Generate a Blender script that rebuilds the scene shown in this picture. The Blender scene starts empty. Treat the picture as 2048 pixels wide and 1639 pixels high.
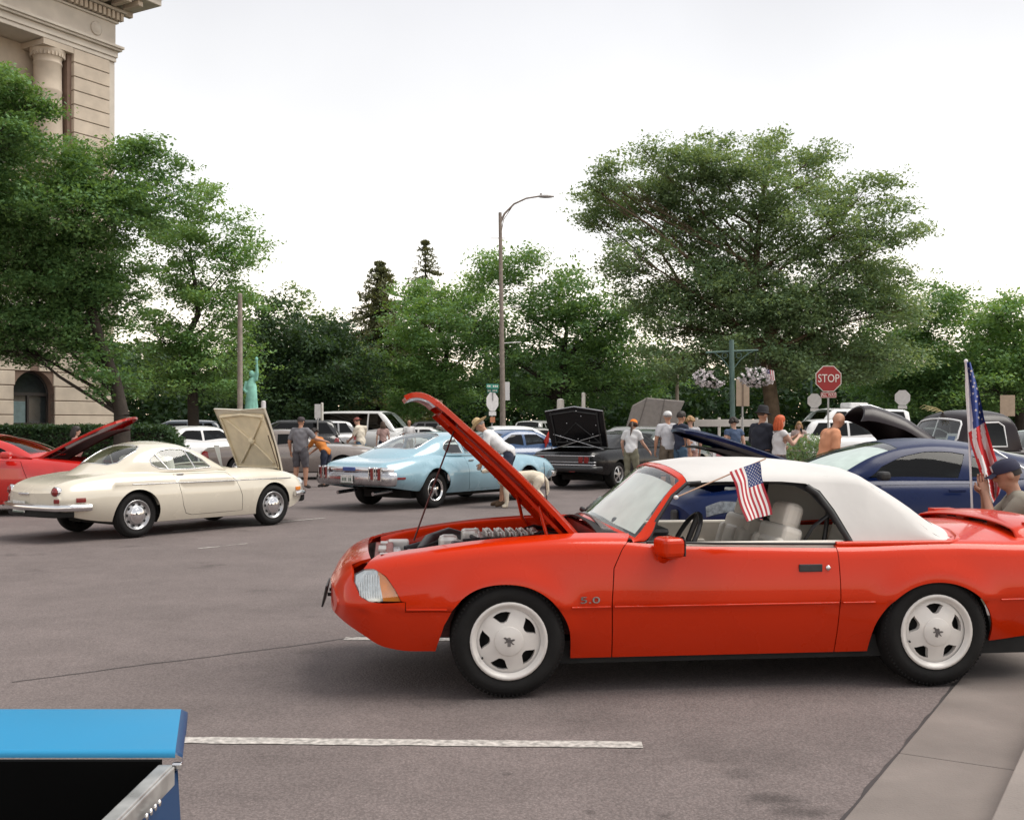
import bpy, bmesh, math, random
import numpy as np
from mathutils import Vector, Matrix, Euler
from mathutils.geometry import delaunay_2d_cdt

random.seed(7); rng = np.random.default_rng(11)
SC = bpy.context.scene; COL = SC.collection
R = math.radians; PI = math.pi

# ---------------------------------------------------------------- camera, sky, sun, exposure
EYE, FPX, HOR = 1.55, 2200.0, 848.0           # eye height, focal length and horizon row of the 2048 px photograph
cam = bpy.data.cameras.new('camera'); camo = bpy.data.objects.new('camera', cam); COL.objects.link(camo)
camo.location = (0, 0, EYE); camo.rotation_euler = (R(90), 0, 0)
cam.sensor_width = 36; cam.lens = 36 * FPX / 2048; cam.shift_y = (HOR - 819.5) / 2048
cam.clip_start = 0.05; cam.clip_end = 3000
SC.camera = camo
SUN_AZ, SUN_EL = R(88), R(60)                 # high on the right, through cloud
world = bpy.data.worlds.new('World'); SC.world = world; world.use_nodes = True
nt = world.node_tree; nt.nodes.clear()
def wn(t, **k):
    n = nt.nodes.new(t)
    for a, b in k.items(): setattr(n, a, b)
    return n
sky = wn('ShaderNodeTexSky', sky_type='NISHITA', sun_disc=False, sun_elevation=SUN_EL, sun_rotation=SUN_AZ, dust_density=3.0)
tc = wn('ShaderNodeTexCoord'); sep = wn('ShaderNodeSeparateXYZ')
nt.links.new(tc.outputs['Generated'], sep.inputs[0])
ramp = wn('ShaderNodeValToRGB'); cr = ramp.color_ramp
cr.elements[0].position = 0.0; cr.elements[0].color = (1.15, .88, .62, 1)
cr.elements[1].position = 1.0; cr.elements[1].color = (.41, .41, .415, 1)
for p, c in ((.07, (.98, .88, .74)), (.17, (.66, .65, .64)), (.26, (.49, .487, .485)), (.36, (.395, .393, .40))):
    e = cr.elements.new(p); e.color = (*c, 1)
nt.links.new(sep.outputs['Z'], ramp.inputs[0])
noi = wn('ShaderNodeTexNoise'); noi.inputs['Scale'].default_value = 1.6; noi.inputs['Detail'].default_value = 5
nt.links.new(tc.outputs['Generated'], noi.inputs['Vector'])
mr = wn('ShaderNodeMapRange'); mr.inputs['From Min'].default_value = .3; mr.inputs['From Max'].default_value = .7
mr.inputs['To Min'].default_value = 8.6; mr.inputs['To Max'].default_value = 11.3
nt.links.new(noi.outputs['Fac'], mr.inputs['Value'])
vm = wn('ShaderNodeVectorMath', operation='SCALE')
nt.links.new(ramp.outputs['Color'], vm.inputs[0]); nt.links.new(mr.outputs['Result'], vm.inputs['Scale'])
mx = wn('ShaderNodeMixRGB'); mx.inputs['Fac'].default_value = .93
nt.links.new(sky.outputs['Color'], mx.inputs['Color1']); nt.links.new(vm.outputs['Vector'], mx.inputs['Color2'])
bg = wn('ShaderNodeBackground'); bg.inputs['Strength'].default_value = .1
nt.links.new(mx.outputs['Color'], bg.inputs['Color'])
wo = wn('ShaderNodeOutputWorld'); nt.links.new(bg.outputs['Background'], wo.inputs['Surface'])
sl = bpy.data.lights.new('sun', 'SUN'); sl.energy = 1.5; sl.angle = R(42); sl.color = (1, .95, .87)
so = bpy.data.objects.new('sun', sl); COL.objects.link(so)
sd = Vector((math.sin(SUN_AZ) * math.cos(SUN_EL), math.cos(SUN_AZ) * math.cos(SUN_EL), math.sin(SUN_EL)))
so.rotation_euler = sd.to_track_quat('Z', 'Y').to_euler(); so.location = sd * 60
vs = SC.view_settings; vs.view_transform = 'Standard'; vs.look = 'None'; vs.exposure = 1.1; vs.gamma = 1.0; vs.use_curve_mapping = False
SC.cycles.max_bounces = 8; SC.cycles.transparent_max_bounces = 24; SC.cycles.caustics_reflective = False; SC.cycles.caustics_refractive = False
SC.cycles.use_denoising = True

def at(px, py, Y):
    """the point at distance Y that shows at pixel (px, py) of the photograph"""
    return Vector(((px - 1024) / FPX * Y, Y, EYE - (py - HOR) * Y / FPX))

# ---------------------------------------------------------------- materials
MATS = {}
def mat(name, col, rough=.5, metal=0., coat=0., var=.08, vs=6., bump=0., bs=80., spec=.5, sheen=0., emit=None, rv=.0):
    if name in MATS: return MATS[name]
    m = bpy.data.materials.new(name); m.use_nodes = True; t = m.node_tree; b = t.nodes['Principled BSDF']
    b.inputs['Roughness'].default_value = rough; b.inputs['Metallic'].default_value = metal
    b.inputs['Specular IOR Level'].default_value = spec
    if coat: b.inputs['Coat Weight'].default_value = coat; b.inputs['Coat Roughness'].default_value = .04
    if sheen: b.inputs['Sheen Weight'].default_value = sheen
    c = t.nodes.new('ShaderNodeTexCoord')
    n = t.nodes.new('ShaderNodeTexNoise'); n.inputs['Scale'].default_value = vs; n.inputs['Detail'].default_value = 6
    t.links.new(c.outputs['Object'], n.inputs['Vector'])
    mp = t.nodes.new('ShaderNodeMapRange'); mp.inputs['From Min'].default_value = .3; mp.inputs['From Max'].default_value = .7
    mp.inputs['To Min'].default_value = 1 - var; mp.inputs['To Max'].default_value = 1 + var
    t.links.new(n.outputs['Fac'], mp.inputs['Value'])
    s = t.nodes.new('ShaderNodeVectorMath'); s.operation = 'SCALE'; s.inputs[0].default_value = col[:3]
    t.links.new(mp.outputs['Result'], s.inputs['Scale']); t.links.new(s.outputs['Vector'], b.inputs['Base Color'])
    if rv:
        r = t.nodes.new('ShaderNodeMapRange'); r.inputs['From Min'].default_value = .3; r.inputs['From Max'].default_value = .7
        r.inputs['To Min'].default_value = max(0, rough - rv); r.inputs['To Max'].default_value = rough + rv
        t.links.new(n.outputs['Fac'], r.inputs['Value']); t.links.new(r.outputs['Result'], b.inputs['Roughness'])
    if bump:
        n2 = t.nodes.new('ShaderNodeTexNoise'); n2.inputs['Scale'].default_value = bs; n2.inputs['Detail'].default_value = 4
        t.links.new(c.outputs['Object'], n2.inputs['Vector'])
        bp = t.nodes.new('ShaderNodeBump'); bp.inputs['Strength'].default_value = bump; bp.inputs['Distance'].default_value = .01
        t.links.new(n2.outputs['Fac'], bp.inputs['Height']); t.links.new(bp.outputs['Normal'], b.inputs['Normal'])
    if emit: b.inputs['Emission Color'].default_value = (*emit[:3], 1); b.inputs['Emission Strength'].default_value = emit[3]
    MATS[name] = m; return m

def glass(name, tint, refl=1.0, ior=1.8):
    if name in MATS: return MATS[name]
    m = bpy.data.materials.new(name); m.use_nodes = True; t = m.node_tree; t.nodes.clear()
    o = t.nodes.new('ShaderNodeOutputMaterial'); x = t.nodes.new('ShaderNodeMixShader')
    a = t.nodes.new('ShaderNodeBsdfTransparent'); g = t.nodes.new('ShaderNodeBsdfGlossy')
    g.inputs['Roughness'].default_value = .03; g.inputs['Color'].default_value = (refl, refl, refl, 1)
    c = t.nodes.new('ShaderNodeTexCoord'); n = t.nodes.new('ShaderNodeTexNoise'); n.inputs['Scale'].default_value = 3
    t.links.new(c.outputs['Object'], n.inputs['Vector'])
    mp = t.nodes.new('ShaderNodeMapRange'); mp.inputs['To Min'].default_value = .92; mp.inputs['To Max'].default_value = 1.06
    t.links.new(n.outputs['Fac'], mp.inputs['Value'])
    s = t.nodes.new('ShaderNodeVectorMath'); s.operation = 'SCALE'; s.inputs[0].default_value = tint
    t.links.new(mp.outputs['Result'], s.inputs['Scale']); t.links.new(s.outputs['Vector'], a.inputs['Color'])
    f = t.nodes.new('ShaderNodeFresnel'); f.inputs['IOR'].default_value = ior
    gg = t.nodes.new('ShaderNodeNewGeometry'); inv = t.nodes.new('ShaderNodeMath'); inv.operation = 'SUBTRACT'; inv.inputs[0].default_value = 1; t.links.new(gg.outputs['Backfacing'], inv.inputs[1])
    mu_ = t.nodes.new('ShaderNodeMath'); mu_.operation = 'MULTIPLY'; t.links.new(f.outputs['Fac'], mu_.inputs[0]); t.links.new(inv.outputs[0], mu_.inputs[1]); t.links.new(mu_.outputs[0], x.inputs['Fac']); t.links.new(a.outputs[0], x.inputs[1]); t.links.new(g.outputs[0], x.inputs[2])
    t.links.new(x.outputs[0], o.inputs['Surface']); MATS[name] = m; return m

def leafmat(name, c1, c2, trans=.35):
    if name in MATS: return MATS[name]
    m = bpy.data.materials.new(name); m.use_nodes = True; t = m.node_tree; t.nodes.clear()
    o = t.nodes.new('ShaderNodeOutputMaterial'); x = t.nodes.new('ShaderNodeMixShader'); x.inputs['Fac'].default_value = trans
    d = t.nodes.new('ShaderNodeBsdfPrincipled'); d.inputs['Roughness'].default_value = .55; d.inputs['Specular IOR Level'].default_value = .35
    tr = t.nodes.new('ShaderNodeBsdfTranslucent')
    g = t.nodes.new('ShaderNodeNewGeometry'); n = t.nodes.new('ShaderNodeTexNoise'); n.inputs['Scale'].default_value = .55; n.inputs['Detail'].default_value = 3
    c = t.nodes.new('ShaderNodeTexCoord'); t.links.new(c.outputs['Object'], n.inputs['Vector'])
    ad = t.nodes.new('ShaderNodeMath'); ad.operation = 'MULTIPLY_ADD'; ad.inputs[1].default_value = .55
    t.links.new(g.outputs['Random Per Island'], ad.inputs[0])
    sb = t.nodes.new('ShaderNodeMapRange'); sb.inputs['From Min'].default_value = .35; sb.inputs['From Max'].default_value = .65; sb.inputs['To Max'].default_value = .5
    t.links.new(n.outputs['Fac'], sb.inputs['Value']); t.links.new(sb.outputs['Result'], ad.inputs[2])
    mc = t.nodes.new('ShaderNodeMixRGB'); mc.inputs['Color1'].default_value = (*c1, 1); mc.inputs['Color2'].default_value = (*c2, 1)
    t.links.new(ad.outputs[0], mc.inputs['Fac']); t.links.new(mc.outputs[0], d.inputs['Base Color'])
    yl = t.nodes.new('ShaderNodeMixRGB'); yl.blend_type = 'MULTIPLY'; yl.inputs['Fac'].default_value = 1; yl.inputs['Color2'].default_value = (1.7, 1.45, .6, 1)
    t.links.new(mc.outputs[0], yl.inputs['Color1']); t.links.new(yl.outputs[0], tr.inputs['Color'])
    t.links.new(d.outputs[0], x.inputs[1]); t.links.new(tr.outputs[0], x.inputs[2]); t.links.new(x.outputs[0], o.inputs['Surface'])
    MATS[name] = m; return m

# ---------------------------------------------------------------- objects and meshes
def tag(o, label=None, cat=None, group=None, kind=None):
    if label: o['label'] = label
    if cat: o['category'] = cat
    if group: o['group'] = group
    if kind: o['kind'] = kind
    return o
def thing(name, label, cat, loc=(0, 0, 0), rz=0., group=None):
    o = bpy.data.objects.new(name, None); COL.objects.link(o); o.location = loc; o.rotation_euler = (0, 0, rz)
    o.empty_display_size = .2
    return tag(o, label, cat, group)
def obj(name, me, parent=None, loc=None, rot=None):
    o = bpy.data.objects.new(name, me); COL.objects.link(o)
    if parent: o.parent = parent
    if loc is not None: o.location = loc
    if rot is not None: o.rotation_euler = rot
    return o
def copy_tree(o, parent=None):
    c = o.copy(); COL.objects.link(c)
    if parent: c.parent = parent
    for ch in list(o.children): copy_tree(ch, c)
    return c

class MB:
    """collects shapes, then links them as one mesh object"""
    def __init__(s): s.v = []; s.f = []; s.m = []; s.s = []
    def add(s, vs, fs, mi=0, smooth=False):
        k = len(s.v); s.v += [tuple(v) for v in vs]
        for f in fs: s.f.append(tuple(i + k for i in f)); s.m.append(mi); s.s.append(smooth)
    def box(s, c, d, mi=0, M=None):
        x, y, z = d[0] / 2, d[1] / 2, d[2] / 2
        p = [Vector((a, b, e)) for a in (-x, x) for b in (-y, y) for e in (-z, z)]
        if M is not None: p = [M @ q for q in p]
        p = [q + Vector(c) for q in p]
        s.add(p, [(0, 1, 3, 2), (4, 6, 7, 5), (0, 4, 5, 1), (2, 3, 7, 6), (0, 2, 6, 4), (1, 5, 7, 3)], mi)
    def tube(s, pts, rad, n=8, mi=0, caps=True, smooth=True, flat=None):
        pts = [Vector(p) for p in pts]; rad = list(rad) if hasattr(rad, '__len__') else [rad] * len(pts)
        rings = []; u = None
        for i, p in enumerate(pts):
            d = (pts[min(i + 1, len(pts) - 1)] - pts[max(i - 1, 0)]).normalized()
            if u is None: u = d.orthogonal().normalized() if flat is None else (Vector(flat) - d * d.dot(Vector(flat))).normalized()
            else: u = (u - d * u.dot(d)).normalized()
            w = d.cross(u)
            r = rad[i]; ra, rb = r if hasattr(r, '__len__') else (r, r)
            rings.append([p + u * (ra * math.cos(2 * PI * k / n)) + w * (rb * math.sin(2 * PI * k / n)) for k in range(n)])
        vs = [q for r in rings for q in r]; fs = []
        for i in range(len(pts) - 1):
            for k in range(n): fs.append((i * n + k, i * n + (k + 1) % n, (i + 1) * n + (k + 1) % n, (i + 1) * n + k))
        s.add(vs, fs, mi, smooth)
        if caps: s.add(rings[0], [tuple(range(n))[::-1]], mi); s.add(rings[-1], [tuple(range(n))], mi)
    def lathe(s, prof, n=32, mi=0, axis='z', c=(0, 0, 0), smooth=True, sc=(1, 1)):
        vs = []; c = Vector(c)
        for r, h in prof:
            for k in range(n):
                a, b = r * math.cos(2 * PI * k / n) * sc[0], r * math.sin(2 * PI * k / n) * sc[1]
                vs.append(c + (Vector((a, b, h)) if axis == 'z' else Vector((a, h, -b)) if axis == 'y' else Vector((h, a, b))))
        fs = [(i * n + k, i * n + (k + 1) % n, (i + 1) * n + (k + 1) % n, (i + 1) * n + k) for i in range(len(prof) - 1) for k in range(n)]
        s.add(vs, fs, mi, smooth)
    def ell(s, c, r, nu=12, nv=8, mi=0, M=None):
        vs = []; c = Vector(c)
        for j in range(nv + 1):
            t = PI * j / nv
            for k in range(nu):
                q = Vector((r[0] * math.sin(t) * math.cos(2 * PI * k / nu), r[1] * math.sin(t) * math.sin(2 * PI * k / nu), r[2] * math.cos(t)))
                vs.append(c + (M @ q if M is not None else q))
        fs = [(j * nu + k, (j + 1) * nu + k, (j + 1) * nu + (k + 1) % nu, j * nu + (k + 1) % nu) for j in range(nv) for k in range(nu)]
        s.add(vs, fs, mi, True)
    def prism(s, poly, fn, d, mi=0):
        """poly in 2-D, fn(u, v, w) -> point; front at w=0, back at w=d"""
        n = len(poly)
        s.add([fn(u, v, 0) for u, v in poly] + [fn(u, v, d) for u, v in poly],
              [tuple(range(n)), tuple(range(n, 2 * n))[::-1]] + [(i, i + n, (i + 1) % n + n, (i + 1) % n) for i in range(n)], mi)
    def grid(s, fn, nu, nv, mi=0, mfn=None, smooth=True):
        vs = [fn(i / nu, j / nv) for j in range(nv + 1) for i in range(nu + 1)]
        k = len(s.v); s.v += [tuple(v) for v in vs]
        for j in range(nv):
            for i in range(nu):
                a = k + j * (nu + 1) + i
                s.f.append((a, a + 1, a + nu + 2, a + nu + 1)); s.m.append(mfn(i, j) if mfn else mi); s.s.append(smooth)
    def mesh(s, name, mats):
        me = bpy.data.meshes.new(name); me.from_pydata(s.v, [], s.f)
        for m in (mats if isinstance(mats, (list, tuple)) else [mats]): me.materials.append(m)
        me.polygons.foreach_set('material_index', s.m); me.polygons.foreach_set('use_smooth', s.s); me.update()
        return me
    def build(s, name, mats, parent=None, loc=None, rot=None, bevel=0., seg=2):
        o = obj(name, s.mesh(name, mats), parent, loc, rot)
        if bevel:
            b = o.modifiers.new('bevel', 'BEVEL'); b.width = bevel; b.segments = seg; b.limit_method = 'ANGLE'; b.angle_limit = R(40)
            b.harden_normals = False
        return o

def fastmesh(name, V, F, mats, smooth=False, mi=None):
    """V (n,3), F (m,k) numpy arrays"""
    me = bpy.data.meshes.new(name); n, k = F.shape
    me.vertices.add(len(V)); me.vertices.foreach_set('co', np.ascontiguousarray(V, dtype=np.float32).ravel())
    me.loops.add(n * k); me.loops.foreach_set('vertex_index', np.ascontiguousarray(F, dtype=np.int32).ravel())
    me.polygons.add(n); me.polygons.foreach_set('loop_start', np.arange(0, n * k, k, dtype=np.int32))
    me.polygons.foreach_set('use_smooth', np.full(n, smooth))
    for m in (mats if isinstance(mats, (list, tuple)) else [mats]): me.materials.append(m)
    if mi is not None: me.polygons.foreach_set('material_index', np.asarray(mi, dtype=np.int32))
    me.update(calc_edges=True); me.validate(); return me

def text_mesh(s, size, depth, align='CENTER'):
    c = bpy.data.curves.new('lettering', 'FONT'); c.body = s; c.size = size; c.extrude = depth; c.align_x = align; c.align_y = 'CENTER'; c.resolution_u = 3
    o = bpy.data.objects.new('lettering', c); COL.objects.link(o)
    me = bpy.data.meshes.new_from_object(o.evaluated_get(bpy.context.evaluated_depsgraph_get()))
    bpy.data.objects.remove(o); bpy.data.curves.remove(c); return me
def text(name, s, size, depth, m, parent, M, align='CENTER', sx=1.0):
    me = text_mesh(s, size, depth, align); me.transform(M @ Matrix.Diagonal((sx, 1, 1, 1))); me.materials.clear(); me.materials.append(m)
    return obj(name, me, parent)

# ---------------------------------------------------------------- curved panels
class Pchip:
    def __init__(s, pts):
        s.x = np.array([p[0] for p in pts], float); s.y = np.array([p[1] for p in pts], float)
        n = len(pts)
        if n == 1: s.d = np.zeros(1); return
        h = np.diff(s.x); dl = np.diff(s.y) / h; d = np.zeros(n)
        for i in range(1, n - 1):
            if dl[i - 1] * dl[i] > 0:
                w1 = 2 * h[i] + h[i - 1]; w2 = h[i] + 2 * h[i - 1]; d[i] = (w1 + w2) / (w1 / dl[i - 1] + w2 / dl[i])
        d[0] = dl[0]; d[-1] = dl[-1]; s.d = d
    def __call__(s, x):
        x = np.asarray(x, float)
        if len(s.x) == 1: return np.full(x.shape, s.y[0])
        xc = np.clip(x, s.x[0], s.x[-1]); i = np.clip(np.searchsorted(s.x, xc, side='right') - 1, 0, len(s.x) - 2)
        h = s.x[i + 1] - s.x[i]; t = (xc - s.x[i]) / h; a, b = s.y[i], s.y[i + 1]
        return (2 * t**3 - 3 * t**2 + 1) * a + (t**3 - 2 * t**2 + t) * h * s.d[i] + (3 * t**2 - 2 * t**3) * b + (t**3 - t**2) * h * s.d[i + 1]

def inside(P, poly):
    P = np.asarray(P); q = np.asarray(poly); x, y = P[:, 0], P[:, 1]; r = np.zeros(len(P), bool)
    for i in range(len(q)):
        x0, y0 = q[i - 1]; x1, y1 = q[i]
        if y0 == y1: continue
        c = ((y0 > y) != (y1 > y)) & (x < (x1 - x0) * (y - y0) / (y1 - y0) + x0); r ^= c
    return r
def segdist(P, poly):
    P = np.asarray(P); q = np.asarray(poly); d = np.full(len(P), 1e9)
    for i in range(len(q)):
        a, b = q[i - 1], q[i]; ab = b - a; L = (ab**2).sum() + 1e-12
        t = np.clip(((P - a) @ ab) / L, 0, 1); d = np.minimum(d, np.hypot(*(P - (a + t[:, None] * ab)).T))
    return d
def densify(poly, h):
    o = []
    for i in range(len(poly)):
        a, b = np.array(poly[i]), np.array(poly[(i + 1) % len(poly)]); n = max(1, int(math.ceil(np.hypot(*(b - a)) / h)))
        for k in range(n): o.append(tuple(a + (b - a) * k / n))
    return o
def cdt(poly, holes, h, xs=()):
    """triangulate a 2-D outline with holes, with grid points inside"""
    loops = [densify(poly, h)] + [densify(q, h) for q in holes]
    co = []; ed = []
    for L in loops:
        k = len(co); co += L; ed += [(k + i, k + (i + 1) % len(L)) for i in range(len(L))]
    A = np.array(loops[0]); lo, hi = A.min(0), A.max(0)
    gx = np.unique(np.concatenate([np.arange(lo[0] + h / 2, hi[0], h), np.array([x for x in xs if lo[0] < x < hi[0]])])); gy = np.arange(lo[1] + h / 2, hi[1], h)
    if len(gx) and len(gy):
        G = np.array([(a, b) for a in gx for b in gy]); G = G[inside(G, loops[0])]
        for q in loops[1:]:
            if len(G): G = G[~inside(G, q)]
        if len(G):
            d = np.min([segdist(G, q) for q in loops], axis=0); G = G[d > h * .35]
        co += [tuple(g) for g in G]
    r = delaunay_2d_cdt([Vector(c) for c in co], ed, [], 0, 1e-7)
    P = np.array([tuple(v) for v in r[0]]); T = np.array([f for f in r[2] if len(f) == 3])
    c = P[T].mean(1); k = inside(c, loops[0])
    for q in loops[1:]: k &= ~inside(c, q)
    return P, T[k]

class PM:
    """panels that become one mesh with true surface normals"""
    def __init__(s): s.V = []; s.F = []; s.N = []; s.M = []; s.n = 0
    def add(s, V, F, N, mi=0):
        s.V.append(np.asarray(V)); s.N.append(np.asarray(N)); s.F.append(np.asarray(F) + s.n); s.M.append(np.full(len(F), mi)); s.n += len(V)
    def build(s, name, mats, parent=None):
        V = np.concatenate(s.V); F = np.concatenate(s.F); N = np.concatenate(s.N); M = np.concatenate(s.M)
        me = bpy.data.meshes.new(name); me.from_pydata(V.tolist(), [], F.tolist())
        for m in (mats if isinstance(mats, (list, tuple)) else [mats]): me.materials.append(m)
        me.polygons.foreach_set('material_index', M.astype(np.int32)); me.polygons.foreach_set('use_smooth', np.ones(len(F), bool)); me.update()
        me.normals_split_custom_set_from_vertices(N.tolist())
        return obj(name, me, parent)

def rims(V, T, N, th):
    e = {}
    for a, b, c in T:
        for p, q in ((a, b), (b, c), (c, a)):
            k = (min(p, q), max(p, q)); e.setdefault(k, []).append((p, q))
    B = [v[0] for v in e.values() if len(v) == 1]
    RV = []; RF = []
    for p, q in B:
        k = len(RV); RV += [V[p], V[q], V[q] - N[q] * th, V[p] - N[p] * th]; RF += [(k + 1, k, k + 3), (k + 1, k + 3, k + 2)]
    return np.array(RV), np.array(RF)

class Loft:
    """a car body surface: x runs from nose to tail, s from sill (0) over the shoulder (1) to the centre line (2)"""
    def __init__(s, prof, fil=.04, house=False, bowF=(0, 1, 2), bowR=(0, 1, 2), crown=2.2, bulge=.0, emb=None, xs=(), tuck=2.2):
        s.p = {k: Pchip(v if hasattr(v, '__len__') else [(0, v)]) for k, v in prof.items()}
        s.fil, s.house, s.bowF, s.bowR, s.crown, s.bulge, s.emb, s.xs = fil, house, bowF, bowR, crown, bulge, emb, xs
        s.tuck = tuck; k = 'zs'; s.x0, s.x1 = s.p[k].x[0], s.p[k].x[-1]
    def zs(s, x): return s.p['zs'](x)
    def sideY(s, x, z):
        P = s.p; zb, zs_ = P['zb'](x), P['zs'](x)
        if s.house:
            t = np.clip((z - zb) / np.maximum(zs_ - zb, 1e-4), 0, 1); full = P['H'](x) if 'H' in P else None
            wb, ws = P['wb'](x), P['ws'](x)
            return wb + (ws - wb) * t + s.bulge * np.sin(PI * t)
        zm = P['zm'](x); wb, wm, ws = P['wb'](x), P['wm'](x), P['ws'](x)
        lo = wb + (wm - wb) * (1 - (1 - np.clip((z - zb) / np.maximum(zm - zb, 1e-4), 0, 1))**s.tuck)
        hi = ws + (wm - ws) * np.cos(PI / 2 * np.clip((z - zm) / np.maximum(zs_ - zm, 1e-4), 0, 1))
        y = np.where(z < zm, lo, hi)
        if s.emb: y = y + s.emb(x, z)
        return y
    def topZ(s, x, y):
        P = s.p; ws = P['ws'](x)
        return P['zs'](x) + (P['zt'](x) - P['zs'](x)) * (1 - np.clip(np.abs(y) / ws, 0, 1) ** s.crown)
    def pt(s, x, q, sg=1):
        x = np.asarray(x, float); q = np.asarray(q, float); P = s.p
        zb, zs_, ws = P['zb'](x), P['zs'](x), P['ws'](x)
        rho = np.minimum(s.fil, (zs_ - zb) * .45)
        z = zb + (zs_ - zb) * np.clip(q, 0, 1); y = s.sideY(x, z)
        yt = ws * (2 - q); top = q > 1
        Z = np.where(top, s.topZ(x, yt), z); Y = np.where(top, yt, y)
        z0 = zs_ - rho; y0 = s.sideY(x, z0); y2 = ws - rho; z2 = s.topZ(x, y2)
        t = np.where(top, .5 + .5 * (ws - yt) / rho, .5 * (z - z0) / rho); f = (t > 0) & (t < 1); t = np.clip(t, 0, 1)
        by = (1 - t)**2 * y0 + 2 * t * (1 - t) * ws + t**2 * y2; bz = (1 - t)**2 * z0 + 2 * t * (1 - t) * zs_ + t**2 * z2
        Y = np.where(f, by, Y); Z = np.where(f, bz, Z)
        W = P['wb'](x) if s.house else P['wm'](x); yn = np.clip(np.abs(Y) / W, 0, 1)
        X = x.copy()
        a, l, p = s.bowF; fd = np.clip(1 - (x - s.x0) / l, 0, 1); X = X - a * (1 - yn**p) * fd * (2 - fd)
        a, l, p = s.bowR; fd = np.clip(1 - (s.x1 - x) / l, 0, 1); X = X + a * (1 - yn**p) * fd * (2 - fd)
        return np.stack([X, Y * sg, Z], -1)
    def nrm(s, x, q, sg=1):
        e = 2e-3; a = s.pt(x + e, q, sg) - s.pt(x - e, q, sg); b = s.pt(x, q + e, sg) - s.pt(x, q - e, sg)
        n = -np.cross(a, b) * (np.asarray(sg)[..., None] if np.ndim(sg) else sg)
        return n / (np.linalg.norm(n, axis=-1, keepdims=True) + 1e-12)
    # outline helpers
    def S(s, pts):
        """(x, z) points on the side, or (x, y, 'y') points over the shoulder, to (x, s)"""
        o = []
        for p in pts:
            x = np.array(p[0], float)
            if len(p) == 3: o.append((p[0], float(2 - p[1] / s.p['ws'](x))))
            else:
                zb, zs_ = float(s.p['zb'](x)), float(s.p['zs'](x)); o.append((p[0], min(max((p[1] - zb) / max(zs_ - zb, 1e-4), 0), 1)))
        return o
    def along(s, q, x0, x1, n=12): return [(x, q) for x in np.linspace(x0, x1, n)]
    def side(s, pm, poly, holes=(), sg=1, h=.07, k=.6, th=.008, off=0., mi=0, rmi=None, raw=False):
        if not raw: poly = s.S(poly); holes = [s.S(q) for q in holes]
        sc = lambda L: [(a, b * k) for a, b in L]
        P, T = cdt(sc(poly), [sc(q) for q in holes], h, s.xs); x, q = P[:, 0], P[:, 1] / k
        V, N = s.pt(x, q, sg), s.nrm(x, q, sg); return s._put(pm, V, T, N, th, off, mi, rmi)
    def top(s, pm, poly, holes=(), h=.07, k=.75, th=.008, off=0., mi=0, rmi=None, M=None):
        """outline in (x, y/ws)"""
        sc = lambda L: [(a, b * k) for a, b in L]
        P, T = cdt(sc(poly), [sc(q) for q in holes], h, s.xs); x, q = P[:, 0], P[:, 1] / k
        sg = np.where(q < 0, -1., 1.); V = s.pt(x, 2 - np.abs(q), 1.) ; V[:, 1] *= sg; N = s.nrm(x, 2 - np.abs(q), np.ones_like(x)); N[:, 1] *= sg
        if M is not None:
            A = np.array(M); V = V @ A[:3, :3].T + A[:3, 3]; N = N @ A[:3, :3].T
        return s._put(pm, V, T, N, th, off, mi, rmi)
    def cap(s, pm, x0, sign, h=.1, mi=0, q0=0., th=0):
        """closes the nose (sign -1) or tail (+1)"""
        qs = np.concatenate([np.linspace(q0, 1, 8), np.linspace(1, 2, 10)[1:]]); X = np.full(len(qs), x0)
        r = s.pt(X, qs); yz = [(a, b) for _, a, b in r] + [(-a, b) for _, a, b in r[::-1][1:]]
        P, T = cdt(yz, [], h); W = float((s.p['wb'] if s.house else s.p['wm'])(np.array(x0)))
        a, l, p = s.bowF if sign < 0 else s.bowR
        xx = x0 + sign * a * (1 - np.clip(np.abs(P[:, 0]) / W, 0, 1)**p)
        V = np.stack([xx, P[:, 0], P[:, 1]], -1); N = np.tile([sign, 0., 0.], (len(V), 1))
        N[:, 1] = a * p * np.sign(P[:, 0]) * (np.abs(P[:, 0]) / W)**(p - 1) / W; N /= np.linalg.norm(N, axis=1, keepdims=True)
        return s._put(pm, V, T, N, th, 0, mi, None)
    def _put(s, pm, V, T, N, th, off, mi, rmi):
        fn = np.cross(V[T[:, 1]] - V[T[:, 0]], V[T[:, 2]] - V[T[:, 0]]); fl = (fn * N[T].mean(1)).sum(1) < 0
        T = T.copy(); T[fl] = T[fl][:, ::-1]
        V = V + N * off; pm.add(V, T, N, mi)
        if th:
            RV, RF = rims(V, T, N, th); pm.add(RV, RF, np.zeros_like(RV), mi if rmi is None else rmi)
        return V
def arch(cx, r, zc=.32, a0=-8, a1=188, n=23, zlo=None, fx=1.0):
    """wheel arch points from the front foot to the rear foot"""
    o = []
    for k in range(n):
        a = R(180 + (-a0) - ( (a1 - a0)) * k / (n - 1)) if False else R(a1 - (a1 - a0) * k / (n - 1))
        o.append((cx + r * fx * math.cos(a), zc + r * math.sin(a)))
    return o
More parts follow.
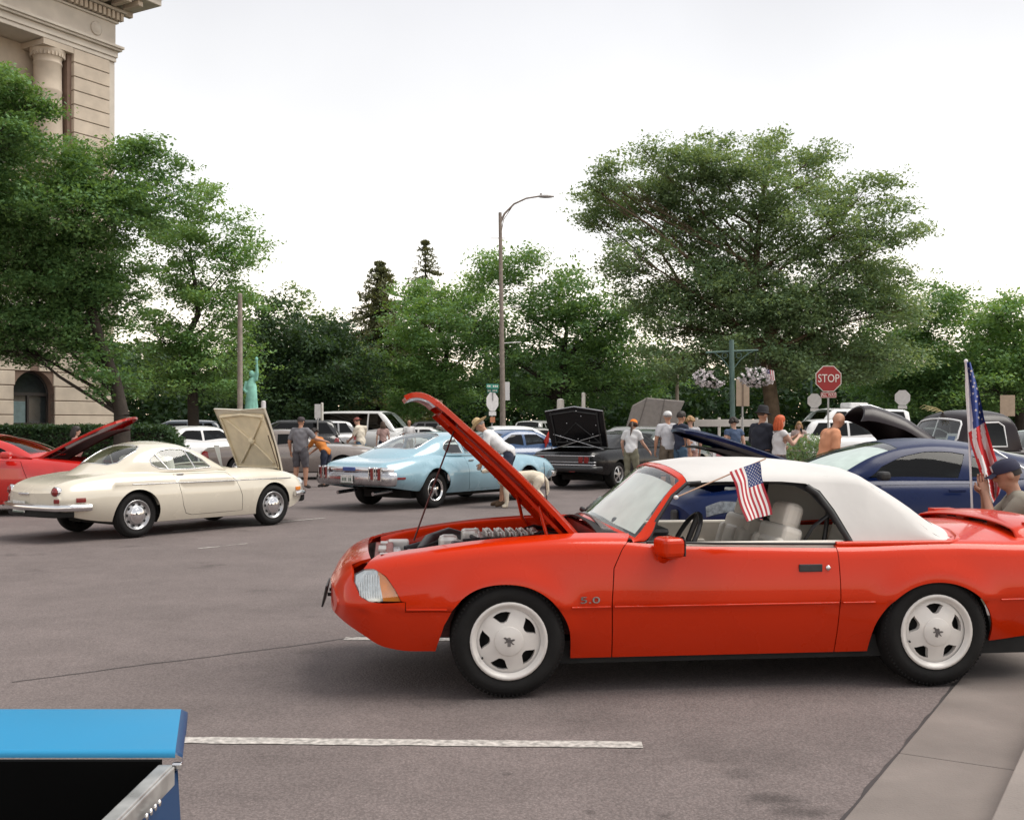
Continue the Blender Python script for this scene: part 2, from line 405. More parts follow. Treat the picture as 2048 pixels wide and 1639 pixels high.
# ================================================================ ground
def asphalt():
    m = bpy.data.materials.new('asphalt'); m.use_nodes = True; t = m.node_tree; b = t.nodes['Principled BSDF']
    b.inputs['Roughness'].default_value = .86; b.inputs['Specular IOR Level'].default_value = .35
    c = t.nodes.new('ShaderNodeTexCoord')
    def noise(sc, det, rough=.6):
        n = t.nodes.new('ShaderNodeTexNoise'); n.inputs['Scale'].default_value = sc; n.inputs['Detail'].default_value = det; n.inputs['Roughness'].default_value = rough
        t.links.new(c.outputs['Object'], n.inputs['Vector']); return n
    def rampn(src, a, b_, lo, hi):
        r = t.nodes.new('ShaderNodeMapRange'); r.inputs['From Min'].default_value = a; r.inputs['From Max'].default_value = b_; r.inputs['To Min'].default_value = lo; r.inputs['To Max'].default_value = hi
        t.links.new(src, r.inputs['Value']); return r.outputs['Result']
    big = rampn(noise(.35, 5).outputs['Fac'], .3, .7, .88, 1.1)
    mid = rampn(noise(3.1, 6, .7).outputs['Fac'], .3, .7, .9, 1.1)
    fine = rampn(noise(150, 2).outputs['Fac'], .25, .75, .62, 1.42)
    grit = t.nodes.new('ShaderNodeTexVoronoi'); grit.inputs['Scale'].default_value = 70; t.links.new(c.outputs['Object'], grit.inputs['Vector'])
    gv = rampn(grit.outputs['Distance'], .0, .7, 1.2, .74); spk = rampn(noise(38, 3, .8).outputs['Fac'], .3, .7, .88, 1.13); pat = rampn(noise(.9, 3, .5).outputs['Fac'], .35, .65, .93, 1.06)
    oil = rampn(noise(1.1, 4).outputs['Fac'], .62, .72, 1.0, .68)
    cur = None
    for v in (big, mid, fine, gv, oil, spk, pat):
        if cur is None: cur = v; continue
        k = t.nodes.new('ShaderNodeMath'); k.operation = 'MULTIPLY'; t.links.new(cur, k.inputs[0]); t.links.new(v, k.inputs[1]); cur = k.outputs[0]
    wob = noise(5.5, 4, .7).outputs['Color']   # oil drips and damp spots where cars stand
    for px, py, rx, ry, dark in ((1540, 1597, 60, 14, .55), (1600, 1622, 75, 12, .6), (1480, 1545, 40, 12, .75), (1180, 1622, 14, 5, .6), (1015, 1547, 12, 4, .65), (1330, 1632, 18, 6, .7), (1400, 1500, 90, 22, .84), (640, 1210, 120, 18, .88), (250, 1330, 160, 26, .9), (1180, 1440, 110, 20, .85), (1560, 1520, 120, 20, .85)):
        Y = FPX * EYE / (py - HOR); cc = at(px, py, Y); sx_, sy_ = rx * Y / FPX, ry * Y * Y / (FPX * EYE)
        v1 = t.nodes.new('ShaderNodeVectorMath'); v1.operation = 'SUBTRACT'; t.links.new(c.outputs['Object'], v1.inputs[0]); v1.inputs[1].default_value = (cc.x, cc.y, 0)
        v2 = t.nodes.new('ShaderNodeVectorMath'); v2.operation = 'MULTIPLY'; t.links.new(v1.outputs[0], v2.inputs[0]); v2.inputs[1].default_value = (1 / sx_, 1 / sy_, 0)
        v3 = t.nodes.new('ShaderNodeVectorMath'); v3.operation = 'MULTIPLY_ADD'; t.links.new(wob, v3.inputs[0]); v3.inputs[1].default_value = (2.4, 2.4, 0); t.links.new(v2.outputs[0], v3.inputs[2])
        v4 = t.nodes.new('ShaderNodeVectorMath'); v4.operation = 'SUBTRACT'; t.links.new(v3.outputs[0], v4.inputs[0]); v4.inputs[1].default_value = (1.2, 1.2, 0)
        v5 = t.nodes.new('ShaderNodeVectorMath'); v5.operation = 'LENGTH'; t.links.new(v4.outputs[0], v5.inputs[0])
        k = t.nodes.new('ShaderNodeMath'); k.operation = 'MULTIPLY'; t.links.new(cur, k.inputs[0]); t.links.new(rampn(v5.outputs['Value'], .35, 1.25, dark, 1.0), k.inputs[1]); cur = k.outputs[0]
    s = t.nodes.new('ShaderNodeVectorMath'); s.operation = 'SCALE'; s.inputs[0].default_value = (.172, .142, .136)
    t.links.new(cur, s.inputs['Scale']); t.links.new(s.outputs['Vector'], b.inputs['Base Color'])
    bp = t.nodes.new('ShaderNodeBump'); bp.inputs['Strength'].default_value = .5; bp.inputs['Distance'].default_value = .006
    t.links.new(grit.outputs['Distance'], bp.inputs['Height']); t.links.new(bp.outputs['Normal'], b.inputs['Normal']); return m
g = MB(); n = 2000.
g.add([(-n, -200, 0), (n, -200, 0), (n, 2400, 0), (-n, 2400, 0)], [(0, 1, 2, 3)])
tag(g.build('ground', asphalt()), kind='structure')
M_conc = mat('concrete', (.185, .158, .143), .9, var=.16, vs=2.2, bump=.35, bs=90)
M_concd = mat('kerb_concrete', (.22, .19, .172), .9, var=.15, vs=3, bump=.3, bs=70)
M_paint = mat('road_paint', (.40, .375, .35), .85, var=.5, vs=30, bump=.3, bs=120)
M_tar = mat('tar', (.035, .03, .03), .7, var=.2)
M_lawn = mat('lawn_green', (.05, .085, .025), .95, var=.35, vs=1.2, bump=.5, bs=30)
# gutter pan, kerb and pavement run off at 31 degrees to the view
GD = Vector((.514, .858, 0)); GN = Vector((.858, -.514, 0)); G0 = Vector((1.305, 4.311, 0))
def kerbpt(a, b, z): p = G0 + GD * a + GN * b; return (p.x, p.y, z)
def slabs(name, b0, b1, z, h, L0, L1, step, m, gap=.006):
    o = MB(); root = MB(); k = 0; first = None
    a = L0; par = None
    while a < L1:
        q = MB(); a2 = min(a + step, L1) - gap
        vs = [kerbpt(a, b0, z - h), kerbpt(a2, b0, z - h), kerbpt(a2, b1, z - h), kerbpt(a, b1, z - h), kerbpt(a, b0, z), kerbpt(a2, b0, z), kerbpt(a2, b1, z), kerbpt(a, b1, z)]
        q.add(vs, [(3, 2, 1, 0), (4, 5, 6, 7), (0, 1, 5, 4), (1, 2, 6, 5), (2, 3, 7, 6), (3, 0, 4, 7)])
        ob = q.build(name, m, bevel=.006)
        tag(ob, kind='structure'); a += step
slabs('gutter', 0.0, .54, .008, .06, -5.1, 40, 3.05, M_conc)
slabs('kerb', .545, .70, .14, .2, -5.1, 40, 3.05, M_concd)
slabs('pavement', .705, 4.2, .135, .2, -5.1, 40, 1.83, M_conc)
e = MB()   # worn dark edge between asphalt and gutter
pts = [-5.1 + i * .12 for i in range(200)]
e.add([kerbpt(a, -.004 - .010 * abs(math.sin(a * 3.1) + .6 * math.sin(a * 17.7)) - .008 * random.random(), .004) for a in pts] + [kerbpt(a, .0, .004) for a in pts], [(i, i + 1, i + 1 + len(pts), i + len(pts)) for i in range(len(pts) - 1)])
tag(e.build('asphalt_edge', M_tar), kind='structure')
def strip(name, a, b, w, m, z=.004, wob=0., jag=.0):
    a, b = Vector((*a, 0)), Vector((*b, 0)); d = (b - a); L = d.length; d.normalize(); nn = Vector((-d.y, d.x, 0)); k = max(2, int(L / .08)); vs = []
    for i in range(k + 1):
        o = wob * (math.sin(i * .23) + .5 * math.sin(i * .71 + 1) + .3 * math.sin(i * 1.9)); j1 = jag * (random.random() - .5); j2 = jag * (random.random() - .5)
        p = a + d * (L * i / k) + nn * o
        vs += [p + nn * (w / 2 + j1) + Vector((0, 0, z)), p - nn * (w / 2 + j2) + Vector((0, 0, z))]
    q = MB(); q.add(vs, [(2 * i, 2 * i + 1, 2 * i + 3, 2 * i + 2) for i in range(k)]); return tag(q.build(name, m), kind='structure')
strip('road_marking', (-2.6, 5.43), (.63, 5.315), .105, M_paint, jag=.012)
strip('road_marking', (-1.21, 7.95), (1.6, 7.82), .10, M_paint, jag=.012)
strip('road_marking', (.3, 10.45), (4.3, 10.3), .10, M_paint, jag=.012)
strip('road_marking', (-4.9, 15.9), (-3.1, 18.2), .07, M_paint, jag=.03)
strip('road_marking', (-3.9, 13.7), (-3.45, 14.3), .04, M_paint, jag=.05)
strip('road_crack', (-3.0, 6.6), (-1.0, 8.1), .012, M_tar, wob=.012)
strip('road_crack', (-1.0, 8.1), (3.0, 10.1), .012, M_tar, wob=.014)
q = MB(); q.add([(-300, 62, .004), (300, 62, .004), (300, 400, .004), (-300, 400, .004)], [(0, 1, 2, 3)]); tag(q.build('lawn', M_lawn), kind='structure')

# ================================================================ courthouse
M_stone = mat('limestone', (.54, .465, .38), .85, var=.13, vs=1.5, bump=.25, bs=25)
M_stone2 = mat('pale_limestone', (.58, .53, .465), .85, var=.12, vs=1.2, bump=.2, bs=25)
M_joint = mat('stone_joint', (.19, .13, .1), .95)
M_dglass = mat('dark_window_glass', (.02, .026, .028), .08, var=.2)
M_bglass = mat('blue_window_blind', (.13, .19, .20), .3, var=.15)
M_dframe = mat('dark_bronze_frame', (.035, .03, .028), .45)
bd = thing('courthouse', 'tan stone courthouse with rusticated pier, round column and deep cornice', 'building', (-17.73, 49, 0), R(-120))
def BX(mb, x0, x1, y0, y1, z0, z1, mi=0): mb.box(((x0 + x1) / 2, (y0 + y1) / 2, (z0 + z1) / 2), (x1 - x0, y1 - y0, z1 - z0), mi)
w = MB(); BX(w, .08, 30, -14, -1.6, 0, 20.5); BX(w, .08, 2.4, -1.6, -.06, 0, 17.6); BX(w, 2.4, 3.05, -1.6, -.06, 0, 6.2); BX(w, 5.0, 30, -1.6, -.06, 0, 6.2)
z = 2.85                                      # arched head over the ground floor window
c0 = (4.025, 2.8); rr = .975
ap = [(c0[0] + rr * math.cos(a), c0[1] + rr * math.sin(a)) for a in [PI * i / 14 for i in range(15)]]
poly = [(5.0, 2.8)] + ap[1:-1] + [(3.05, 2.8), (3.05, 6.2), (5.0, 6.2)]
P_, T_ = cdt(poly, [], .6)
k = len(w.v); w.add([(a, -.06, b) for a, b in P_], [tuple(t) for t in T_]); w.add([(a, -.06, b) for a, b in ap] + [(a, -.56, b) for a, b in ap], [(i, i + 1, i + 16, i + 15) for i in range(14)])
w.build('wall', M_joint, bd)

def block(x0, x1, y0, y1, z0, z1, m=M_stone):
    q = MB(); BX(q, x0, x1, y0, y1, z0, z1); return q.build('stone_course', m, bd, bevel=.018, seg=1)
zc_ = .15
while zc_ < 6.0:                               # ground floor courses, one course about 0.6 m
    z1 = zc_ + .565
    half = rr if z1 < 2.8 else math.sqrt(max(0, (rr + .0)**2 - max(0, zc_ - 2.8)**2)) if zc_ - 2.8 < rr else 0
    if half > .05:
        block(0, 4.025 - half, -.3, .0, zc_, z1); block(4.025 + half, 12, -.3, .0, zc_, z1)
    else: block(0, 12, -.3, .0, zc_, z1)
    zc_ += .6
q = MB(); BX(q, -.12, 12, -.3, .14, 6.16, 6.55); BX(q, -.06, 12, -.3, .07, 6.55, 6.8); q.build('string_course', M_stone2, bd, bevel=.03)
zc_ = 6.85
while zc_ < 17.4:
    block(.32, 2.2, -.6, .12, zc_, zc_ + .565); zc_ += .6
q = MB(); BX(q, 0, .30, -.6, .05, 6.85, 17.62); q.build('corner_pilaster', M_stone2, bd, bevel=.02)
q = MB(); q.lathe([(.74, 6.85), (.74, 7.0), (.66, 7.1), (.63, 7.3), (.62, 10), (.605, 13), (.565, 15.6), (.575, 15.62), (.575, 15.7), (.56, 15.72), (.555, 16.75), (.585, 16.78), (.585, 16.84), (.56, 16.86), (.565, 17.0), (.69, 17.2), (.72, 17.3), (.72, 17.36)], 28, c=(3.0, -.55, 0))
q.add([(3.0 - .74, -1.29, 17.36), (3.74, -1.29, 17.36), (3.74, .17, 17.36), (3.0 - .74, .17, 17.36), (2.26, -1.29, 17.6), (3.74, -1.29, 17.6), (3.74, .17, 17.6), (2.26, .17, 17.6)], [(0, 1, 2, 3), (4, 5, 6, 7), (0, 1, 5, 4), (2, 3, 7, 6), (1, 2, 6, 5), (0, 3, 7, 4)])
col_ = q.build('column', M_stone, bd)
q = MB()
for k in range(26):
    a = 2 * PI * k / 26; q.box((3.0 + .66 * math.cos(a), -.55 + .66 * math.sin(a), 17.14), (.07, .07, .16), M=None)
q.build('capital_carving', M_stone, col_)
q = MB(); q.lathe([(.74, 6.85), (.66, 7.1), (.62, 10), (.605, 13), (.565, 15.6), (.56, 16.9), (.7, 17.25), (.72, 17.6)], 28, c=(6.6, -.55, 0)); q.build('column', M_stone, bd)
q = MB(); BX(q, -.02, 12, -2, .14, 17.63, 17.82); BX(q, -.06, 12, -2, .2, 17.82, 18.1); BX(q, -.18, 12, -2, .34, 18.1, 18.2); BX(q, -.24, 12, -2, .42, 18.2, 18.32); q.build('architrave', M_stone2, bd, bevel=.02)
q = MB(); BX(q, 0, 12, -2, .1, 18.32, 19.34); q.build('frieze', M_stone2, bd)
q = MB(); q.lathe([(.02, .0), (.26, .0), (.3, .03), (.26, .05), (.2, .05), (.17, .08), (0.01, .1)], 20, axis='y', c=(1.05, .1, 18.82)); q.build('roundel', M_stone2, bd)
q = MB(); BX(q, -.10, 12, -2, .2, 19.34, 19.44); BX(q, -.36, 12, -2, .46, 19.8, 19.92); q.build('bed_mould', M_stone2, bd, bevel=.02)
for i in range(30):
    q2 = MB() if i == 0 else None
    if i == 0: BX(q2, 0, .14, .14, .38, 19.46, 19.78); den = q2.build('dentil', M_stone, bd); den.location.x = -.22
    else:
        d = den.copy(); COL.objects.link(d); d.parent = bd; d.location.x = -.22 + .24 * i
for i in range(9):                             # dentils round the corner
    d = den.copy(); COL.objects.link(d); d.parent = bd; d.rotation_euler = (0, 0, R(90)); d.location = (.1, -.15 - .24 * i, 0)
for i in range(11):
    q2 = MB()
    if i == 0: BX(q2, -.13, .13, .46, 1.5, 19.94, 20.18); br = q2.build('cornice_bracket', M_stone, bd, bevel=.03); br.location.x = -.2
    else:
        d = br.copy(); COL.objects.link(d); d.parent = bd; d.location.x = -.2 + .62 * i
for i in range(4):
    d = br.copy(); COL.objects.link(d); d.parent = bd; d.rotation_euler = (0, 0, R(90)); d.location = (.45, -.1 - .62 * i, 0)
q = MB(); BX(q, -1.15, 12, -4, 1.75, 20.19, 20.5); BX(q, -1.25, 12, -4, 1.9, 20.5, 20.72); BX(q, -1.35, 12, -4, 2.05, 20.72, 20.9); q.build('cornice', M_stone2, bd, bevel=.03)
q = MB(); BX(q, .1, 30, -14, -1.2, 20.9, 22.4); q.build('parapet', M_stone2, bd)
# upper arched window in the recessed bay
q = MB(); BX(q, 2.3, 12, -1.62, -1.3, 6.8, 17.62); q.build('recessed_wall', M_stone, bd)
def arched_window(xc, hw, z0, zs_, y, parent):
    fr = MB(); out = [(xc - hw, z0)] + [(xc - hw * math.cos(a), zs_ + hw * math.sin(a)) for a in [PI * i / 14 for i in range(15)]] + [(xc + hw, z0)]
    fr.prism(out, lambda u, v, w_: Vector((u, y + w_, v)), -.1); f = fr.build('window', M_dglass, parent)
    m = MB()
    for x in (-hw + .04, -hw * .0, hw - .04): m.box((xc + x, y + .03, (z0 + zs_) / 2), (.09, .06, zs_ - z0))
    for zz in (zs_, (z0 + zs_) / 2): m.box((xc, y + .035, zz), (hw * 2, .07, .12))
    m.tube([(xc - hw * .96 * math.cos(a), y + .03, zs_ + hw * .96 * math.sin(a)) for a in [PI * i / 14 for i in range(15)]], .05, 6)
    m.build('frame', M_dframe, f); return f
f = arched_window(4.025, .97, .3, 2.8, -.5, bd)
q = MB(); q.box((4.025 + .48, -.47, 1.45), (.72, .03, 2.1)); q.build('blind', M_bglass, f)
arched_window(5.35, .75, 8, 15.4, -1.22, bd)

# ================================================================ leaves, hedge, trees
def leaves(centres, per, sh, sv, size, aspect, up=.6, seed=0):
    g = np.random.default_rng(seed); n = len(centres) * per
    C = np.repeat(centres, per, 0); d = g.normal(size=(n, 3)); d /= np.linalg.norm(d, axis=1, keepdims=True) + 1e-9
    P = C + d * (g.random((n, 1)) ** .5) * np.array([sh, sh, sv])
    N = g.normal(size=(n, 3)); N /= np.linalg.norm(N, axis=1, keepdims=True); N[:, 2] = np.abs(N[:, 2]) + up; N /= np.linalg.norm(N, axis=1, keepdims=True)
    t = g.normal(size=(n, 3)); U = np.cross(N, t); U /= np.linalg.norm(U, axis=1, keepdims=True) + 1e-9; W = np.cross(N, U)
    L = size * g.uniform(.45, 1.55, (n, 1)); B = L * aspect * g.uniform(.7, 1.3, (n, 1))
    V = np.stack([P - U * L / 2, P + W * B / 2 + U * L * .05, P + U * L / 2, P - W * B / 2 + U * L * .05], 1).reshape(-1, 3)
    return V, np.arange(4 * n).reshape(n, 4)
def clump_points(cl, seed, shell=.55):
    g = np.random.default_rng(seed); out = []; org = []
    for i, (c, r, n) in enumerate(cl):
        m = max(5, n // 10); d = g.normal(size=(m, 3)); d /= np.linalg.norm(d, axis=1, keepdims=True)
        rad = shell + (1.10 - shell) * g.random((m, 1)); rad[g.random(m) < .16] *= 1.22
        sub = np.array(c) + d * rad * np.array(r); rm_ = float(np.mean(r)); j = g.integers(0, m, n)
        out.append(sub[j] + g.normal(size=(n, 3)) * rm_ * np.array([.22, .22, .10]) * g.uniform(.6, 1.3, (n, 1))); org += [i] * n
    return np.concatenate(out), np.array(org)
M_bark = mat('bark', (.038, .030, .024), .95, var=.3, vs=5, bump=.6, bs=14)
M_bark2 = mat('pale_bark', (.12, .085, .055), .95, var=.3, vs=4, bump=.5, bs=14)
LEAF = dict(bright=leafmat('leaf_bright', (0.093, 0.210, 0.075), (0.225, 0.374, 0.148)), mid=leafmat('leaf_mid', (0.066, 0.157, 0.063), (0.174, 0.307, 0.121)),
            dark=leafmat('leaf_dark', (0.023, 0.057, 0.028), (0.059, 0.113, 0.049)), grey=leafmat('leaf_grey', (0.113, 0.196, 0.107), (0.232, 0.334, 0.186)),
            conifer=leafmat('leaf_conifer', (0.085, 0.104, 0.055), (0.159, 0.171, 0.085), .25))
def tree(name, label, foot, clumps, leaf, size, per=11, sh=.42, sv=.2, r0=.22, fork=.3, seed=1, aspect=.5, up=.6, bark=None, group=None, twigs=.25, cat='tree', shell=.55, lean=(0, 0)):
    """clumps: (px, py, rx px, ry px, distance, depth radius m, sprigs)"""
    bark = bark or M_bark; cl = []
    for (px, py, rx, ry, Y, rd, n) in clumps:
        c = at(px, py, Y); cl.append(((c.x - foot[0], c.y - foot[1], c.z), (rx * Y / FPX, rd, ry * Y / FPX), n))
    root = thing(name, label, cat, (foot[0], foot[1], 0), 0, group)
    P, org = clump_points(cl, seed, shell); V, F = leaves(P, per, sh, sv, size, aspect, up, seed)
    o = obj('crown', fastmesh('crown', V, F, LEAF[leaf]), root); o['kind'] = 'stuff'
    zs_ = [c[0][2] for c in cl]; H = max(zs_); fz = max(.8, H * fork); g = np.random.default_rng(seed + 5)
    t = MB(); fk = Vector((lean[0], lean[1], fz))
    t.tube([(0, 0, -.1), (.0, 0, .25), fk * .5 + Vector((.04, 0, 0)), fk], [r0 * 1.5, r0 * 1.12, r0, r0 * .9], 10)
    mxy = Vector((float(np.mean([c[0][0] for c in cl])), float(np.mean([c[0][1] for c in cl])), 0)); top = Vector((mxy.x * .8, mxy.y * .8, H * .86)); ld = [fk]
    for k in range(1, 7):
        q_ = k / 6; ld.append(fk.lerp(top, q_) + Vector((g.normal(), g.normal(), 0)) * r0 * 1.1 * (1 - q_ * .5))
    t.tube(ld, [r0 * .85 * (1 - k / 6.6) + .012 for k in range(7)], 8)
    for i, (c, r, n) in enumerate(cl):
        c = Vector(c); hz = min(max(fz * .9, c.z - (c - fk).xy.length * .75 - .3), H * .8); k = min(max((hz - fz) / max(H * .86 - fz, .1), 0), 1) * 6
        j0 = min(int(k), 5); st = ld[j0].lerp(ld[j0 + 1], k - j0); ra = r0 * (.36 - .035 * k) * g.uniform(.7, 1.1)
        d = c - st; m1 = st + d * .33 + Vector((g.normal() * .12, g.normal() * .12, .06 + abs(g.normal()) * .05)) * d.length * .5; m2 = st + d * .68 + Vector((g.normal() * .1, g.normal() * .1, .08)) * d.length * .5
        t.tube([st, m1, m2, c], [ra, ra * .72, ra * .45, ra * .18], 6)
        idx = np.where(org == i)[0]
        for j in idx[:max(2, int(min(len(idx) * twigs, 30)))]:
            p = Vector(P[j]); w0 = m1.lerp(c, g.uniform(.3, 1)); m3 = w0.lerp(p, .5) + Vector((g.normal(), g.normal(), g.normal())) * .12
            t.tube([w0, m3, p], [ra * .16, ra * .1, .006], 4, caps=False)
    t.build('trunk', bark, root); return root
def C(*rows, Y, rd, dens): # clumps at one distance; sprig count follows the area shown
    return [(a, b, c, d, Y + random.uniform(-.5, .5) * rd, rd * random.uniform(.7, 1.1), max(12, int(c * d * dens * DK / 100))) for a, b, c, d in rows]
DK = 1.75
random.seed(3)
f = at(238, 960, 30)
tree('locust_tree', 'broad locust tree with forked dark trunk beside the courthouse hedge', (f.x, 30), C(
    (90, 335, 95, 60), (225, 355, 100, 60), (300, 318, 55, 32), (150, 430, 150, 70), (40, 500, 100, 80), (190, 520, 100, 60), (60, 590, 110, 60), (180, 600, 80, 50), (100, 660, 120, 45),
    (300, 410, 60, 45), (30, 690, 80, 40), (190, 705, 60, 38), (150, 560, 90, 60), (20, 410, 90, 60), (225, 770, 45, 28), (-90, 480, 100, 120), (-90, 640, 100, 80), Y=30, rd=1.9, dens=4.3), 'mid', .105, per=21, sh=.36, sv=.16, r0=.23, fork=.2, seed=2, lean=(0.05, .1))
f = at(-150, 960, 27)
tree('street_tree', 'tree at the left edge whose leafy branch crosses the round column', (f.x, 27), C((5, 175, 40, 42), (62, 212, 55, 26), (15, 270, 55, 40), (-60, 230, 70, 90), (-120, 320, 90, 100), (-60, 380, 80, 60), Y=27, rd=1.2, dens=4.6), 'mid', .10, per=20, sh=.32, sv=.15, r0=.2, fork=.45, seed=3)
f = at(385, 915, 43)
tree('street_tree', 'loose bright green tree standing left of the grey pole and statue', (f.x, 43), C(
    (405, 410, 45, 38), (440, 475, 65, 42), (370, 500, 60, 48), (480, 520, 42, 60), (350, 570, 60, 42), (430, 590, 80, 48), (330, 460, 45, 45), (400, 660, 90, 48), (470, 620, 45, 45), (350, 720, 80, 42), (440, 730, 85, 45), (300, 660, 40, 38), (400, 775, 80, 28), (300, 760, 60, 34), Y=43, rd=2.0, dens=3.4), 'bright', .135, per=19, sh=.5, sv=.22, r0=.22, fork=.3, seed=4)
f = at(590, 905, 60)
tree('round_tree', 'dense dark green round tree behind the green statue', (f.x, 60), C(
    (560, 650, 75, 50), (625, 675, 75, 50), (530, 720, 80, 60), (610, 740, 90, 60), (680, 730, 60, 60), (560, 800, 110, 40), (670, 800, 70, 40), (500, 780, 60, 50), Y=60, rd=3, dens=4.4), 'dark', .20, per=17, sh=.6, sv=.4, r0=.25, fork=.3, seed=5, up=.3)
f = at(600, 905, 68)
tree('slender_tree', 'thin yellow green tree top rising above the dark round tree', (f.x, 68), C((580, 590, 50, 26), (640, 640, 40, 24), (540, 600, 36, 24), (600, 650, 60, 40), (690, 680, 34, 26), Y=68, rd=2, dens=2.2), 'grey', .24, per=9, sh=.6, sv=.3, r0=.16, fork=.5, seed=6)
f = at(885, 905, 63)
tree('park_tree', 'drooping light green tree between the conifers and the tall street lamp', (f.x, 63), C(
    (880, 590, 75, 42), (835, 640, 70, 50), (900, 650, 85, 50), (805, 710, 80, 50), (880, 720, 90, 55), (780, 770, 60, 40), (840, 790, 90, 36), (930, 770, 80, 45), (960, 540, 50, 40), (940, 600, 60, 50), (955, 690, 60, 50), Y=63, rd=3.2, dens=3.0), 'bright', .185, per=19, sh=.65, sv=.32, r0=.25, fork=.3, seed=7)
f = at(1110, 905, 60)
tree('park_tree', 'wide green tree directly behind the tall street lamp', (f.x, 60), C(
    (1010, 545, 55, 38), (1080, 555, 80, 42), (1150, 590, 80, 55), (1040, 620, 85, 48), (1200, 640, 60, 50), (1110, 680, 95, 55), (1020, 710, 70, 45), (1190, 720, 80, 50), (1100, 775, 110, 40), (1220, 780, 70, 42), (1030, 790, 60, 34), (1245, 625, 58, 46), (1270, 700, 70, 46), (940, 640, 60, 50), (1290, 770, 70, 40), Y=60, rd=3.2, dens=3.0), 'mid', .185, per=19, sh=.65, sv=.32, r0=.3, fork=.3, seed=8)
DK = 3.3
f = at(1553, 910, 50)
tree('locust_tree', 'very large spreading locust tree behind the stop sign and flower baskets', (f.x, 50), C(
    (1215, 362, 58, 26), (1205, 440, 50, 30), (1255, 405, 60, 34), (1330, 335, 58, 38), (1310, 390, 70, 42), (1410, 322, 55, 38), (1400, 380, 75, 48), (1530, 322, 55, 42), (1500, 380, 80, 50), (1465, 470, 95, 50), (1640, 350, 55, 38), (1600, 420, 80, 50), (1730, 380, 55, 40), (1700, 450, 75, 44), (1775, 470, 52, 38),
    (1350, 470, 80, 45), (1270, 510, 60, 42), (1560, 520, 95, 48), (1680, 540, 90, 44), (1780, 545, 55, 34), (1390, 550, 90, 46), (1300, 590, 60, 36), (1500, 600, 100, 44), (1620, 610, 90, 44), (1730, 620, 70, 40), (1420, 640, 90, 38), (1560, 675, 110, 40), (1680, 690, 80, 38), (1340, 650, 40, 30), (1800, 620, 50, 34), (1480, 690, 70, 30), (1420, 715, 90, 34), (1540, 735, 90, 32), (1660, 735, 90, 34), (1340, 720, 70, 36), (1750, 720, 70, 36), (1440, 580, 100, 50), (1580, 610, 100, 50),
    (1290, 305, 34, 16), (1420, 285, 30, 16), (1560, 285, 28, 16), (1640, 310, 22, 16), (1190, 380, 36, 16), Y=50, rd=2.9, dens=2.6), 'grey', .15, per=20, sh=.55, sv=.24, r0=.34, fork=.32, seed=9, bark=M_bark2, twigs=.3, lean=(-.5, 0))
DK = 2.4
f = at(1880, 905, 62)
tree('park_tree', 'rounded green tree behind the dark pickup and the draped flag', (f.x, 62), C(
    (1870, 600, 75, 42), (1800, 660, 85, 50), (1900, 670, 90, 50), (1840, 740, 95, 50), (1930, 750, 85, 50), (1780, 760, 80, 45), (1850, 800, 110, 34), Y=62, rd=3.2, dens=3.0), 'mid', .19, per=19, sh=.65, sv=.32, r0=.3, fork=.3, seed=10)
f = at(2040, 905, 58)
tree('park_tree', 'bright green tree at the right edge behind the draped flag', (f.x, 58), C(
    (1990, 630, 65, 42), (2060, 640, 70, 60), (1975, 700, 70, 48), (2050, 740, 80, 60), (1990, 780, 90, 42), (2140, 700, 80, 90), Y=58, rd=3.2, dens=3.0), 'bright', .185, per=19, sh=.6, sv=.3, r0=.3, fork=.3, seed=11)
def conifer(label, px, top, base, hw, Y, n, seed, sparse=1.0):
    a = at(px, top, Y); H = a.z; S = Y / FPX; z0 = EYE - (base - HOR) * S; root = thing('conifer', label, 'tree', (a.x, Y, 0)); g = np.random.default_rng(seed); Wd = hw * S; t = MB(); pts = []
    t.tube([(0, 0, -.1), (0, 0, H * .5), (0, 0, H)], [.3, .18, .03], 8)
    lv = 34
    for k in range(lv):
        fz = k / (lv - 1); z = z0 + (H - z0) * fz; r = Wd * (1 - fz)**.72 + .12
        for j in range(9):
            if g.random() > sparse: continue
            an = g.uniform(0, 6.28); rr_ = r * g.uniform(.75, 1.15); tip = Vector((rr_ * math.cos(an), rr_ * math.sin(an), z - rr_ * .28)); t.tube([(0, 0, z), tip], [.04, .01], 4, caps=False)
            for q in np.linspace(.2, 1, max(2, int(rr_ / .35))): pts.append(tip * q + Vector((0, 0, z * (1 - q))))
    V, F = leaves(np.array([tuple(p) for p in pts]), n, .34, .2, .3, .28, .2, seed)
    o = obj('crown', fastmesh('crown', V, F, LEAF['conifer']), root); o['kind'] = 'stuff'; t.build('trunk', M_bark, root)
conifer('tall pointed conifer with full cone shape left of the raised red hood', 760, 528, 850, 125, 75, 26, 21)
conifer('taller ragged conifer with open top rising behind the park tree', 851, 485, 850, 110, 84, 18, 22, .55)
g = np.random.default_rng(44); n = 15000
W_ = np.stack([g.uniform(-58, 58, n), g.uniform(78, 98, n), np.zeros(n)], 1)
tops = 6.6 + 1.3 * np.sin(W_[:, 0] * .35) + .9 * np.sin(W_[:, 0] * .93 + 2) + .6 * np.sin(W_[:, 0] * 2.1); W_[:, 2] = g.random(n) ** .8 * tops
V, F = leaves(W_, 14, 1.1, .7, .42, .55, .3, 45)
tag(obj('wood', fastmesh('wood', V, F, LEAF['dark'])), 'dark band of undergrowth and far trees closing the park', 'wood', kind='stuff')
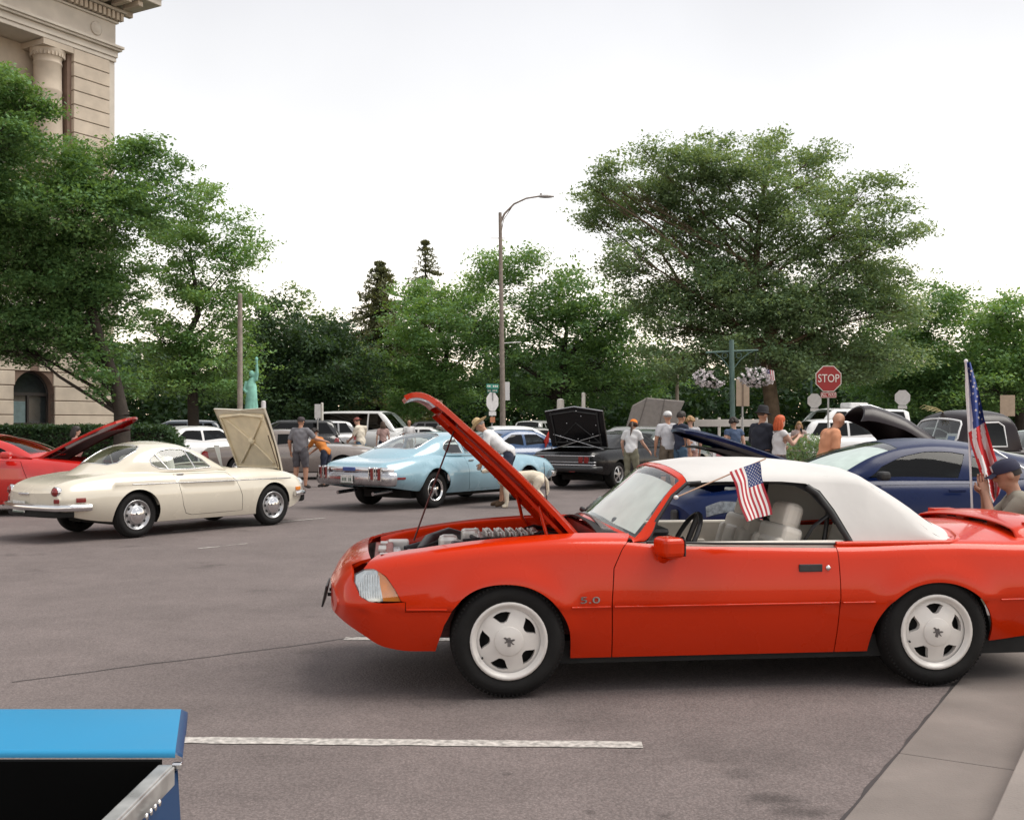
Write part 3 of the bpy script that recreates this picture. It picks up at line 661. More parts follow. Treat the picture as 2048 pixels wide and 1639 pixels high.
# clipped hedge: twiggy core and leaves over its face
hd = thing('hedge', 'long clipped dark green hedge in front of the courthouse', 'hedge', (-14.25, 34.0, 0))
def hedge(root, L, D, H, seed, n):
    g = np.random.default_rng(seed); c = MB(); c.grid(lambda u, v: Vector(((u - .5) * (L - .3), math.cos(PI * v) * (D / 2 - .12), min(H - .12, (H) * math.sin(PI * v) * 1.5) * (1 if u < .9 else max(.0, math.cos((u - .9) / .1 * 1.4)) * .9 + .1))), 40, 12)
    c.build('branches', M_bark, root)
    u = g.random(n); v = g.random(n); end = np.where(u > .9, np.cos((u - .9) / .1 * 1.4) * .9 + .1, 1.)
    P = np.stack([(u - .5) * L, np.cos(PI * v) * D / 2 * end**.5, np.minimum(H, H * np.sin(PI * v) * 1.5) * end], 1) + g.normal(size=(n, 3)) * .03
    V, F = leaves(P, 5, .1, .1, .085, .6, .1, seed); o = obj('leaves', fastmesh('leaves', V, F, LEAF['dark']), root); o['kind'] = 'stuff'
hedge(hd, 8.6, 1.5, 1.42, 5, 9000)
# ================================================================ vehicles: shared pieces
def paint(name, col, rough=.22, coat=1., metal=0., var=.03): return mat(name, col, rough, metal, coat, var=var, vs=2.5, rv=.05)
M_tyre = mat('tyre_rubber', (.009, .0085, .0085), .8, spec=.3, var=.25, vs=9, bump=.2, bs=60)
M_black = mat('black_trim', (.018, .018, .019), .5, var=.2)
M_dark = mat('dark_underbody', (.012, .012, .012), .9, var=.3)
M_chrome = mat('chrome', (.72, .72, .73), .12, 1.0, var=.06, rv=.06)
M_dchrome = mat('dull_chrome', (.45, .45, .47), .28, 1.0, var=.12, rv=.1)
M_white = mat('white_vinyl', (.58, .565, .55), .62, var=.09, vs=2.2, bump=.22, bs=7)
M_wwheel = mat('white_wheel_paint', (.66, .63, .60), .35, coat=.4, var=.07, vs=9)
M_silver = mat('silver_wheel', (.42, .42, .43), .3, .8, var=.1)
M_seat = mat('white_leather', (.76, .71, .64), .5, var=.08, vs=5, bump=.1, bs=60)
M_dseat = mat('dark_seat', (.03, .03, .032), .7, var=.2)
M_glass = glass('clear_glass', (.80, .86, .84)); M_tint = glass('tinted_glass', (.14, .16, .16), ior=1.33); M_priv = glass('dark_glass', (.02, .024, .028), ior=1.38); M_frost = glass('headlamp_glass', (.88, .9, .9))
M_lampred = mat('red_lamp', (.20, .012, .012), .15, coat=.6, var=.2, vs=20)
M_amber = mat('amber_lamp', (.72, .21, .015), .2, coat=.6, var=.15, vs=20)
M_lamp = mat('headlamp_reflector', (.62, .64, .65), .16, .6, var=.25, vs=30)
M_platew = mat('number_plate', (.62, .62, .60), .5, var=.25, vs=26)
M_ink = mat('dark_green_ink', (.06, .12, .09), .6)
M_paper = mat('paper', (.72, .72, .73), .8, var=.06)

WCACHE = {}
def wheel_meshes(style, r, w, rr):
    key = (style, r, w, rr)
    if key in WCACHE: return WCACHE[key]
    n = 40 if style in ('pony', 'steel', 'mag') else 24
    t = MB(); m_ = (r + rr) / 2
    t.lathe([(rr - .004, -.03), (rr + .004, -.008), (m_ - .01, .002), (m_ + .02, .0), (r - .028, -.012), (r - .008, -.03), (r, -.055), (r, -w + .055), (r - .008, -w + .03), (r - .03, -w + .01), (rr, -w + .03)], n, 0, 'y')
    for k in range(n * 2):                     # tread blocks read as grooves on the shoulder
        a = PI * k / n; t.box(((r - .016) * math.cos(a), -.030, (r - .016) * math.sin(a)), (.014, .022, .010), 0, Matrix.Rotation(-a, 3, 'Y'))
    tyre = t.mesh('wheel', [M_tyre]); subs = []
    q = MB()
    if style in ('pony', 'mag', 'five', 'ten', 'black'):
        q.lathe([(rr + .008, -.012), (rr + .008, -.001), (rr - .004, .002), (rr - .014, -.004), (rr - .02, -.018), (rr - .03, -.022)], n)
        q.v = [(a, c, -b) for a, b, c in q.v]
        ro = rr - .028; N = {'pony': 5, 'mag': 5, 'five': 5, 'ten': 10, 'black': 6}[style]
        r1, r2, a1, a2 = {'pony': (.60, .90, 9, 20), 'mag': (.36, .96, 16, 27), 'five': (.34, .93, 14, 25), 'ten': (.36, .92, 5, 11), 'black': (.3, .92, 12, 22)}[style]
        holes = []
        for k in range(N):
            ac = 2 * PI * (k + .5) / N + PI / 2 + (R(21) if style == 'pony' else 0); L = []
            for u in np.linspace(-1, 1, 5): L.append((ro * r2 * (1 - .04 * u * u) * math.cos(ac + R(a2) * u), ro * r2 * (1 - .04 * u * u) * math.sin(ac + R(a2) * u)))
            for v in (.66, .33):
                rv = r1 + (r2 - r1) * v; av = a1 + (a2 - a1) * v**.72; L.append((ro * rv * math.cos(ac + R(av)), ro * rv * math.sin(ac + R(av))))
            for u in np.linspace(1, -1, 3): L.append((ro * (r1 - .03 * (1 - u * u)) * math.cos(ac + R(a1) * u), ro * (r1 - .03 * (1 - u * u)) * math.sin(ac + R(a1) * u)))
            for v in (.33, .66):
                rv = r1 + (r2 - r1) * v; av = a1 + (a2 - a1) * v**.72; L.append((ro * rv * math.cos(ac - R(av)), ro * rv * math.sin(ac - R(av))))
            holes.append(L)
        circ = [(ro * math.cos(2 * PI * k / n), ro * math.sin(2 * PI * k / n)) for k in range(n)]
        P, T = cdt(circ, holes, .03 if style in ('pony', 'mag') else .05)
        rad = np.hypot(P[:, 0], P[:, 1]) / ro; dish = np.where(rad < .42, -.002, -.002 - .028 * ((rad - .42) / .58) ** .8)
        if style == 'mag': dish = -.05 + .04 * (1 - rad)
        V = np.stack([P[:, 0], dish, P[:, 1]], -1); fn = np.cross(V[T[:, 1]] - V[T[:, 0]], V[T[:, 2]] - V[T[:, 0]])[:, 1] < 0; T[fn] = T[fn][:, ::-1]
        q.add([tuple(v) for v in V], [tuple(t_) for t_ in T], 0, True)
        RV, RF = rims(V, T, np.tile([0, 1., 0], (len(V), 1)), .035); q.add([tuple(v) for v in RV], [tuple(t_) for t_ in RF], 0)
        if style == 'pony':
            q.lathe([(.0, .004), (.079, .003), (.082, .001), (.083, -.006)], 28); q.v[-28 * 4:] = [(a, c, -b) for a, b, c in q.v[-28 * 4:]]
        elif style == 'mag':
            q.lathe([(.0, .0), (.035, .0), (.04, -.01), (.04, -.05)], 20); q.v[-80:] = [(a, c, -b) for a, b, c in q.v[-80:]]
        rm = {'pony': M_wwheel, 'mag': M_chrome, 'five': M_silver, 'ten': M_silver, 'black': M_black}[style]
        subs.append(('rim', q.mesh('rim', [rm])))
        b = MB(); b.lathe([(0, -.075), (.12, -.075), (.125, -.09), (rr - .01, -.10), (rr, -.03)], 24); b.v = [(a, c, -b_) for a, b_, c in b.v]; subs.append(('brake', b.mesh('brake', [M_dark])))
        if style == 'pony':                    # small running horse over three bars, and a valve
            horse = [(-.026, .004), (-.030, .010), (-.022, .012), (-.012, .009), (.004, .010), (.012, .018), (.020, .022), (.028, .018), (.024, .014), (.018, .011), (.014, .002), (.024, -.004), (.020, -.008), (.008, -.004), (-.006, -.003), (-.014, -.012), (-.024, -.016), (-.026, -.012), (-.017, -.008), (-.014, .0)]
            e = MB(); e.prism([(a * 1.15, b_ * 1.15) for a, b_ in horse], lambda u, v, w_: Vector((u, .0068 - w_, v)), .003)
            for k in (-1, 0, 1): e.prism([(k * .008 - .003, -.036), (k * .008 + .003, -.036), (k * .008 + .003, .030 - abs(k) * .004), (k * .008 - .003, .030 - abs(k) * .004)], lambda u, v, w_: Vector((u * .8, .0058 - w_, v * .8)), .002)
            subs.append(('emblem', e.mesh('emblem', [mat('emblem_grey', (.10, .09, .09), .5)])))
            e = MB(); e.tube([(.15, -.01, -.09), (.152, .004, -.092)], .006, 8); subs.append(('valve', e.mesh('valve', [M_black])))
    else:                                      # pressed steel with slots and a bright hub cap
        q.lathe([(rr + .006, -.012), (rr + .006, -.002), (rr - .006, .0), (rr - .016, -.012), (rr - .03, -.03), (rr - .06, -.028), (rr * .55, .0), (rr * .5, .002)], n); q.v = [(a, c, -b) for a, b, c in q.v]
        subs.append(('rim', q.mesh('rim', [M_silver if style == 'steel' else M_silver])))
        h = MB(); h.lathe([(0, .03), (rr * .2, .029), (rr * .3, .024), (rr * .42, .014), (rr * .5, .004), (rr * .56, .002)], 28); h.v = [(a, c, -b) for a, b, c in h.v]; subs.append(('hub_cap', h.mesh('hub_cap', [M_chrome])))
        d = MB()
        for k in range(10):
            a = 2 * PI * k / 10; d.ell((rr * .74 * math.cos(a), -.014, rr * .74 * math.sin(a)), (.022, .006, .015), 8, 4, 0, Matrix.Rotation(-a - PI / 2, 3, 'Y'))
        subs.append(('slots', d.mesh('slots', [M_dark])))
    WCACHE[key] = (tyre, subs); return WCACHE[key]
def wheel(root, x, y, r, w, rr, style, sg, rot=0.):
    tyre, subs = wheel_meshes(style, r, w, rr); o = obj('wheel', tyre, root, (x, y, r), (0, 0, 0 if sg > 0 else PI))
    o.rotation_mode = 'XYZ'
    if rot: o.rotation_euler = (Matrix.Rotation(0 if sg > 0 else PI, 3, 'Z') @ Matrix.Rotation(rot, 3, 'Y')).to_euler()
    for nm, me in subs:
        c_ = obj(nm, me, o)
        if nm == 'slots': c_['kind'] = 'stuff'
    return o
def liner(root, cx, r, yo, yi, zc):
    """dark wheel house"""
    q = MB(); n = 14; A = [R(-4 + 188 * k / n) for k in range(n + 1)]
    a = [(cx + r * math.cos(t), yo, zc + r * math.sin(t)) for t in A]; b = [(cx + r * math.cos(t), yi, zc + r * math.sin(t)) for t in A]
    q.add(a + b, [(i, i + 1, i + n + 2, i + n + 1) for i in range(n)]); q.add(b, [tuple(range(n + 1))]); return q
def underbody(root, x0, x1, hw, z0, z1, arches, name='underbody'):
    q = MB(); q.box(((x0 + x1) / 2, 0, (z0 + z1) / 2), (x1 - x0, 2 * hw, z1 - z0))
    for cx, r, yo, zc in arches:
        for sg in (1, -1):
            l = liner(root, cx, r, sg * yo, sg * (yo - .34), zc); q.add(l.v, l.f, 0)
    return q.build(name, M_dark, root)
def plate(root, c, M, name='number_plate', ink=M_ink, w=.305, h=.152):
    q = MB(); q.box((0, 0, 0), (w, .008, h), 0)
    o = q.build(name, M_platew, root, bevel=.004); o.location = c; o.rotation_euler = M.to_euler()
    e = MB(); e.box((0, -.005, -.066 * h / .152), (w * .9, .004, .012)); 
    for k in range(6): e.box((-w * .34 + k * w * .136, -.005, -.004), (w * .075, .004, h * .40)) if k != 3 else None
    e.build('characters', ink, o); return o

# ---------------------------------------------------------------- red convertible
TH = R(6.3); cs, sn = math.cos(TH), math.sin(TH)
def place(ax, ay, lx, ly, th): return (ax - (lx * math.cos(th) - ly * math.sin(th)), ay - (lx * math.sin(th) + ly * math.cos(th)), 0)
MU = thing('convertible', 'orange red convertible with white soft top and bonnet raised, nearest car', 'car', place(-.017, 6.2, .97, -.86, TH), TH)
P_red = paint('orange_red_paint', (.56, .026, .001), .28, .42); P_red.node_tree.nodes['Principled BSDF'].inputs['Specular IOR Level'].default_value = .16
def mu_emb(x, z):                              # bodyside crease, flared arch lips
    e = .006 * np.tanh((z - .505) / .009)
    for cx in (.97, 3.505):
        d = np.hypot(x - cx, (z - .32)); e = e + .016 * np.exp(-((d - .34) / .085)**2) * np.clip((z - .25) / .12, 0, 1)
    return e
LB = Loft(dict(zs=[(0, .585), (.04, .655), (.12, .73), (.2, .765), (.47, .82), (.81, .862), (1.04, .878), (1.27, .886), (1.65, .882), (1.9, .862), (2.5, .845), (3.03, .835), (3.6, .845), (4.05, .83), (4.4, .82), (4.56, .72)],
               zt=[(0, .60), (.04, .68), (.12, .765), (.2, .80), (.5, .86), (1., .93), (1.5, .965), (1.7, .955), (2, .9), (3, .87), (3.6, .90), (4.05, .905), (4.4, .89), (4.56, .75)],
               ws=[(0, .56), (.1, .67), (.3, .765), (.8, .812), (1.65, .818), (3, .818), (4, .805), (4.4, .775), (4.56, .67)],
               wm=[(0, .62), (.06, .73), (.15, .79), (.3, .83), (.6, .858), (1, .868), (3.5, .868), (4.2, .855), (4.5, .80), (4.56, .74)],
               wb=[(0, .54), (.15, .69), (.5, .76), (1.3, .775), (3.1, .775), (4.2, .76), (4.56, .66)],
               zm=[(0, .52), (4.56, .54)], zb=[(0, .455), (.05, .42), (.15, .36), (.28, .285), (.42, .262), (.56, .26), (1.3, .205), (3.1, .205), (3.88, .25), (4.3, .30), (4.56, .42)]),
          fil=.055, bowF=(.06, .5, 2.5), bowR=(.06, .5, 2.5), emb=mu_emb, tuck=1.5, xs=[.01, .02, .03, .045, .06, .08, .1, .13, .16, .2, 4.45, 4.5, 4.53])
fa = [(.57, .30), (.605, .42), (.655, .515), (.72, .585), (.82, .635), (.95, .65), (1.08, .63), (1.19, .57), (1.27, .48), (1.32, .37), (1.335, .206)]
ra = [(3.115, .206), (3.13, .36), (3.18, .46), (3.26, .54), (3.37, .60), (3.505, .622), (3.64, .60), (3.75, .54), (3.83, .45), (3.875, .34), (3.885, .25)]
def smooth(pts, n=4):
    P = [np.array(p) for p in pts]; o = []
    for i in range(len(P) - 1):
        a, b, c, d = P[max(i - 1, 0)], P[i], P[i + 1], P[min(i + 2, len(P) - 1)]
        for k in range(n): t = k / n; o.append(tuple(.5 * (2 * b + (c - a) * t + (2 * a - 5 * b + 4 * c - d) * t * t + (3 * b - a - 3 * c + d) * t**3)))
    return o + [tuple(P[-1])]
def both(name, L, poly, m, root, holes=(), h=.06, th=.014, labels=(None, None), rm=None, **k):
    out = []
    for sg in (-1, 1):
        p = PM(); L.side(p, poly, holes, sg, h, th=th, rmi=1, **k); o = p.build(name, [m, rm or m], root); out.append(o)
    return out
hood_y = .66
nosetop = [(.235, .60, 'y'), (.20, .55, 'y')]
both('front_bumper', LB, [(0, .455)] + [(x, float(LB.p['zb'](np.array(x)))) for x in (.03, .06, .1, .15, .21, .28, .35, .42, .5, .56)] + [(.57, .30), (.605, .42), (.645, .497), (.388, .497), (.388, .556), (.18, .556), (.135, .58), (.10, .66), (.105, .712), (.12, .45, 'y'), (.0, .45, 'y')], P_red, MU, h=.05)
both('front_fender', LB, [(.392, .503), (.645, .503)] + smooth(fa[2:]) + [(x, .206) for x in (1.42, 1.5, 1.574)] + [(1.556, .54), (1.57, .73), (1.62, .83), (1.655, .881), (1.69, .72, 'y'), (1.70, .66, 'y'), (1.34, .665, 'y'), (1.3, .675, 'y'), (.9, .67, 'y'), (.5, .645, 'y'), (.26, .60, 'y'), (.165, .735), (.22, .735), (.285, .695), (.335, .62), (.365, .562), (.392, .556)], P_red, MU, h=.03)
doors = both('door', LB, [(1.58, .206)] + [(x, .206) for x in (2.0, 2.4, 2.7)] + [(2.908, .206), (2.908, .84)] + [(x, 1) and (x, 2.) for x in (2.6, 2.2, 1.9, 1.75)] + [(1.66, 2.), (1.625, .83), (1.576, .73), (1.562, .54)], P_red, MU, h=.036)
both('rear_quarter', LB, [(2.914, .206), (3.0, .206)] + smooth(ra) + [(3.95, .257), (4.1, .275), (4.3, .30), (4.45, .36), (4.56, .43), (4.56, .9), (4.5, .55, 'y'), (3.75, .62, 'y'), (3.66, .70, 'y'), (3.4, .74, 'y'), (2.914, .76, 'y')], P_red, MU, h=.036)
p = PM(); LB.top(p, [(3.62, -.80), (4.46, -.74), (4.46, .74), (3.62, .80)], h=.08, k=.75, th=.01); p.build('boot_lid', P_red, MU)
p = PM(); LB.top(p, [(-.0, -.82), (.215, -.86), (.215, .86), (0, .82)], h=.07, th=.02); LB.cap(p, 0., -1); p.build('nose_panel', P_red, MU); p = PM(); LB.cap(p, 4.56, 1); p.build('rear_bumper', P_red, MU)
p = PM(); LB.top(p, [(1.52, -.90), (1.76, -.92), (1.76, .92), (1.52, .92)], h=.09, th=.01, off=-.012); cw = p.build('cowl', M_dark, MU)
q = MB()                                       # louvres across the cowl
for k in range(42):
    y = -.62 + k * .03; q.box((1.63, y, .967 - .085 * abs(y / .66)**2.2), (.13, .012, .012))
q.build('louvres', M_dchrome, cw)
underbody(MU, 1.28, 4.2, .74, .17, .30, [(.97, .40, .765, .3), (3.505, .385, .765, .3)])  # floor box widened and lowered to deepen the shade under the car
q = MB(); q.box((.99, 0, .32), (.12, 1.2, .1)); q.tube([(3.0, .3, .2), (3.6, .35, .28), (4.45, .42, .27)], .03, 8); q.build('exhaust', M_dark, MU); q = MB(); q.tube([(3.9, -.5, .27), (4.48, -.5, .27)], .028, 8); q.build('exhaust', M_dark, MU)
# lamps
for sg in (-1, 1):
    p = PM(); LB.side(p, [(.108, .655), (.138, .585), (.182, .560), (.262, .560), (.232, .735), (.165, .731), (.114, .70)], sg=sg, h=.03, off=-.012, th=0)
    hl = p.build('headlight', M_lamp, MU)
    p = PM(); LB.side(p, [(.262, .560), (.362, .560), (.332, .62), (.283, .692), (.235, .727)], sg=sg, h=.03, off=-.010, th=0); p.build('turn_signal', M_amber, hl)
    p = PM(); LB.side(p, [(.108, .655), (.138, .585), (.182, .560), (.362, .560), (.332, .62), (.283, .692), (.22, .733), (.165, .731), (.114, .70)], sg=sg, h=.04, off=.001, th=.012); p.build('lens', M_frost, hl)
    rb = MB()
    for k in range(9):
        x = .135 + k * .014; v = LB.pt(np.array([x, x]), np.array([.3, .75]), sg) * 1; a = LB.S([(x, .575), (x, .70 if x > .15 else .66)]); P3 = LB.pt(np.array([c_[0] for c_ in a]), np.array([c_[1] for c_ in a]), sg); rb.tube([Vector(P3[0]) - Vector((0, sg * .006, 0)), Vector(P3[1]) - Vector((0, sg * .006, 0))], .002, 4)
    rb.build('lens_ribs', M_paper, hl)
    q = MB(); v = LB.pt(np.array([.08]), np.array([.1]), sg)[0]
q = MB(); q.box((0, 0, 0), (.012, .36, .13)); fp = q.build('front_plate', M_black, MU, (-.095, -.05, .50), (0, R(12), 0), bevel=.003)
q = MB(); q.box((-.05, -.14, .5), (.06, .02, .02)); q.build('plate_bracket', M_black, MU); q = MB(); q.box((-.05, .06, .5), (.06, .02, .02)); q.build('plate_bracket', M_black, MU)
# open engine bay
q = MB(); q.box((.9, 0, .34), (1.4, 1.3, .04)); q.box((1.56, 0, .62), (.04, 1.34, .56)); q.box((.3, 0, .5), (.03, 1.1, .3))
for sg in (-1, 1): q.box((.9, sg * .63, .58), (1.3, .02, .44))
bay = q.build('engine_bay', mat('engine_bay_paint', (.10, .012, .008), .5, var=.5, vs=9), MU)
for sg in (-1, 1):
    p = PM()
    xs_ = np.linspace(.24, 1.36, 30); yy = np.interp(xs_, [.24, .5, .9, 1.36], [.59, .635, .66, .655]); zz = LB.topZ(xs_, yy) - .012
    V = np.concatenate([np.stack([xs_, sg * yy, zz], -1), np.stack([xs_, sg * (yy - .03), zz - .02], -1), np.stack([xs_, sg * (yy - .035), zz - .10], -1)]); n_ = 30
    F = [(a + k * n_, a + 1 + k * n_, a + (k + 1) * n_) for k in (0, 1) for a in range(n_ - 1)] + [(a + 1 + k * n_, a + 1 + (k + 1) * n_, a + (k + 1) * n_) for k in (0, 1) for a in range(n_ - 1)]
    p.add(V, F, np.zeros_like(V)); p.build('fender_rail', P_red, MU)
en = MB(); en.box((1.02, .02, .56), (.62, .5, .3)); eng = en.build('engine', M_dark, MU, bevel=.03)
M_alu = mat('cast_aluminium', (.66, .65, .62), .35, .35, var=.2, vs=18); M_blk = mat('black_plastic', (.025, .024, .026), .45, var=.3, vs=12)
q = MB(); q.box((1.04, 0, .80), (.34, .24, .10)); q.build('intake_plenum', M_alu, eng, bevel=.02)
for k in range(6):
    for sg in (-1, 1):
        q = MB(); x = .86 + k * .075; q.tube([(x, sg * .06, .845), (x, sg * .16, .85), (x, sg * .235, .80), (x, sg * .25, .72)], .026, 8); q.build('intake_runner', M_alu, eng)
for sg in (-1, 1):
    q = MB(); q.box((1.04, sg * .30, .70), (.5, .12, .10)); q.build('valve_cover', M_blk, eng, bevel=.025)
q = MB(); q.tube([(.80, .05, .80), (.68, .08, .83), (.56, .0, .80), (.50, -.2, .75)], [.05, .055, .055, .05], 12); q.build('intake_hose', M_blk, eng)
q = MB(); q.tube([(.62, -.34, .76), (.76, -.36, .80), (.84, -.30, .80)], .03, 10); q.build('radiator_hose', M_blk, eng); q = MB(); q.tube([(.40, .3, .72), (.6, .34, .77), (.84, .3, .8)], .025, 8); q.build('radiator_hose', M_blk, eng)
def bit(name, c, d, m, par=bay, bv=.012, rot=0):
    q = MB(); q.box((0, 0, 0), d); return q.build(name, m, par, c, (0, 0, rot), bevel=bv)
M_gry = mat('grey_plastic', (.22, .21, .2), .5, var=.2); M_wht = mat('translucent_bottle', (.78, .77, .72), .4, var=.1)
bit('battery', (.50, -.42, .70), (.20, .22, .17), M_blk); bit('battery_top', (.50, -.42, .785), (.19, .21, .02), M_gry)
bit('air_box', (.62, -.44, .70), (.12, .24, .17), M_gry); bit('coolant_bottle', (.40, -.44, .70), (.12, .2, .12), M_wht); bit('washer_bottle', (.36, .44, .70), (.14, .16, .14), M_wht)
bit('fuse_box', (1.30, -.50, .76), (.14, .12, .1), M_blk); bit('brake_booster', (1.42, -.36, .78), (.12, .2, .2), M_blk, bv=.05); bit('master_cylinder', (1.30, -.36, .80), (.14, .08, .08), M_alu); bit('reservoir', (.78, -.47, .76), (.1, .1, .12), M_wht, bv=.03)
q = MB(); q.lathe([(0, .02), (.075, .02), (.08, 0), (.08, -.1)], 18, axis='x', c=(.72, -.22, .76)); q.build('alternator', M_alu, eng)
q = MB(); q.lathe([(0, .01), (.05, .01), (.055, -.04)], 18, axis='x', c=(.72, .2, .74)); q.build('pulley', M_gry, eng)
q = MB()
for k in range(6):
    y = -.5 + k * .2; q.tube([(1.5, y, .82), (1.25, y * .8 + .05 * math.sin(k), .86 + .02 * math.sin(k * 2)), (1.0, y * .7, .80)], .009, 6)
q.tube([(.45, -.3, .78), (.6, -.2, .83), (.9, -.28, .82), (1.3, -.3, .86)], .008, 6); q.build('hoses_and_wires', M_black, bay)
q = MB(); q.box((.30, 0, .745), (.05, 1.08, .04)); q.box((.265, 0, .70), (.02, 1.0, .10)); q.build('radiator_support', mat('worn_red', (.34, .06, .04), .5, var=.4, vs=20), bay, bevel=.01)
q = MB(); q.box((.25, 0, .738), (.085, 1.12, .012)); q.build('radiator_cover', mat('worn_red', (.34, .06, .04)), bay, bevel=.004)
for k_, (y, w_) in enumerate(((-.50, .14), (-.30, .10), (.05, .2), (.35, .12))): bit('bracket', (.255 + .01 * (k_ % 2), y, .756), (.05, w_, .022), M_wht if k_ % 2 == 0 else M_alu, bay, .004)
bit('strut_tower', (1.10, -.53, .79), (.24, .20, .06), mat('worn_red', (.34, .06, .04)), bay, .03); bit('strut_cap', (1.10, -.53, .83), (.10, .10, .03), M_alu, bay, .012)
bit('throttle_body', (.80, -.10, .83), (.10, .14, .12), M_alu, eng, .02); bit('ignition_coil', (.72, -.38, .80), (.10, .09, .09), M_blk, bay, .015); bit('relay_box', (.92, -.54, .80), (.12, .07, .07), M_blk, bay); bit('air_meter', (.66, -.25, .81), (.12, .13, .12), M_alu, eng, .03)
q = MB()
for k in range(9): q.box((.90 + .036 * k, -.10, .868), (.012, .30, .028))
q.build('plenum_fins', M_alu, eng, bevel=.004)
q = MB()
for k in range(5): q.tube([(.88 + .08 * k, -.30, .78), (.84 + .07 * k, -.38, .86), (.74, -.37, .85)], .007, 5)
q.build('plug_leads', M_black, eng)
q = MB(); q.tube([(1.34, -.36, .83), (1.2, -.44, .88), (1.0, -.47, .86), (.86, -.42, .84), (.80, -.25, .86)], .012, 6); q.build('vacuum_hose', M_black, bay)
q = MB(); q.box((.345, 0, .64), (.05, .62, .2)); q.build('radiator', M_dchrome, bay)
# raised bonnet, hinged at the cowl
HX, HZ, HA = 1.37, .90, R(50)
Mh = Matrix.Translation((HX, 0, HZ)) @ Matrix.Rotation(HA, 4, 'Y') @ Matrix.Translation((-HX, 0, -HZ))
p = PM()
hp = [(1.50, -.80), (1.50, .80)] + [(x, min(.95, float(np.interp(x, [.2, .24, .5, .9, 1.36], [.80, .83, .85, .835, .81])))) for x in (1.3, 1.1, .9, .7, .5, .35, .285)] + [(x, -float(np.interp(x, [.2, .24, .5, .9, 1.36], [.80, .83, .85, .835, .81]))) for x in (.285, .35, .5, .7, .9, 1.1, 1.3)]
LB.top(p, hp, h=.07, th=.026, M=Mh); bon = p.build('bonnet', P_red, MU)
LI = Loft(dict(zs=[(.2, .735), (1.6, .86)], zt=[(.2, .78), (.5, .84), (1., .91), (1.6, .94)], ws=[(.2, .70), (1.6, .72)], wm=[(0, .8)], wb=[(0, .8)], zm=[(0, .5)], zb=[(0, .3)]))
p = PM(); LI.top(p, [(.33, -.80), (1.40, -.84), (1.40, .84), (.33, .80)], holes=[[(.45, -.7), (1.25, -.7), (1.25, -.06), (.45, -.1)], [(.45, .7), (.45, .1), (1.25, .06), (1.25, .7)]], h=.12, th=.02, M=Mh); p.build('bonnet_frame', P_red, bon)
def hpt(x, y, z): return Mh @ Vector((x, y, z))
q = MB()                                       # rolled front lip of the bonnet
def lipw(d): return .5 * (1.20 - .03 * d)
def lip(u, d, dz=0.):
    y = (u - .5) * 2 * lipw(d); return hpt(.285 - (.175 - dz) * math.sin(1.45 * d), y, float(LB.topZ(np.array(.285), np.array(abs(y)))) - .002 - dz - (.15 - dz) * (1 - math.cos(1.45 * d)))
q.grid(lambda u, v: lip(u, v), 24, 9); q.grid(lambda u, v: lip(1 - u, v, .03), 24, 9)
for u in (0, 1): q.grid(lambda a_, v: lip(u, v, .03 * a_), 1, 9)
q.grid(lambda u, a_: lip(u, 1, .03 * a_), 24, 1); q.build('bonnet_lip', P_red, bon)
q = MB(); q.tube([(.46, .30, .78), hpt(.47, .42, .79).lerp(Vector((.46, .30, .78)), .6) + Vector((.01, 0, 0)), hpt(.5, .45, .80)], .006, 6); q.build('prop_rod', mat('dark_red_rod', (.10, .015, .012), .5), MU)
for sg in (-1, 1):
    q = MB(); q.tube([(1.28, sg * .6, .80), (1.22, sg * .6, .90), hpt(1.12, sg * .58, .86)], .012, 6); q.build('hinge', P_red, bon)
# soft top
def hz_side(pts): return pts
ZR = [(1.70, .87), (1.74, .895), (1.85, 1.005), (1.98, 1.145), (2.05, 1.215), (2.10, 1.24), (2.3, 1.252), (2.6, 1.25), (2.85, 1.245), (3.02, 1.238), (3.13, 1.222), (3.2, 1.17), (3.4, 1.01), (3.55, .89), (3.66, .845)]
ZC = [(1.70, .94), (1.74, .97), (1.85, 1.075), (1.98, 1.21), (2.05, 1.285), (2.10, 1.305), (2.3, 1.335), (2.6, 1.335), (2.85, 1.32), (3.02, 1.30), (3.13, 1.275), (3.22, 1.21), (3.4, 1.07), (3.55, .95), (3.66, .89)]
LH = Loft(dict(zb=[(1.70, .862), (1.9, .852), (2.5, .842), (3.03, .834), (3.66, .838)], zs=ZR, zt=ZC, wb=[(1.7, .755), (3.0, .755), (3.66, .745)], ws=[(1.70, .752), (1.85, .70), (2.05, .61), (2.3, .585), (2.9, .585), (3.12, .61), (3.4, .68), (3.66, .735)]),
          fil=.05, house=True, bowF=(.17, .5, 2.), bowR=(.20, .6, 2.), crown=2.4, bulge=.012, xs=[1.72, 1.78, 2.02, 2.08, 3.06, 3.12, 3.18])
wp = [(1.77, .868), (1.87, .983), (1.995, 1.122), (2.085, 1.198), (2.16, 1.202), (2.4, 1.207), (2.65, 1.205), (2.80, 1.192), (2.88, 1.15), (2.95, 1.04), (3.05, .838)]
st = PM()
for sg in (-1, 1):
    LH.side(st, [(2.085, .99), (2.11, 1.195)] + wp[5:8] + wp[8:] + [(3.1, .838), (3.3, .838), (3.5, .838), (3.655, .842)] + [(3.66, .845), (3.55, .889), (3.4, .984), (3.22, 1.099), (3.12, 1.164), (3.02, 1.204), (2.85, 1.234), (2.6, 1.249), (2.3, 1.251), (2.10, 1.239)], sg=sg, h=.06, th=.02, rmi=1) if False else None
    LH.side(st, [(2.09, 1.197), (2.16, 1.202), (2.4, 1.207), (2.65, 1.205), (2.80, 1.192), (2.88, 1.15), (2.95, 1.04), (3.05, .836), (3.3, .838), (3.655, .838)] + [(x, 9.) for x in (3.655, 3.55, 3.4, 3.3, 3.22, 3.12, 3.02, 2.85, 2.6, 2.3, 2.085)], sg=sg, h=.05, th=.012, rmi=1)
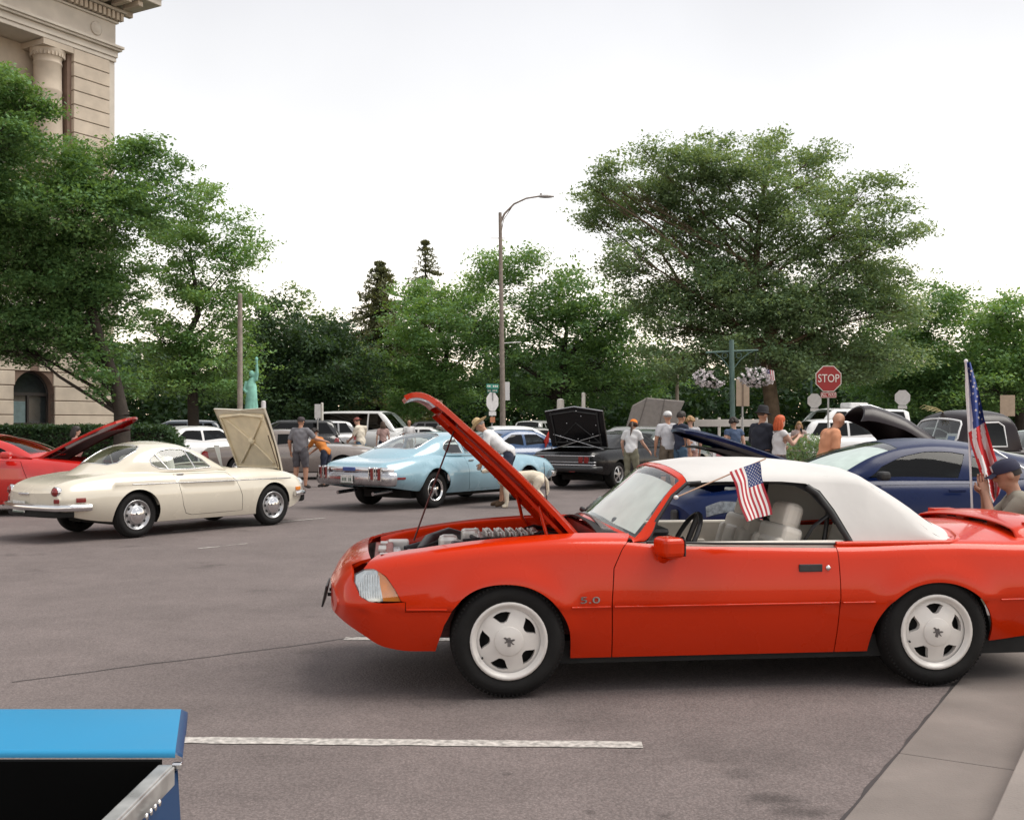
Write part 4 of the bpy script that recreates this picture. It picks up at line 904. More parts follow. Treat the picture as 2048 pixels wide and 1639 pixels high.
LH.top(st, [(2.085, -1), (3.655, -1), (3.655, 1), (2.085, 1)], holes=[[(3.24, -.6), (3.56, -.66), (3.56, .66), (3.24, .6)]], h=.07, th=.012, rmi=1)
M_head = mat('black_headlining', (.016, .016, .017), .9, var=.2)
stp = st.build('soft_top', [M_white, M_head], MU)
hd_ = PM()
for sg in (-1, 1): LH.side(hd_, [(2.10, 1.185), (2.62, 1.203), (2.74, 1.19), (2.82, 1.15), (2.90, 1.05), (2.95, .96), (3.0, .98)] + [(x, .97 * float(LH.zs(x))) for x in (3.0, 2.6, 2.115)], sg=sg, h=.1, th=0, off=-.03)
LH.top(hd_, [(2.115, -.85), (2.98, -.85), (2.98, .85), (2.115, .85)], h=.12, th=0, off=-.03); hd_.build('headlining', M_head, stp)
p = PM(); LH.top(p, [(3.24, -.6), (3.56, -.66), (3.56, .66), (3.24, .6)], h=.12, th=0, off=-.008); p.build('rear_window', M_tint, stp)
def seam(L_, qs, r, m, nm, par):
    V = L_.pt(np.array([a for a, b in qs]), np.array([2 - abs(b) for a, b in qs]), 1.); V[:, 1] *= np.where(np.array([b for a, b in qs]) < 0, -1, 1); q = MB(); q.tube([Vector(v) for v in V], r, 5); return q.build(nm, m, par)
M_seam = mat('vinyl_seam', (.50, .47, .44), .7)
fr = PM()
for sg in (-1, 1): LH.side(fr, [(1.705, .866), (1.765, .868), (1.868, .985), (1.993, 1.124), (2.08, 1.20), (2.083, 9.), (2.05, 9.), (1.98, 9.), (1.9, 9.), (1.8, 9.), (1.72, 9.)], sg=sg, h=.04, th=.03)
LH.top(fr, [(1.71, -1), (2.083, -1), (2.083, 1), (1.71, 1)], holes=[[(1.73, -.99), (2.055, -.985), (2.055, .985), (1.73, .99)]], h=.05, th=.02); fr.build('windscreen_frame', P_red, MU)
p = PM(); LH.top(p, [(1.73, -.99), (2.055, -.985), (2.055, .985), (1.73, .99)], h=.08, th=0, off=-.006); ws_ = p.build('windscreen', M_glass, MU)
for sg in (-1, 1):                             # black window seals
    q = MB(); L = [(1.80, .87)] + wp[1:5]; pts = LH.S(L); V = LH.pt(np.array([a for a, b in pts]), np.array([b for a, b in pts]), sg); q.tube([Vector(v) - Vector((0, sg * .012, 0)) for v in V], .013, 6)
    L = [(2.82, 1.175), (2.88, 1.13), (2.95, 1.02), (3.03, .86), (3.05, .84)]; pts = LH.S(L); V = LH.pt(np.array([a for a, b in pts]), np.array([b for a, b in pts]), sg); q.tube([Vector(v) - Vector((.012, sg * .014, 0)) for v in V], .019, 6)
    q.tube([(1.78, sg * .775, .868), (2.2, sg * .772, .855), (2.6, sg * .77, .848), (3.03, sg * .768, .842)], .008, 6); q.build('window_seal', M_black, MU)
q = MB(); xs_ = np.linspace(2.92, 3.62, 14)   # raised red rail where the top meets the body
rail = [(x, -.772 - .006, .842) for x in xs_] + [(3.68, -.75, .846), (3.74, -.66, .862), (3.80, -.45, .878), (3.84, 0, .885)] + [(3.80, .45, .878), (3.74, .66, .862), (3.68, .75, .846)] + [(x, .778, .842) for x in xs_[::-1]]
q.tube(rail, .017, 8); q.build('top_moulding', P_red, MU)
# interior
q = MB(); q.box((2.6, 0, .34), (2.2, 1.3, .04)); q.box((1.72, 0, .55), (.05, 1.3, .5)); q.build('cabin_floor', M_dark, MU)
for sg in (-1, 1):
    q = MB(); q.box((2.35, sg * .715, .65), (1.3, .04, .42)); q.box((2.3, sg * .675, .70), (.5, .05, .06)); q.box((3.3, sg * .70, .60), (.6, .04, .44)); q.build('door_trim', M_seat, MU, bevel=.015)
q = MB(); q.box((1.86, 0, .80), (.30, 1.36, .16)); q.box((1.9, -.36, .90), (.16, .36, .05)); q.build('dashboard', M_blk, MU, bevel=.03)
q = MB(); Mst = Matrix.Translation((2.12, -.36, .83)) @ Matrix.Rotation(R(-62), 4, 'Y')
q.tube([Mst @ Vector((.185 * math.cos(2 * PI * k / 24), .185 * math.sin(2 * PI * k / 24), 0)) for k in range(25)], .015, 8)
for a in (0, 120, 240): q.tube([Mst @ Vector((0, 0, -.02)), Mst @ Vector((.18 * math.cos(R(a)), .18 * math.sin(R(a)), 0))], .018, 6)
q.tube([Mst @ Vector((0, 0, 0)), (1.85, -.36, .72)], .03, 8); q.build('steering_wheel', M_blk, MU)
def seat(y, root=MU, m=M_seat):
    q = MB(); q.box((2.400, y, 0.445), (.5, .48, .16)); s_ = q.build('seat', m, root, bevel=.05, seg=3)
    A = Matrix.Rotation(R(17), 3, 'Y')
    q = MB(); q.box((2.670, y, 0.675), (.13, .46, .52), 0, A); q.box((2.615, y, 0.665), (.07, .26, .40), 0, A)
    for k in (-1, 1): q.box((2.620, y + k * .19, 0.645), (.11, .09, .44), 0, A)
    q.build('backrest', m, s_, bevel=.035, seg=3)
    q = MB(); q.box((2.770, y, 0.980), (.12, .29, .17), 0, A); q.build('headrest', m, s_, bevel=.045, seg=3)
    q = MB(); q.tube([(2.745, y - .07, .885), (2.76, y - .07, .925)], .008, 6); q.tube([(2.745, y + .07, .885), (2.76, y + .07, .925)], .008, 6); q.box((2.730, y, 0.920), (.06, .24, .03)); q.build('headrest_post', M_black, s_); return s_
seat(-.36); seat(.36)
q = MB(); q.box((3.25, 0, .55), (.4, 1.2, .2)); q.box((3.48, 0, .72), (.12, 1.2, .4), 0, Matrix.Rotation(R(18), 3, 'Y')); q.build('rear_seat', M_seat, MU, bevel=.04)
q = MB(); q.tube([(2.93, -.63, 1.0), (2.84, -.62, .93), (2.78, -.58, .80), (2.76, -.56, .62)], [(.028, .008)] * 4, 6, flat=(0, 1, 0)); q.tube([(2.98, -.56, 1.14), (2.9, -.60, .70)], .014, 6); q.build('seat_belt', M_black, MU)
# windscreen placard and white cloth on the dashboard
def on_glass(name, x0, x1, q0, q1, m, off=-.02, par=None):
    p = PM(); LH.top(p, [(x0, q0), (x1, q0), (x1, q1), (x0, q1)], h=.06, th=0, off=off); o = p.build(name, m, par)
    if par is None: o.location = MU.location; o.rotation_euler = MU.rotation_euler
    return o
sh = on_glass('windscreen_sunshade', 1.76, 2.02, -.9, .9, mat('silver_sunshade', (.74, .77, .74), .5, var=.12, vs=7), -.035)
tag(sh, 'pale silver sunshade unfolded behind the windscreen of the orange red convertible', 'sunshade')
pl_ = on_glass('placard', 1.75, 1.85, .40, .90, M_paper, .004); tag(pl_, 'white show placard with blue print on the orange red convertible windscreen', 'placard')
for k in range(4): on_glass('placard_print', 1.765 + .02 * k, 1.775 + .02 * k, .46, .80 - .06 * k, mat('blue_print', (.12, .14, .3), .7), .007, pl_)
q = MB()
for k in range(7): q.ell((1.80 + .09 * random.random(), -.15 + .4 * random.random(), .93 + .03 * random.random()), (.07, .10, .04), 10, 6)
o = q.build('folded_cloth', mat('pale_cloth', (.50, .62, .62), .9, var=.1)); o.location = MU.location; o.rotation_euler = MU.rotation_euler; tag(o, 'crumpled pale blue cloth lying on the dashboard of the orange red convertible', 'cloth')
q = MB(); q.tube([(1.70, .2, .965), (1.72, -.1, .985), (1.76, -.32, .985)], .008, 6); q.tube([(1.62, .45, .96), (1.70, .2, .975), (1.74, .0, .99)], .007, 6); q.ell((1.62, .46, .965), (.02, .02, .02), 8, 6); q.ell((1.68, -.36, .955), (.022, .022, .025), 8, 6); q.tube([(1.68, -.36, .955), (1.75, -.34, .985)], .008, 6); q.build('wiper', M_black, MU)
q = MB(); q.tube([(1.42, .69, .89), (1.40, .69, 1.06), (1.385, .69, 1.28)], [.005, .0035, .002], 6); q.ell((1.42, .69, .895), (.016, .016, .014), 8, 6); q.build('aerial', M_black, MU)
for x0, x1 in ((.395, .62), (1.325, 1.55), (1.575, 2.90), (2.925, 3.12), (3.90, 4.45)):   # thin moulding along the side
    for sg in (-1, 1):
        xs_ = np.linspace(x0, x1, max(4, int((x1 - x0) / .08))); a = LB.S([(x, .512) for x in xs_]); V = LB.pt(np.array([u for u, v in a]), np.array([v for u, v in a]), sg); q = MB(); q.tube([Vector(v) for v in V], .0065, 6); q.build('side_moulding', P_red, MU)
# mirror, handle, badge, spoiler
for sg in (-1, 1):
    q = MB(); q.box((0, 0, 0), (.13, .17, .115)); mir = q.build('mirror', P_red, MU, (1.885, sg * .885, .85), (0, 0, sg * R(-14)), bevel=.03, seg=3)
    q = MB(); q.box((.066, 0, 0), (.012, .15, .10)); q.build('mirror_glass', M_blk, mir, bevel=.006)
    q = MB(); q.tube([(-.01, -sg * .02, -.04), (-.01, -sg * .09, -.09)], [.045, .03], 8); q.build('mirror_arm', P_red, mir)
    hy = float(LB.sideY(np.array(2.74), np.array(.715)))
    q = MB(); q.box((2.735, sg * (hy + .003), .715), (.14, .012, .044)); q.build('door_handle', M_blk, MU, bevel=.004)
    q = MB(); q.lathe([(0, .008), (.013, .008), (.015, .0)], 14, axis='y', c=(2.84, sg * (hy + .002), .714)) if sg > 0 else q.lathe([(0, -.008), (.013, -.008), (.015, .0)], 14, axis='y', c=(2.84, sg * (hy + .002), .714)); q.build('door_lock', M_chrome, MU)
yb = float(LB.sideY(np.array(1.43), np.array(.555)))
for sg, rz in ((-1, 0), (1, PI)):
    Mt = Matrix.Translation((1.43, sg * (yb + .004), .553)) @ Matrix.Rotation(rz, 4, 'Z') @ Matrix.Rotation(R(90), 4, 'X') @ Matrix.Rotation(R(0), 4, 'Z')
    text('badge', '5.0', .052, .004, M_chrome, MU, Mt, sx=1.9)
q = MB()                                       # rear spoiler on three feet
def spo(u, v):
    y = (u - .5) * 1.38; e = abs(u - .5) * 2; z = .945 - .05 * e**2.5 - (.10 if False else 0); a = 2 * PI * v
    drop = .085 * max(0, (e - .86) / .14)**2
    return Vector((4.30 + .14 * math.cos(a) - .05 * e**2, y, z - drop + .017 * math.sin(a) + .012 * math.cos(a)))
q.grid(spo, 36, 14)
for y in (-.6, -.2, .2, .6): q.box((4.30, y, .90), (.16, .10, .08))
q.build('spoiler', P_red, MU)
q = MB(); q.box((4.31, 0, .905), (.10, .9, .015)); q.build('brake_light', M_black, MU)
for sg in (-1, 1):
    q = MB(); q.box((4.575, sg * .50, .66), (.05, .34, .15)); q.build('tail_light', M_lampred, MU, bevel=.015)
q = MB(); q.box((4.42, 0, .40), (.2, 1.3, .08)); q.build('rear_valance', M_black, MU)
for x in (.97, 3.505):
    for sg in (-1, 1): wheel(MU, x, sg * .862, .327, .225, .213, 'pony', sg, R(0 if x < 2 else -14))
# ---------------------------------------------------------------- other cars
def side_outline(L, arches, x0=None, x1=None, top=1.0, step=.25):
    x0 = L.x0 if x0 is None else x0; x1 = L.x1 if x1 is None else x1; pts = []; x = x0
    def run(a, b):
        n = max(1, int((b - a) / step)); return [(a + (b - a) * k / n, 0.) for k in range(n)]
    for cx, r, zc in arches:
        A = [(a, b) for a, b in arch(cx, r, zc) if b > float(L.p['zb'](np.array(a))) + .004]
        A = [(cx - math.sqrt(max(r * r - (float(L.p['zb'](np.array(cx - r))) - zc)**2, .01)), float(L.p['zb'](np.array(cx - r))))] + A + [(cx + math.sqrt(max(r * r - (float(L.p['zb'](np.array(cx + r))) - zc)**2, .01)), float(L.p['zb'](np.array(cx + r))))]
        if A[0][0] > x: pts += run(x, A[0][0])
        pts += L.S(A); x = A[-1][0]
    pts += run(x, x1) + [(x1, 0.)]
    n = int((x1 - x0) / step); pts += [(x1 - (x1 - x0) * k / n, top) for k in range(n + 1)]
    return pts
def shrink(poly, d):
    c = np.mean(np.array(poly), 0); return [tuple(c + (np.array(p) - c) * (1 - d / max(np.hypot(*(np.array(p) - c)), 1e-3))) for p in poly]
def shell(root, L, H, pm_, arches, doors=(), wins=(), glazing=(), tophole=None, h=.09, glass_=None, roof=None, caps=(1, 1), liners=True, hw=.6, band=None):
    """body with wheel arches, doors, roof with its glass"""
    glass_ = glass_ or M_tint; b = PM()
    for sg in (1, -1): L.side(b, side_outline(L, arches), [L.S(d) for d in doors], sg, h, th=0, raw=True)
    L.top(b, [(x, -1) for x in np.linspace(L.x0, L.x1, 12)] + [(x, 1) for x in np.linspace(L.x1, L.x0, 12)], [tophole] if tophole else [], h, th=0)
    if caps[0]: L.cap(b, L.x0, -1, h)
    if caps[1]: L.cap(b, L.x1, 1, h)
    body = b.build('body', pm_, root)
    for d in doors:
        for sg in (1, -1):
            p = PM(); L.side(p, shrink(d, .008), (), sg, h, th=.012); p.build('door', pm_, root)
    r = PM()
    if H:
        for sg in (1, -1):
            xs_ = np.linspace(H.x0, H.x1, 22); H.side(r, [(x, 0.) for x in xs_] + [(x, 1.) for x in xs_[::-1]], [H.S(w) for w in wins], sg, h, th=.02, raw=True)
        H.top(r, [(H.x0, -1), (H.x1, -1), (H.x1, 1), (H.x0, 1)], [g for g, _ in glazing], h, th=.02)
        rf = r.build('roof', roof or pm_, root)
        for w in wins:
            for sg in (1, -1):
                p = PM(); H.side(p, w, (), sg, h, th=0, off=-.006); p.build('side_window', glass_, root)
        for g, nm in glazing:
            p = PM(); H.top(p, g, (), h, th=0, off=-.004); p.build(nm, M_glass if nm == 'windscreen' else glass_, root)
    if liners:
        underbody(root, L.x0 + .4, L.x1 - .85, hw, .18, .32, [(cx, r + .02, float(L.p['wm'](np.array(cx))) - .10, zc) for cx, r, zc in arches])
    return body
def bumper(root, L, end, z, hh, dd, wrap=.3, m=None, out=.02, name=None):
    x0 = L.x0 if end < 0 else L.x1; a, l, p = L.bowF if end < 0 else L.bowR; X = np.array(x0); W = float(L.p['wm'](X)); w = float(L.sideY(X, np.array(z))) + out; pts = []
    for y in np.linspace(-w * .97, w * .97, 15): pts.append((x0 + end * (a * (1 - (abs(y) / max(W, w))**p) + out), y, z))
    sd_ = []
    for k in range(1, 4):
        x = x0 - end * wrap * k / 3; q = L.S([(x, z)])[0][1]; v = L.pt(np.array([x]), np.array([q]), 1)[0]; sd_.append((v[0], v[1] + out, z))
    pts = [(x, -y, z_) for x, y, z_ in sd_[::-1]] + pts + sd_
    q = MB(); q.tube(pts, [(hh, dd)] * len(pts), 10, flat=(0, 0, 1)); return q.build(name or 'bumper', m or M_chrome, root)
def lamp(root, name, L, poly, m, off=.006, rim=None, h=.05):
    for sg in (1, -1):
        p = PM(); L.side(p, poly, (), sg, h, th=.012, off=off); o = p.build(name, m, root)
def cap_box(root, name, L, end, y, z, d, m, bevel=.01, out=.0):
    x0 = L.x0 if end < 0 else L.x1; a, l, p = L.bowF if end < 0 else L.bowR; W = float(L.p['wm'](np.array(x0)))
    x = x0 + end * (a * (1 - min(1, abs(y) / W)**p) + out); sl_ = -end * a * p * (abs(y) / W)**(p - 1) / W * (1 if y > 0 else -1)
    q = MB(); q.box((0, 0, 0), d); return q.build(name, m, root, (x, y, z), (0, 0, -math.atan(sl_) if False else math.atan2(-sl_, 1) * 1.0), bevel=bevel)
def seats(root, x, z, m=M_dseat, y=.36, rear=True):
    for sg in (1, -1):
        q = MB(); q.box((x, sg * y, z), (.14, .48, .6), 0, Matrix.Rotation(R(15), 3, 'Y')); q.build('seat', m, root, bevel=.05)
    if rear: q = MB(); q.box((x + .75, 0, z - .02), (.15, 1.2, .5), 0, Matrix.Rotation(R(18), 3, 'Y')); q.build('rear_seat', m, root, bevel=.05)
    q = MB(); q.box((x - .75, 0, z - .12), (.25, 1.25, .18)); q.build('dashboard', M_blk, root, bevel=.03)
    q = MB(); Mst = Matrix.Translation((x - .5, -y, z + .02)) @ Matrix.Rotation(R(-62), 4, 'Y'); q.tube([Mst @ Vector((.19 * math.cos(PI * k / 10), .19 * math.sin(PI * k / 10), 0)) for k in range(21)], .013, 6); q.tube([Mst @ Vector((-.18, 0, 0)), Mst @ Vector((.18, 0, 0))], .012, 6); q.build('steering_wheel', M_blk, root)

# cream coupe -----------------------------------------------------
HV = math.atan2(15.02 - 16.88, -5.14 + 3.70)
VO = thing('coupe', 'cream sixties coupe with rounded roof, chrome rear bumper and upright open bonnet', 'car', place(-5.1416, 15.022, 3.27, .74, HV), HV)
P_cream = paint('cream_paint', (.65, .60, .50), .25, .8)
def vo_emb(x, z): return .012 * np.exp(-((z - .72 - .01 * (x - 2)) / .02)**2) * (x > .4) * (x < 3.6) - .006 * np.exp(-((z - .69) / .03)**2) * (x > .4) * (x < 3.6)
VL = Loft(dict(zs=[(.12, .60), (.2, .68), (.4, .77), (.8, .845), (1.3, .875), (1.9, .885), (2.7, .89), (3.4, .885), (3.9, .845), (4.15, .79), (4.28, .72), (4.32, .66)],
               zt=[(.12, .62), (.3, .74), (.8, .89), (1.5, .93), (1.9, .93), (2.7, .92), (3.5, .90), (3.9, .84), (4.15, .78), (4.28, .70), (4.32, .64)],
               ws=[(.12, .45), (.3, .58), (.8, .66), (1.9, .70), (2.7, .70), (3.4, .67), (4.0, .62), (4.32, .56)], wm=[(.12, .56), (.3, .70), (.8, .80), (1.5, .84), (2.7, .845), (3.4, .83), (4., .76), (4.25, .70), (4.32, .66)],
               wb=[(.12, .5), (.5, .72), (1.4, .76), (2.9, .76), (4., .66), (4.32, .58)], zm=[(.12, .55), (1, .58), (4.32, .56)], zb=[(.12, .42), (.3, .33), (.6, .25), (1.3, .2), (2.95, .2), (3.7, .25), (4.1, .33), (4.32, .42)]),
          fil=.10, bowF=(.16, .6, 2.2), bowR=(.10, .5, 2.2), emb=vo_emb, crown=2.6, xs=[.15, .18, .22, 4.22, 4.26, 4.29])
VH = Loft(dict(zb=[(1.72, 0.870), (2.6, 0.885), (3.2, 0.860), (3.72, 0.780)], zs=[(1.72, 0.885), (1.95, 1.010), (2.2, 1.164), (2.38, 1.232), (2.6, 1.249), (2.82, 1.221), (3.0, 1.158), (3.2, 1.044), (3.42, 0.905), (3.72, 0.800)], zt=[(1.72, 0.930), (1.95, 1.078), (2.2, 1.226), (2.38, 1.283), (2.6, 1.308), (2.82, 1.295), (3.0, 1.238), (3.2, 1.112), (3.42, 0.947), (3.72, 0.800)],
               wb=[(1.72, .67), (2.6, .69), (2.95, .65), (3.3, .56), (3.72, .44)], ws=[(1.72, .66), (2.0, .60), (2.38, .52), (2.82, .505), (3.1, .50), (3.4, .47), (3.72, .40)]), fil=.07, house=True, bowF=(.20, .55, 2), bowR=(.24, .8, 2), crown=2.4, bulge=.015)
RGV = [(3.03, -.84), (3.27, -.86), (3.33, -.7), (3.33, .7), (3.27, .86), (3.03, .84), (2.95, .66), (2.95, -.66)]
vwin = [(1.98, 0.925), (2.12, 1.044), (2.27, 1.152), (2.42, 1.198), (2.6, 1.204), (2.76, 1.175), (2.88, 1.112), (2.94, 1.044), (2.93, 0.981), (2.83, 0.930), (2.65, 0.912), (2.3, 0.910)]
vdoor = [(1.50, .27), (1.9, .265), (2.4, .262), (2.5, .29), (2.56, .40), (2.61, .6), (2.66, .86), (2.3, .862), (1.75, .86), (1.62, .72), (1.53, .5)]
shell(VO, VL, VH, P_cream, [(.90, .345, .32), (3.27, .345, .32)], [vdoor], [vwin], [([(1.80, -.93), (2.30, -.9), (2.30, .9), (1.80, .93)], 'windscreen'), (RGV, 'rear_window')], glass_=M_glass, h=.07,
      tophole=[(.5, -.80), (1.55, -.84), (1.55, .84), (.5, .80)])
for sg in (1, -1):                             # window trim, quarter bars, side spear
    q = MB(); pts = VH.S(vwin); V = VH.pt(np.array([a for a, b in pts]), np.array([b for a, b in pts]), sg); q.tube([Vector(v) for v in V] + [Vector(V[0])], .009, 5)
    for (xa, za, xb, zb_) in ((2.25, .912, 2.36, 1.18), (2.70, .914, 2.85, 1.13)):
        pts = VH.S([(xa, za), (xb, zb_)]); V = VH.pt(np.array([a for a, b in pts]), np.array([b for a, b in pts]), sg); q.tube([Vector(v) for v in V], .011, 5)
    q.build('window_trim', M_chrome, VO)
    xs_ = np.linspace(.5, 3.35, 26); pts = VL.S([(x, .725 + .006 * (x - 2)) for x in xs_]); V = VL.pt(np.array([a for a, b in pts]), np.array([b for a, b in pts]), sg); q = MB(); q.tube([Vector(v) for v in V], .007, 5); q.build('side_trim', M_dchrome, VO)
    q = MB(); q.box((2.55, sg * .735, .845), (.11, .02, .02)); q.build('door_handle', M_chrome, VO, bevel=.005)
rg = RGV
q = MB(); d_ = densify(rg, .12); V = VH.pt(np.array([a for a, b in d_]), np.array([2 - abs(b) for a, b in d_]), 1.); V[:, 1] *= np.sign([b for a, b in d_]); q.tube([Vector(v) for v in V] + [Vector(V[0])], .01, 5); q.build('rear_window_trim', M_chrome, VO)
bumper(VO, VL, 1, .46, .045, .03, .36, out=.05)
bumper(VO, VL, 1, .38, .05, .02, .2, m=M_dark, out=.0, name='rear_apron')
q = MB()
for sg in (1, -1): pass
bumper(VO, VL, -1, .47, .04, .035, .35, out=.03, name='front_bumper')
for sg in (1, -1):
    q = MB(); q.lathe([(0, .045), (.035, .04), (.055, .02), (.062, 0), (.062, -.05)], 18, axis='x', c=(0, 0, 0)); o = q.build('tail_light', M_lampred, VO, (4.335, sg * .565, .665), (0, 0, sg * R(12))); q = MB(); q.lathe([(.062, .012), (.072, .0), (.066, -.05)], 18, axis='x'); q.build('bezel', M_chrome, o)
    cap_box(VO, 'reflector', VL, 1, sg * .60, .545, (.02, .09, .06), M_lampred)
    p = PM(); VL.side(p, [(4.02, .53), (4.14, .53), (4.14, .585), (4.02, .585)], (), sg, .05, th=.014, off=.012); p.build('side_marker', M_lampred, VO)
    p = PM(); VL.side(p, [(.30, .52), (.42, .52), (.42, .57), (.30, .57)], (), sg, .05, th=.014, off=.012); p.build('turn_signal', M_amber, VO)
    q = MB(); q.lathe([(0, .06), (.05, .05), (.085, .0), (.09, -.06)], 18, axis='x'); q.v = [(-a, b, c) for a, b, c in q.v]; q.build('headlight', M_lamp, VO, (.20, sg * .55, .62))
cap_box(VO, 'boot_emblem', VL, 1, -.05, .63, (.03, .24, .035), M_chrome, out=.01)
plate(VO, (4.46, -.12, .46), Matrix.Rotation(R(90), 3, 'Z'))
q = MB(); q.box((.5, 0, .42), (.9, 1.1, .2)); q.box((1.0, 0, .62), (.6, .5, .3)); q.build('engine', M_dark, VO, bevel=.04)
seats(VO, 2.55, .80, M_seat, rear=False)
# cream bonnet, hinged at the nose and standing upright
Mb = Matrix.Translation((.52, 0, .80)) @ Matrix.Rotation(R(103), 4, 'Y') @ Matrix.Translation((-.52, 0, -.80))
Mb = Matrix.Translation((.52, 0, .80)) @ Matrix.Rotation(R(-63), 4, 'Y') @ Matrix.Translation((-.52, 0, -.80))
p = PM(); VL.top(p, [(.52, -.84)] + [(1.56 + .05 * abs(y)**1.5, y) for y in np.linspace(-.90, .90, 9)] + [(.52, .84)], h=.08, th=.03, M=Mb); vb = p.build('bonnet', P_cream, VO)
def ub(x, y, dz=-.045): return Mb @ Vector((x, y, float(VL.topZ(np.array(x), np.array(y))) + dz))
M_under = mat('cream_underside', (.78, .68, .49), .6, var=.12, vs=5)
q = MB(); q.grid(lambda u, v: ub(.55 + .95 * v, (u - .5) * 1.08 * (.95 + .05 * v), -.034), 14, 12); q.build('underside', M_under, vb)
for a, b in (((.66, -.40), (1.40, .42)), ((.66, .40), (1.40, -.42))):
    q = MB(); q.tube([ub(a[0] + (b[0] - a[0]) * t, a[1] + (b[1] - a[1]) * t) for t in np.linspace(0, 1, 8)], [(.022, .014)] * 8, 6, flat=(0, 1, 0)); q.build('brace', M_under, vb)
q = MB(); q.tube([ub(.6, -.5), ub(.58, 0), ub(.6, .5)], .018, 6); q.tube([ub(.6, -.5), ub(1.0, -.53), ub(1.46, -.53)], .018, 6); q.tube([ub(.6, .5), ub(1.0, .53), ub(1.46, .53)], .018, 6); q.tube([ub(1.46, -.53), ub(1.49, 0), ub(1.46, .53)], .024, 6); q.ell(ub(1.03, .01), (.05, .07, .06), 10, 6); q.build('frame', M_under, vb)
q = MB(); q.tube([ub(1.15, .50, -.06), ub(.62, .52, -.06)], .009, 6); q.build('stay', mat('brown_strut', (.10, .06, .04), .6), VO)
for x in (.90, 3.27):
    for sg in (1, -1): wheel(VO, x, sg * .785, .315, .17, .20, 'steel', sg)
o = thing('show_card', 'white sheet of paper propped against the cream coupe windscreen', 'sign'); o.location = VO.location; o.rotation_euler = VO.rotation_euler
q = MB(); q.grid(lambda u, v: Vector((1.62 + .10 * v + .10 * (u - .5), .46 + .26 * (u - .5) * (.7 + .3 * v), .90 + .34 * v)), 4, 6); q.build('paper', M_paper, o)

# pale blue muscle car ---------------------------------------------
HO = math.atan2(20.419 - 22.68, -1.3365 - .39)
OL = thing('muscle_car', 'pale blue fastback muscle car seen from behind with chrome bumper', 'car', place(-1.50, 20.419, 3.9, .80, HO), HO)
P_blue = paint('pale_blue_paint', (.25, .415, .50), .25, .8)
def ol_emb(x, z):
    e = .02 * np.exp(-((z - .82) / .05)**2) * np.exp(-((x - 3.95) / .5)**2)
    for cx in (1.055, 3.9): e = e + .025 * np.exp(-((np.hypot(x - cx, z - .36) - .40) / .06)**2) * np.clip((z - .3) / .1, 0, 1)
    return e
OB = Loft(dict(zs=[(0, .70), (.1, .78), (.4, .87), (1., .925), (2, .945), (2.8, .94), (3.3, .95), (3.8, .99), (4.3, .965), (4.8, .90), (5.02, .855), (5.1, .79)], zt=[(0, .72), (.3, .84), (1, .96), (1.7, 1.0), (2.5, 1.0), (3.6, 1.0), (4.2, .965), (4.8, .89), (5.02, .85), (5.1, .77)],
               ws=[(0, .70), (.3, .80), (1, .82), (2.4, .82), (3.8, .80), (4.6, .78), (5.1, .72)], wm=[(0, .84), (.2, .90), (.8, .945), (3, .95), (4, .955), (4.8, .91), (5.1, .86)], wb=[(0, .75), (.6, .84), (4.2, .84), (5.1, .74)],
               zm=[(0, .60), (1, .64), (5.1, .62)], zb=[(0, .44), (.3, .36), (1, .27), (3.3, .26), (4.3, .33), (5.1, .44)]), fil=.09, bowF=(.15, .5, 2.4), bowR=(.07, .4, 2.4), emb=ol_emb, crown=2.6, xs=[.03, .06, 5.05, 5.08])
OH = Loft(dict(zb=[(1.68, .96), (2.5, .955), (3.5, .96), (4.0, .88), (4.65, .78)], zs=[(1.68, .975), (2.0, 1.16), (2.25, 1.285), (2.45, 1.33), (2.8, 1.345), (3.15, 1.325), (3.5, 1.25), (3.9, 1.11), (4.3, .965), (4.65, .81)], zt=[(1.68, 1.02), (2., 1.22), (2.25, 1.34), (2.45, 1.385), (2.8, 1.405), (3.15, 1.395), (3.5, 1.33), (3.9, 1.19), (4.3, 1.03), (4.65, .83)],
               wb=[(1.68, .78), (3, .81), (4.65, .72)], ws=[(1.68, .76), (2.1, .68), (2.5, .62), (3.2, .60), (3.8, .64), (4.65, .70)]), fil=.07, house=True, bowF=(.2, .6, 2), bowR=(.12, .8, 2), crown=2.4, bulge=.02)
owA = [(1.98, 1.0), (2.18, 1.15), (2.36, 1.255), (2.6, 1.285), (2.98, 1.28), (2.92, 1.0)]; owB = [(2.99, 1.0), (3.05, 1.278), (3.25, 1.25), (3.42, 1.18), (3.5, 1.09), (3.44, 1.02), (3.3, 1.0)]
shell(OL, OB, OH, P_blue, [(1.055, .375, .34), (3.9, .385, .36)], [[(1.62, .30), (2.88, .30), (2.96, .5), (2.98, .92), (1.78, .92), (1.62, .6)]], [owA, owB], [([(1.78, -.94), (2.32, -.92), (2.32, .92), (1.78, .94)], 'windscreen'), ([(3.32, -.80), (4.0, -.83), (4.12, -.6), (4.12, .6), (4.0, .83), (3.32, .80), (3.24, .6), (3.24, -.6)], 'rear_window')], glass_=M_glass, h=.08)
q = MB(); rg = [(3.32, -.80), (4.0, -.83), (4.12, -.6), (4.12, .6), (4.0, .83), (3.32, .80), (3.24, .6), (3.24, -.6)]; d_ = densify(rg, .12); V = OH.pt(np.array([a for a, b in d_]), np.array([2 - abs(b) for a, b in d_]), 1.); V[:, 1] *= np.sign([b for a, b in d_]); q.tube([Vector(v) for v in V] + [Vector(V[0])], .010, 5); q.build('rear_window_trim', M_chrome, OL)
M_white_shelf = mat('pale_interior', (.42, .43, .42), .8, var=.1)
q = MB(); q.box((3.75, 0, .99), (.9, 1.2, .02)); q.build('parcel_shelf', M_white_shelf, OL)
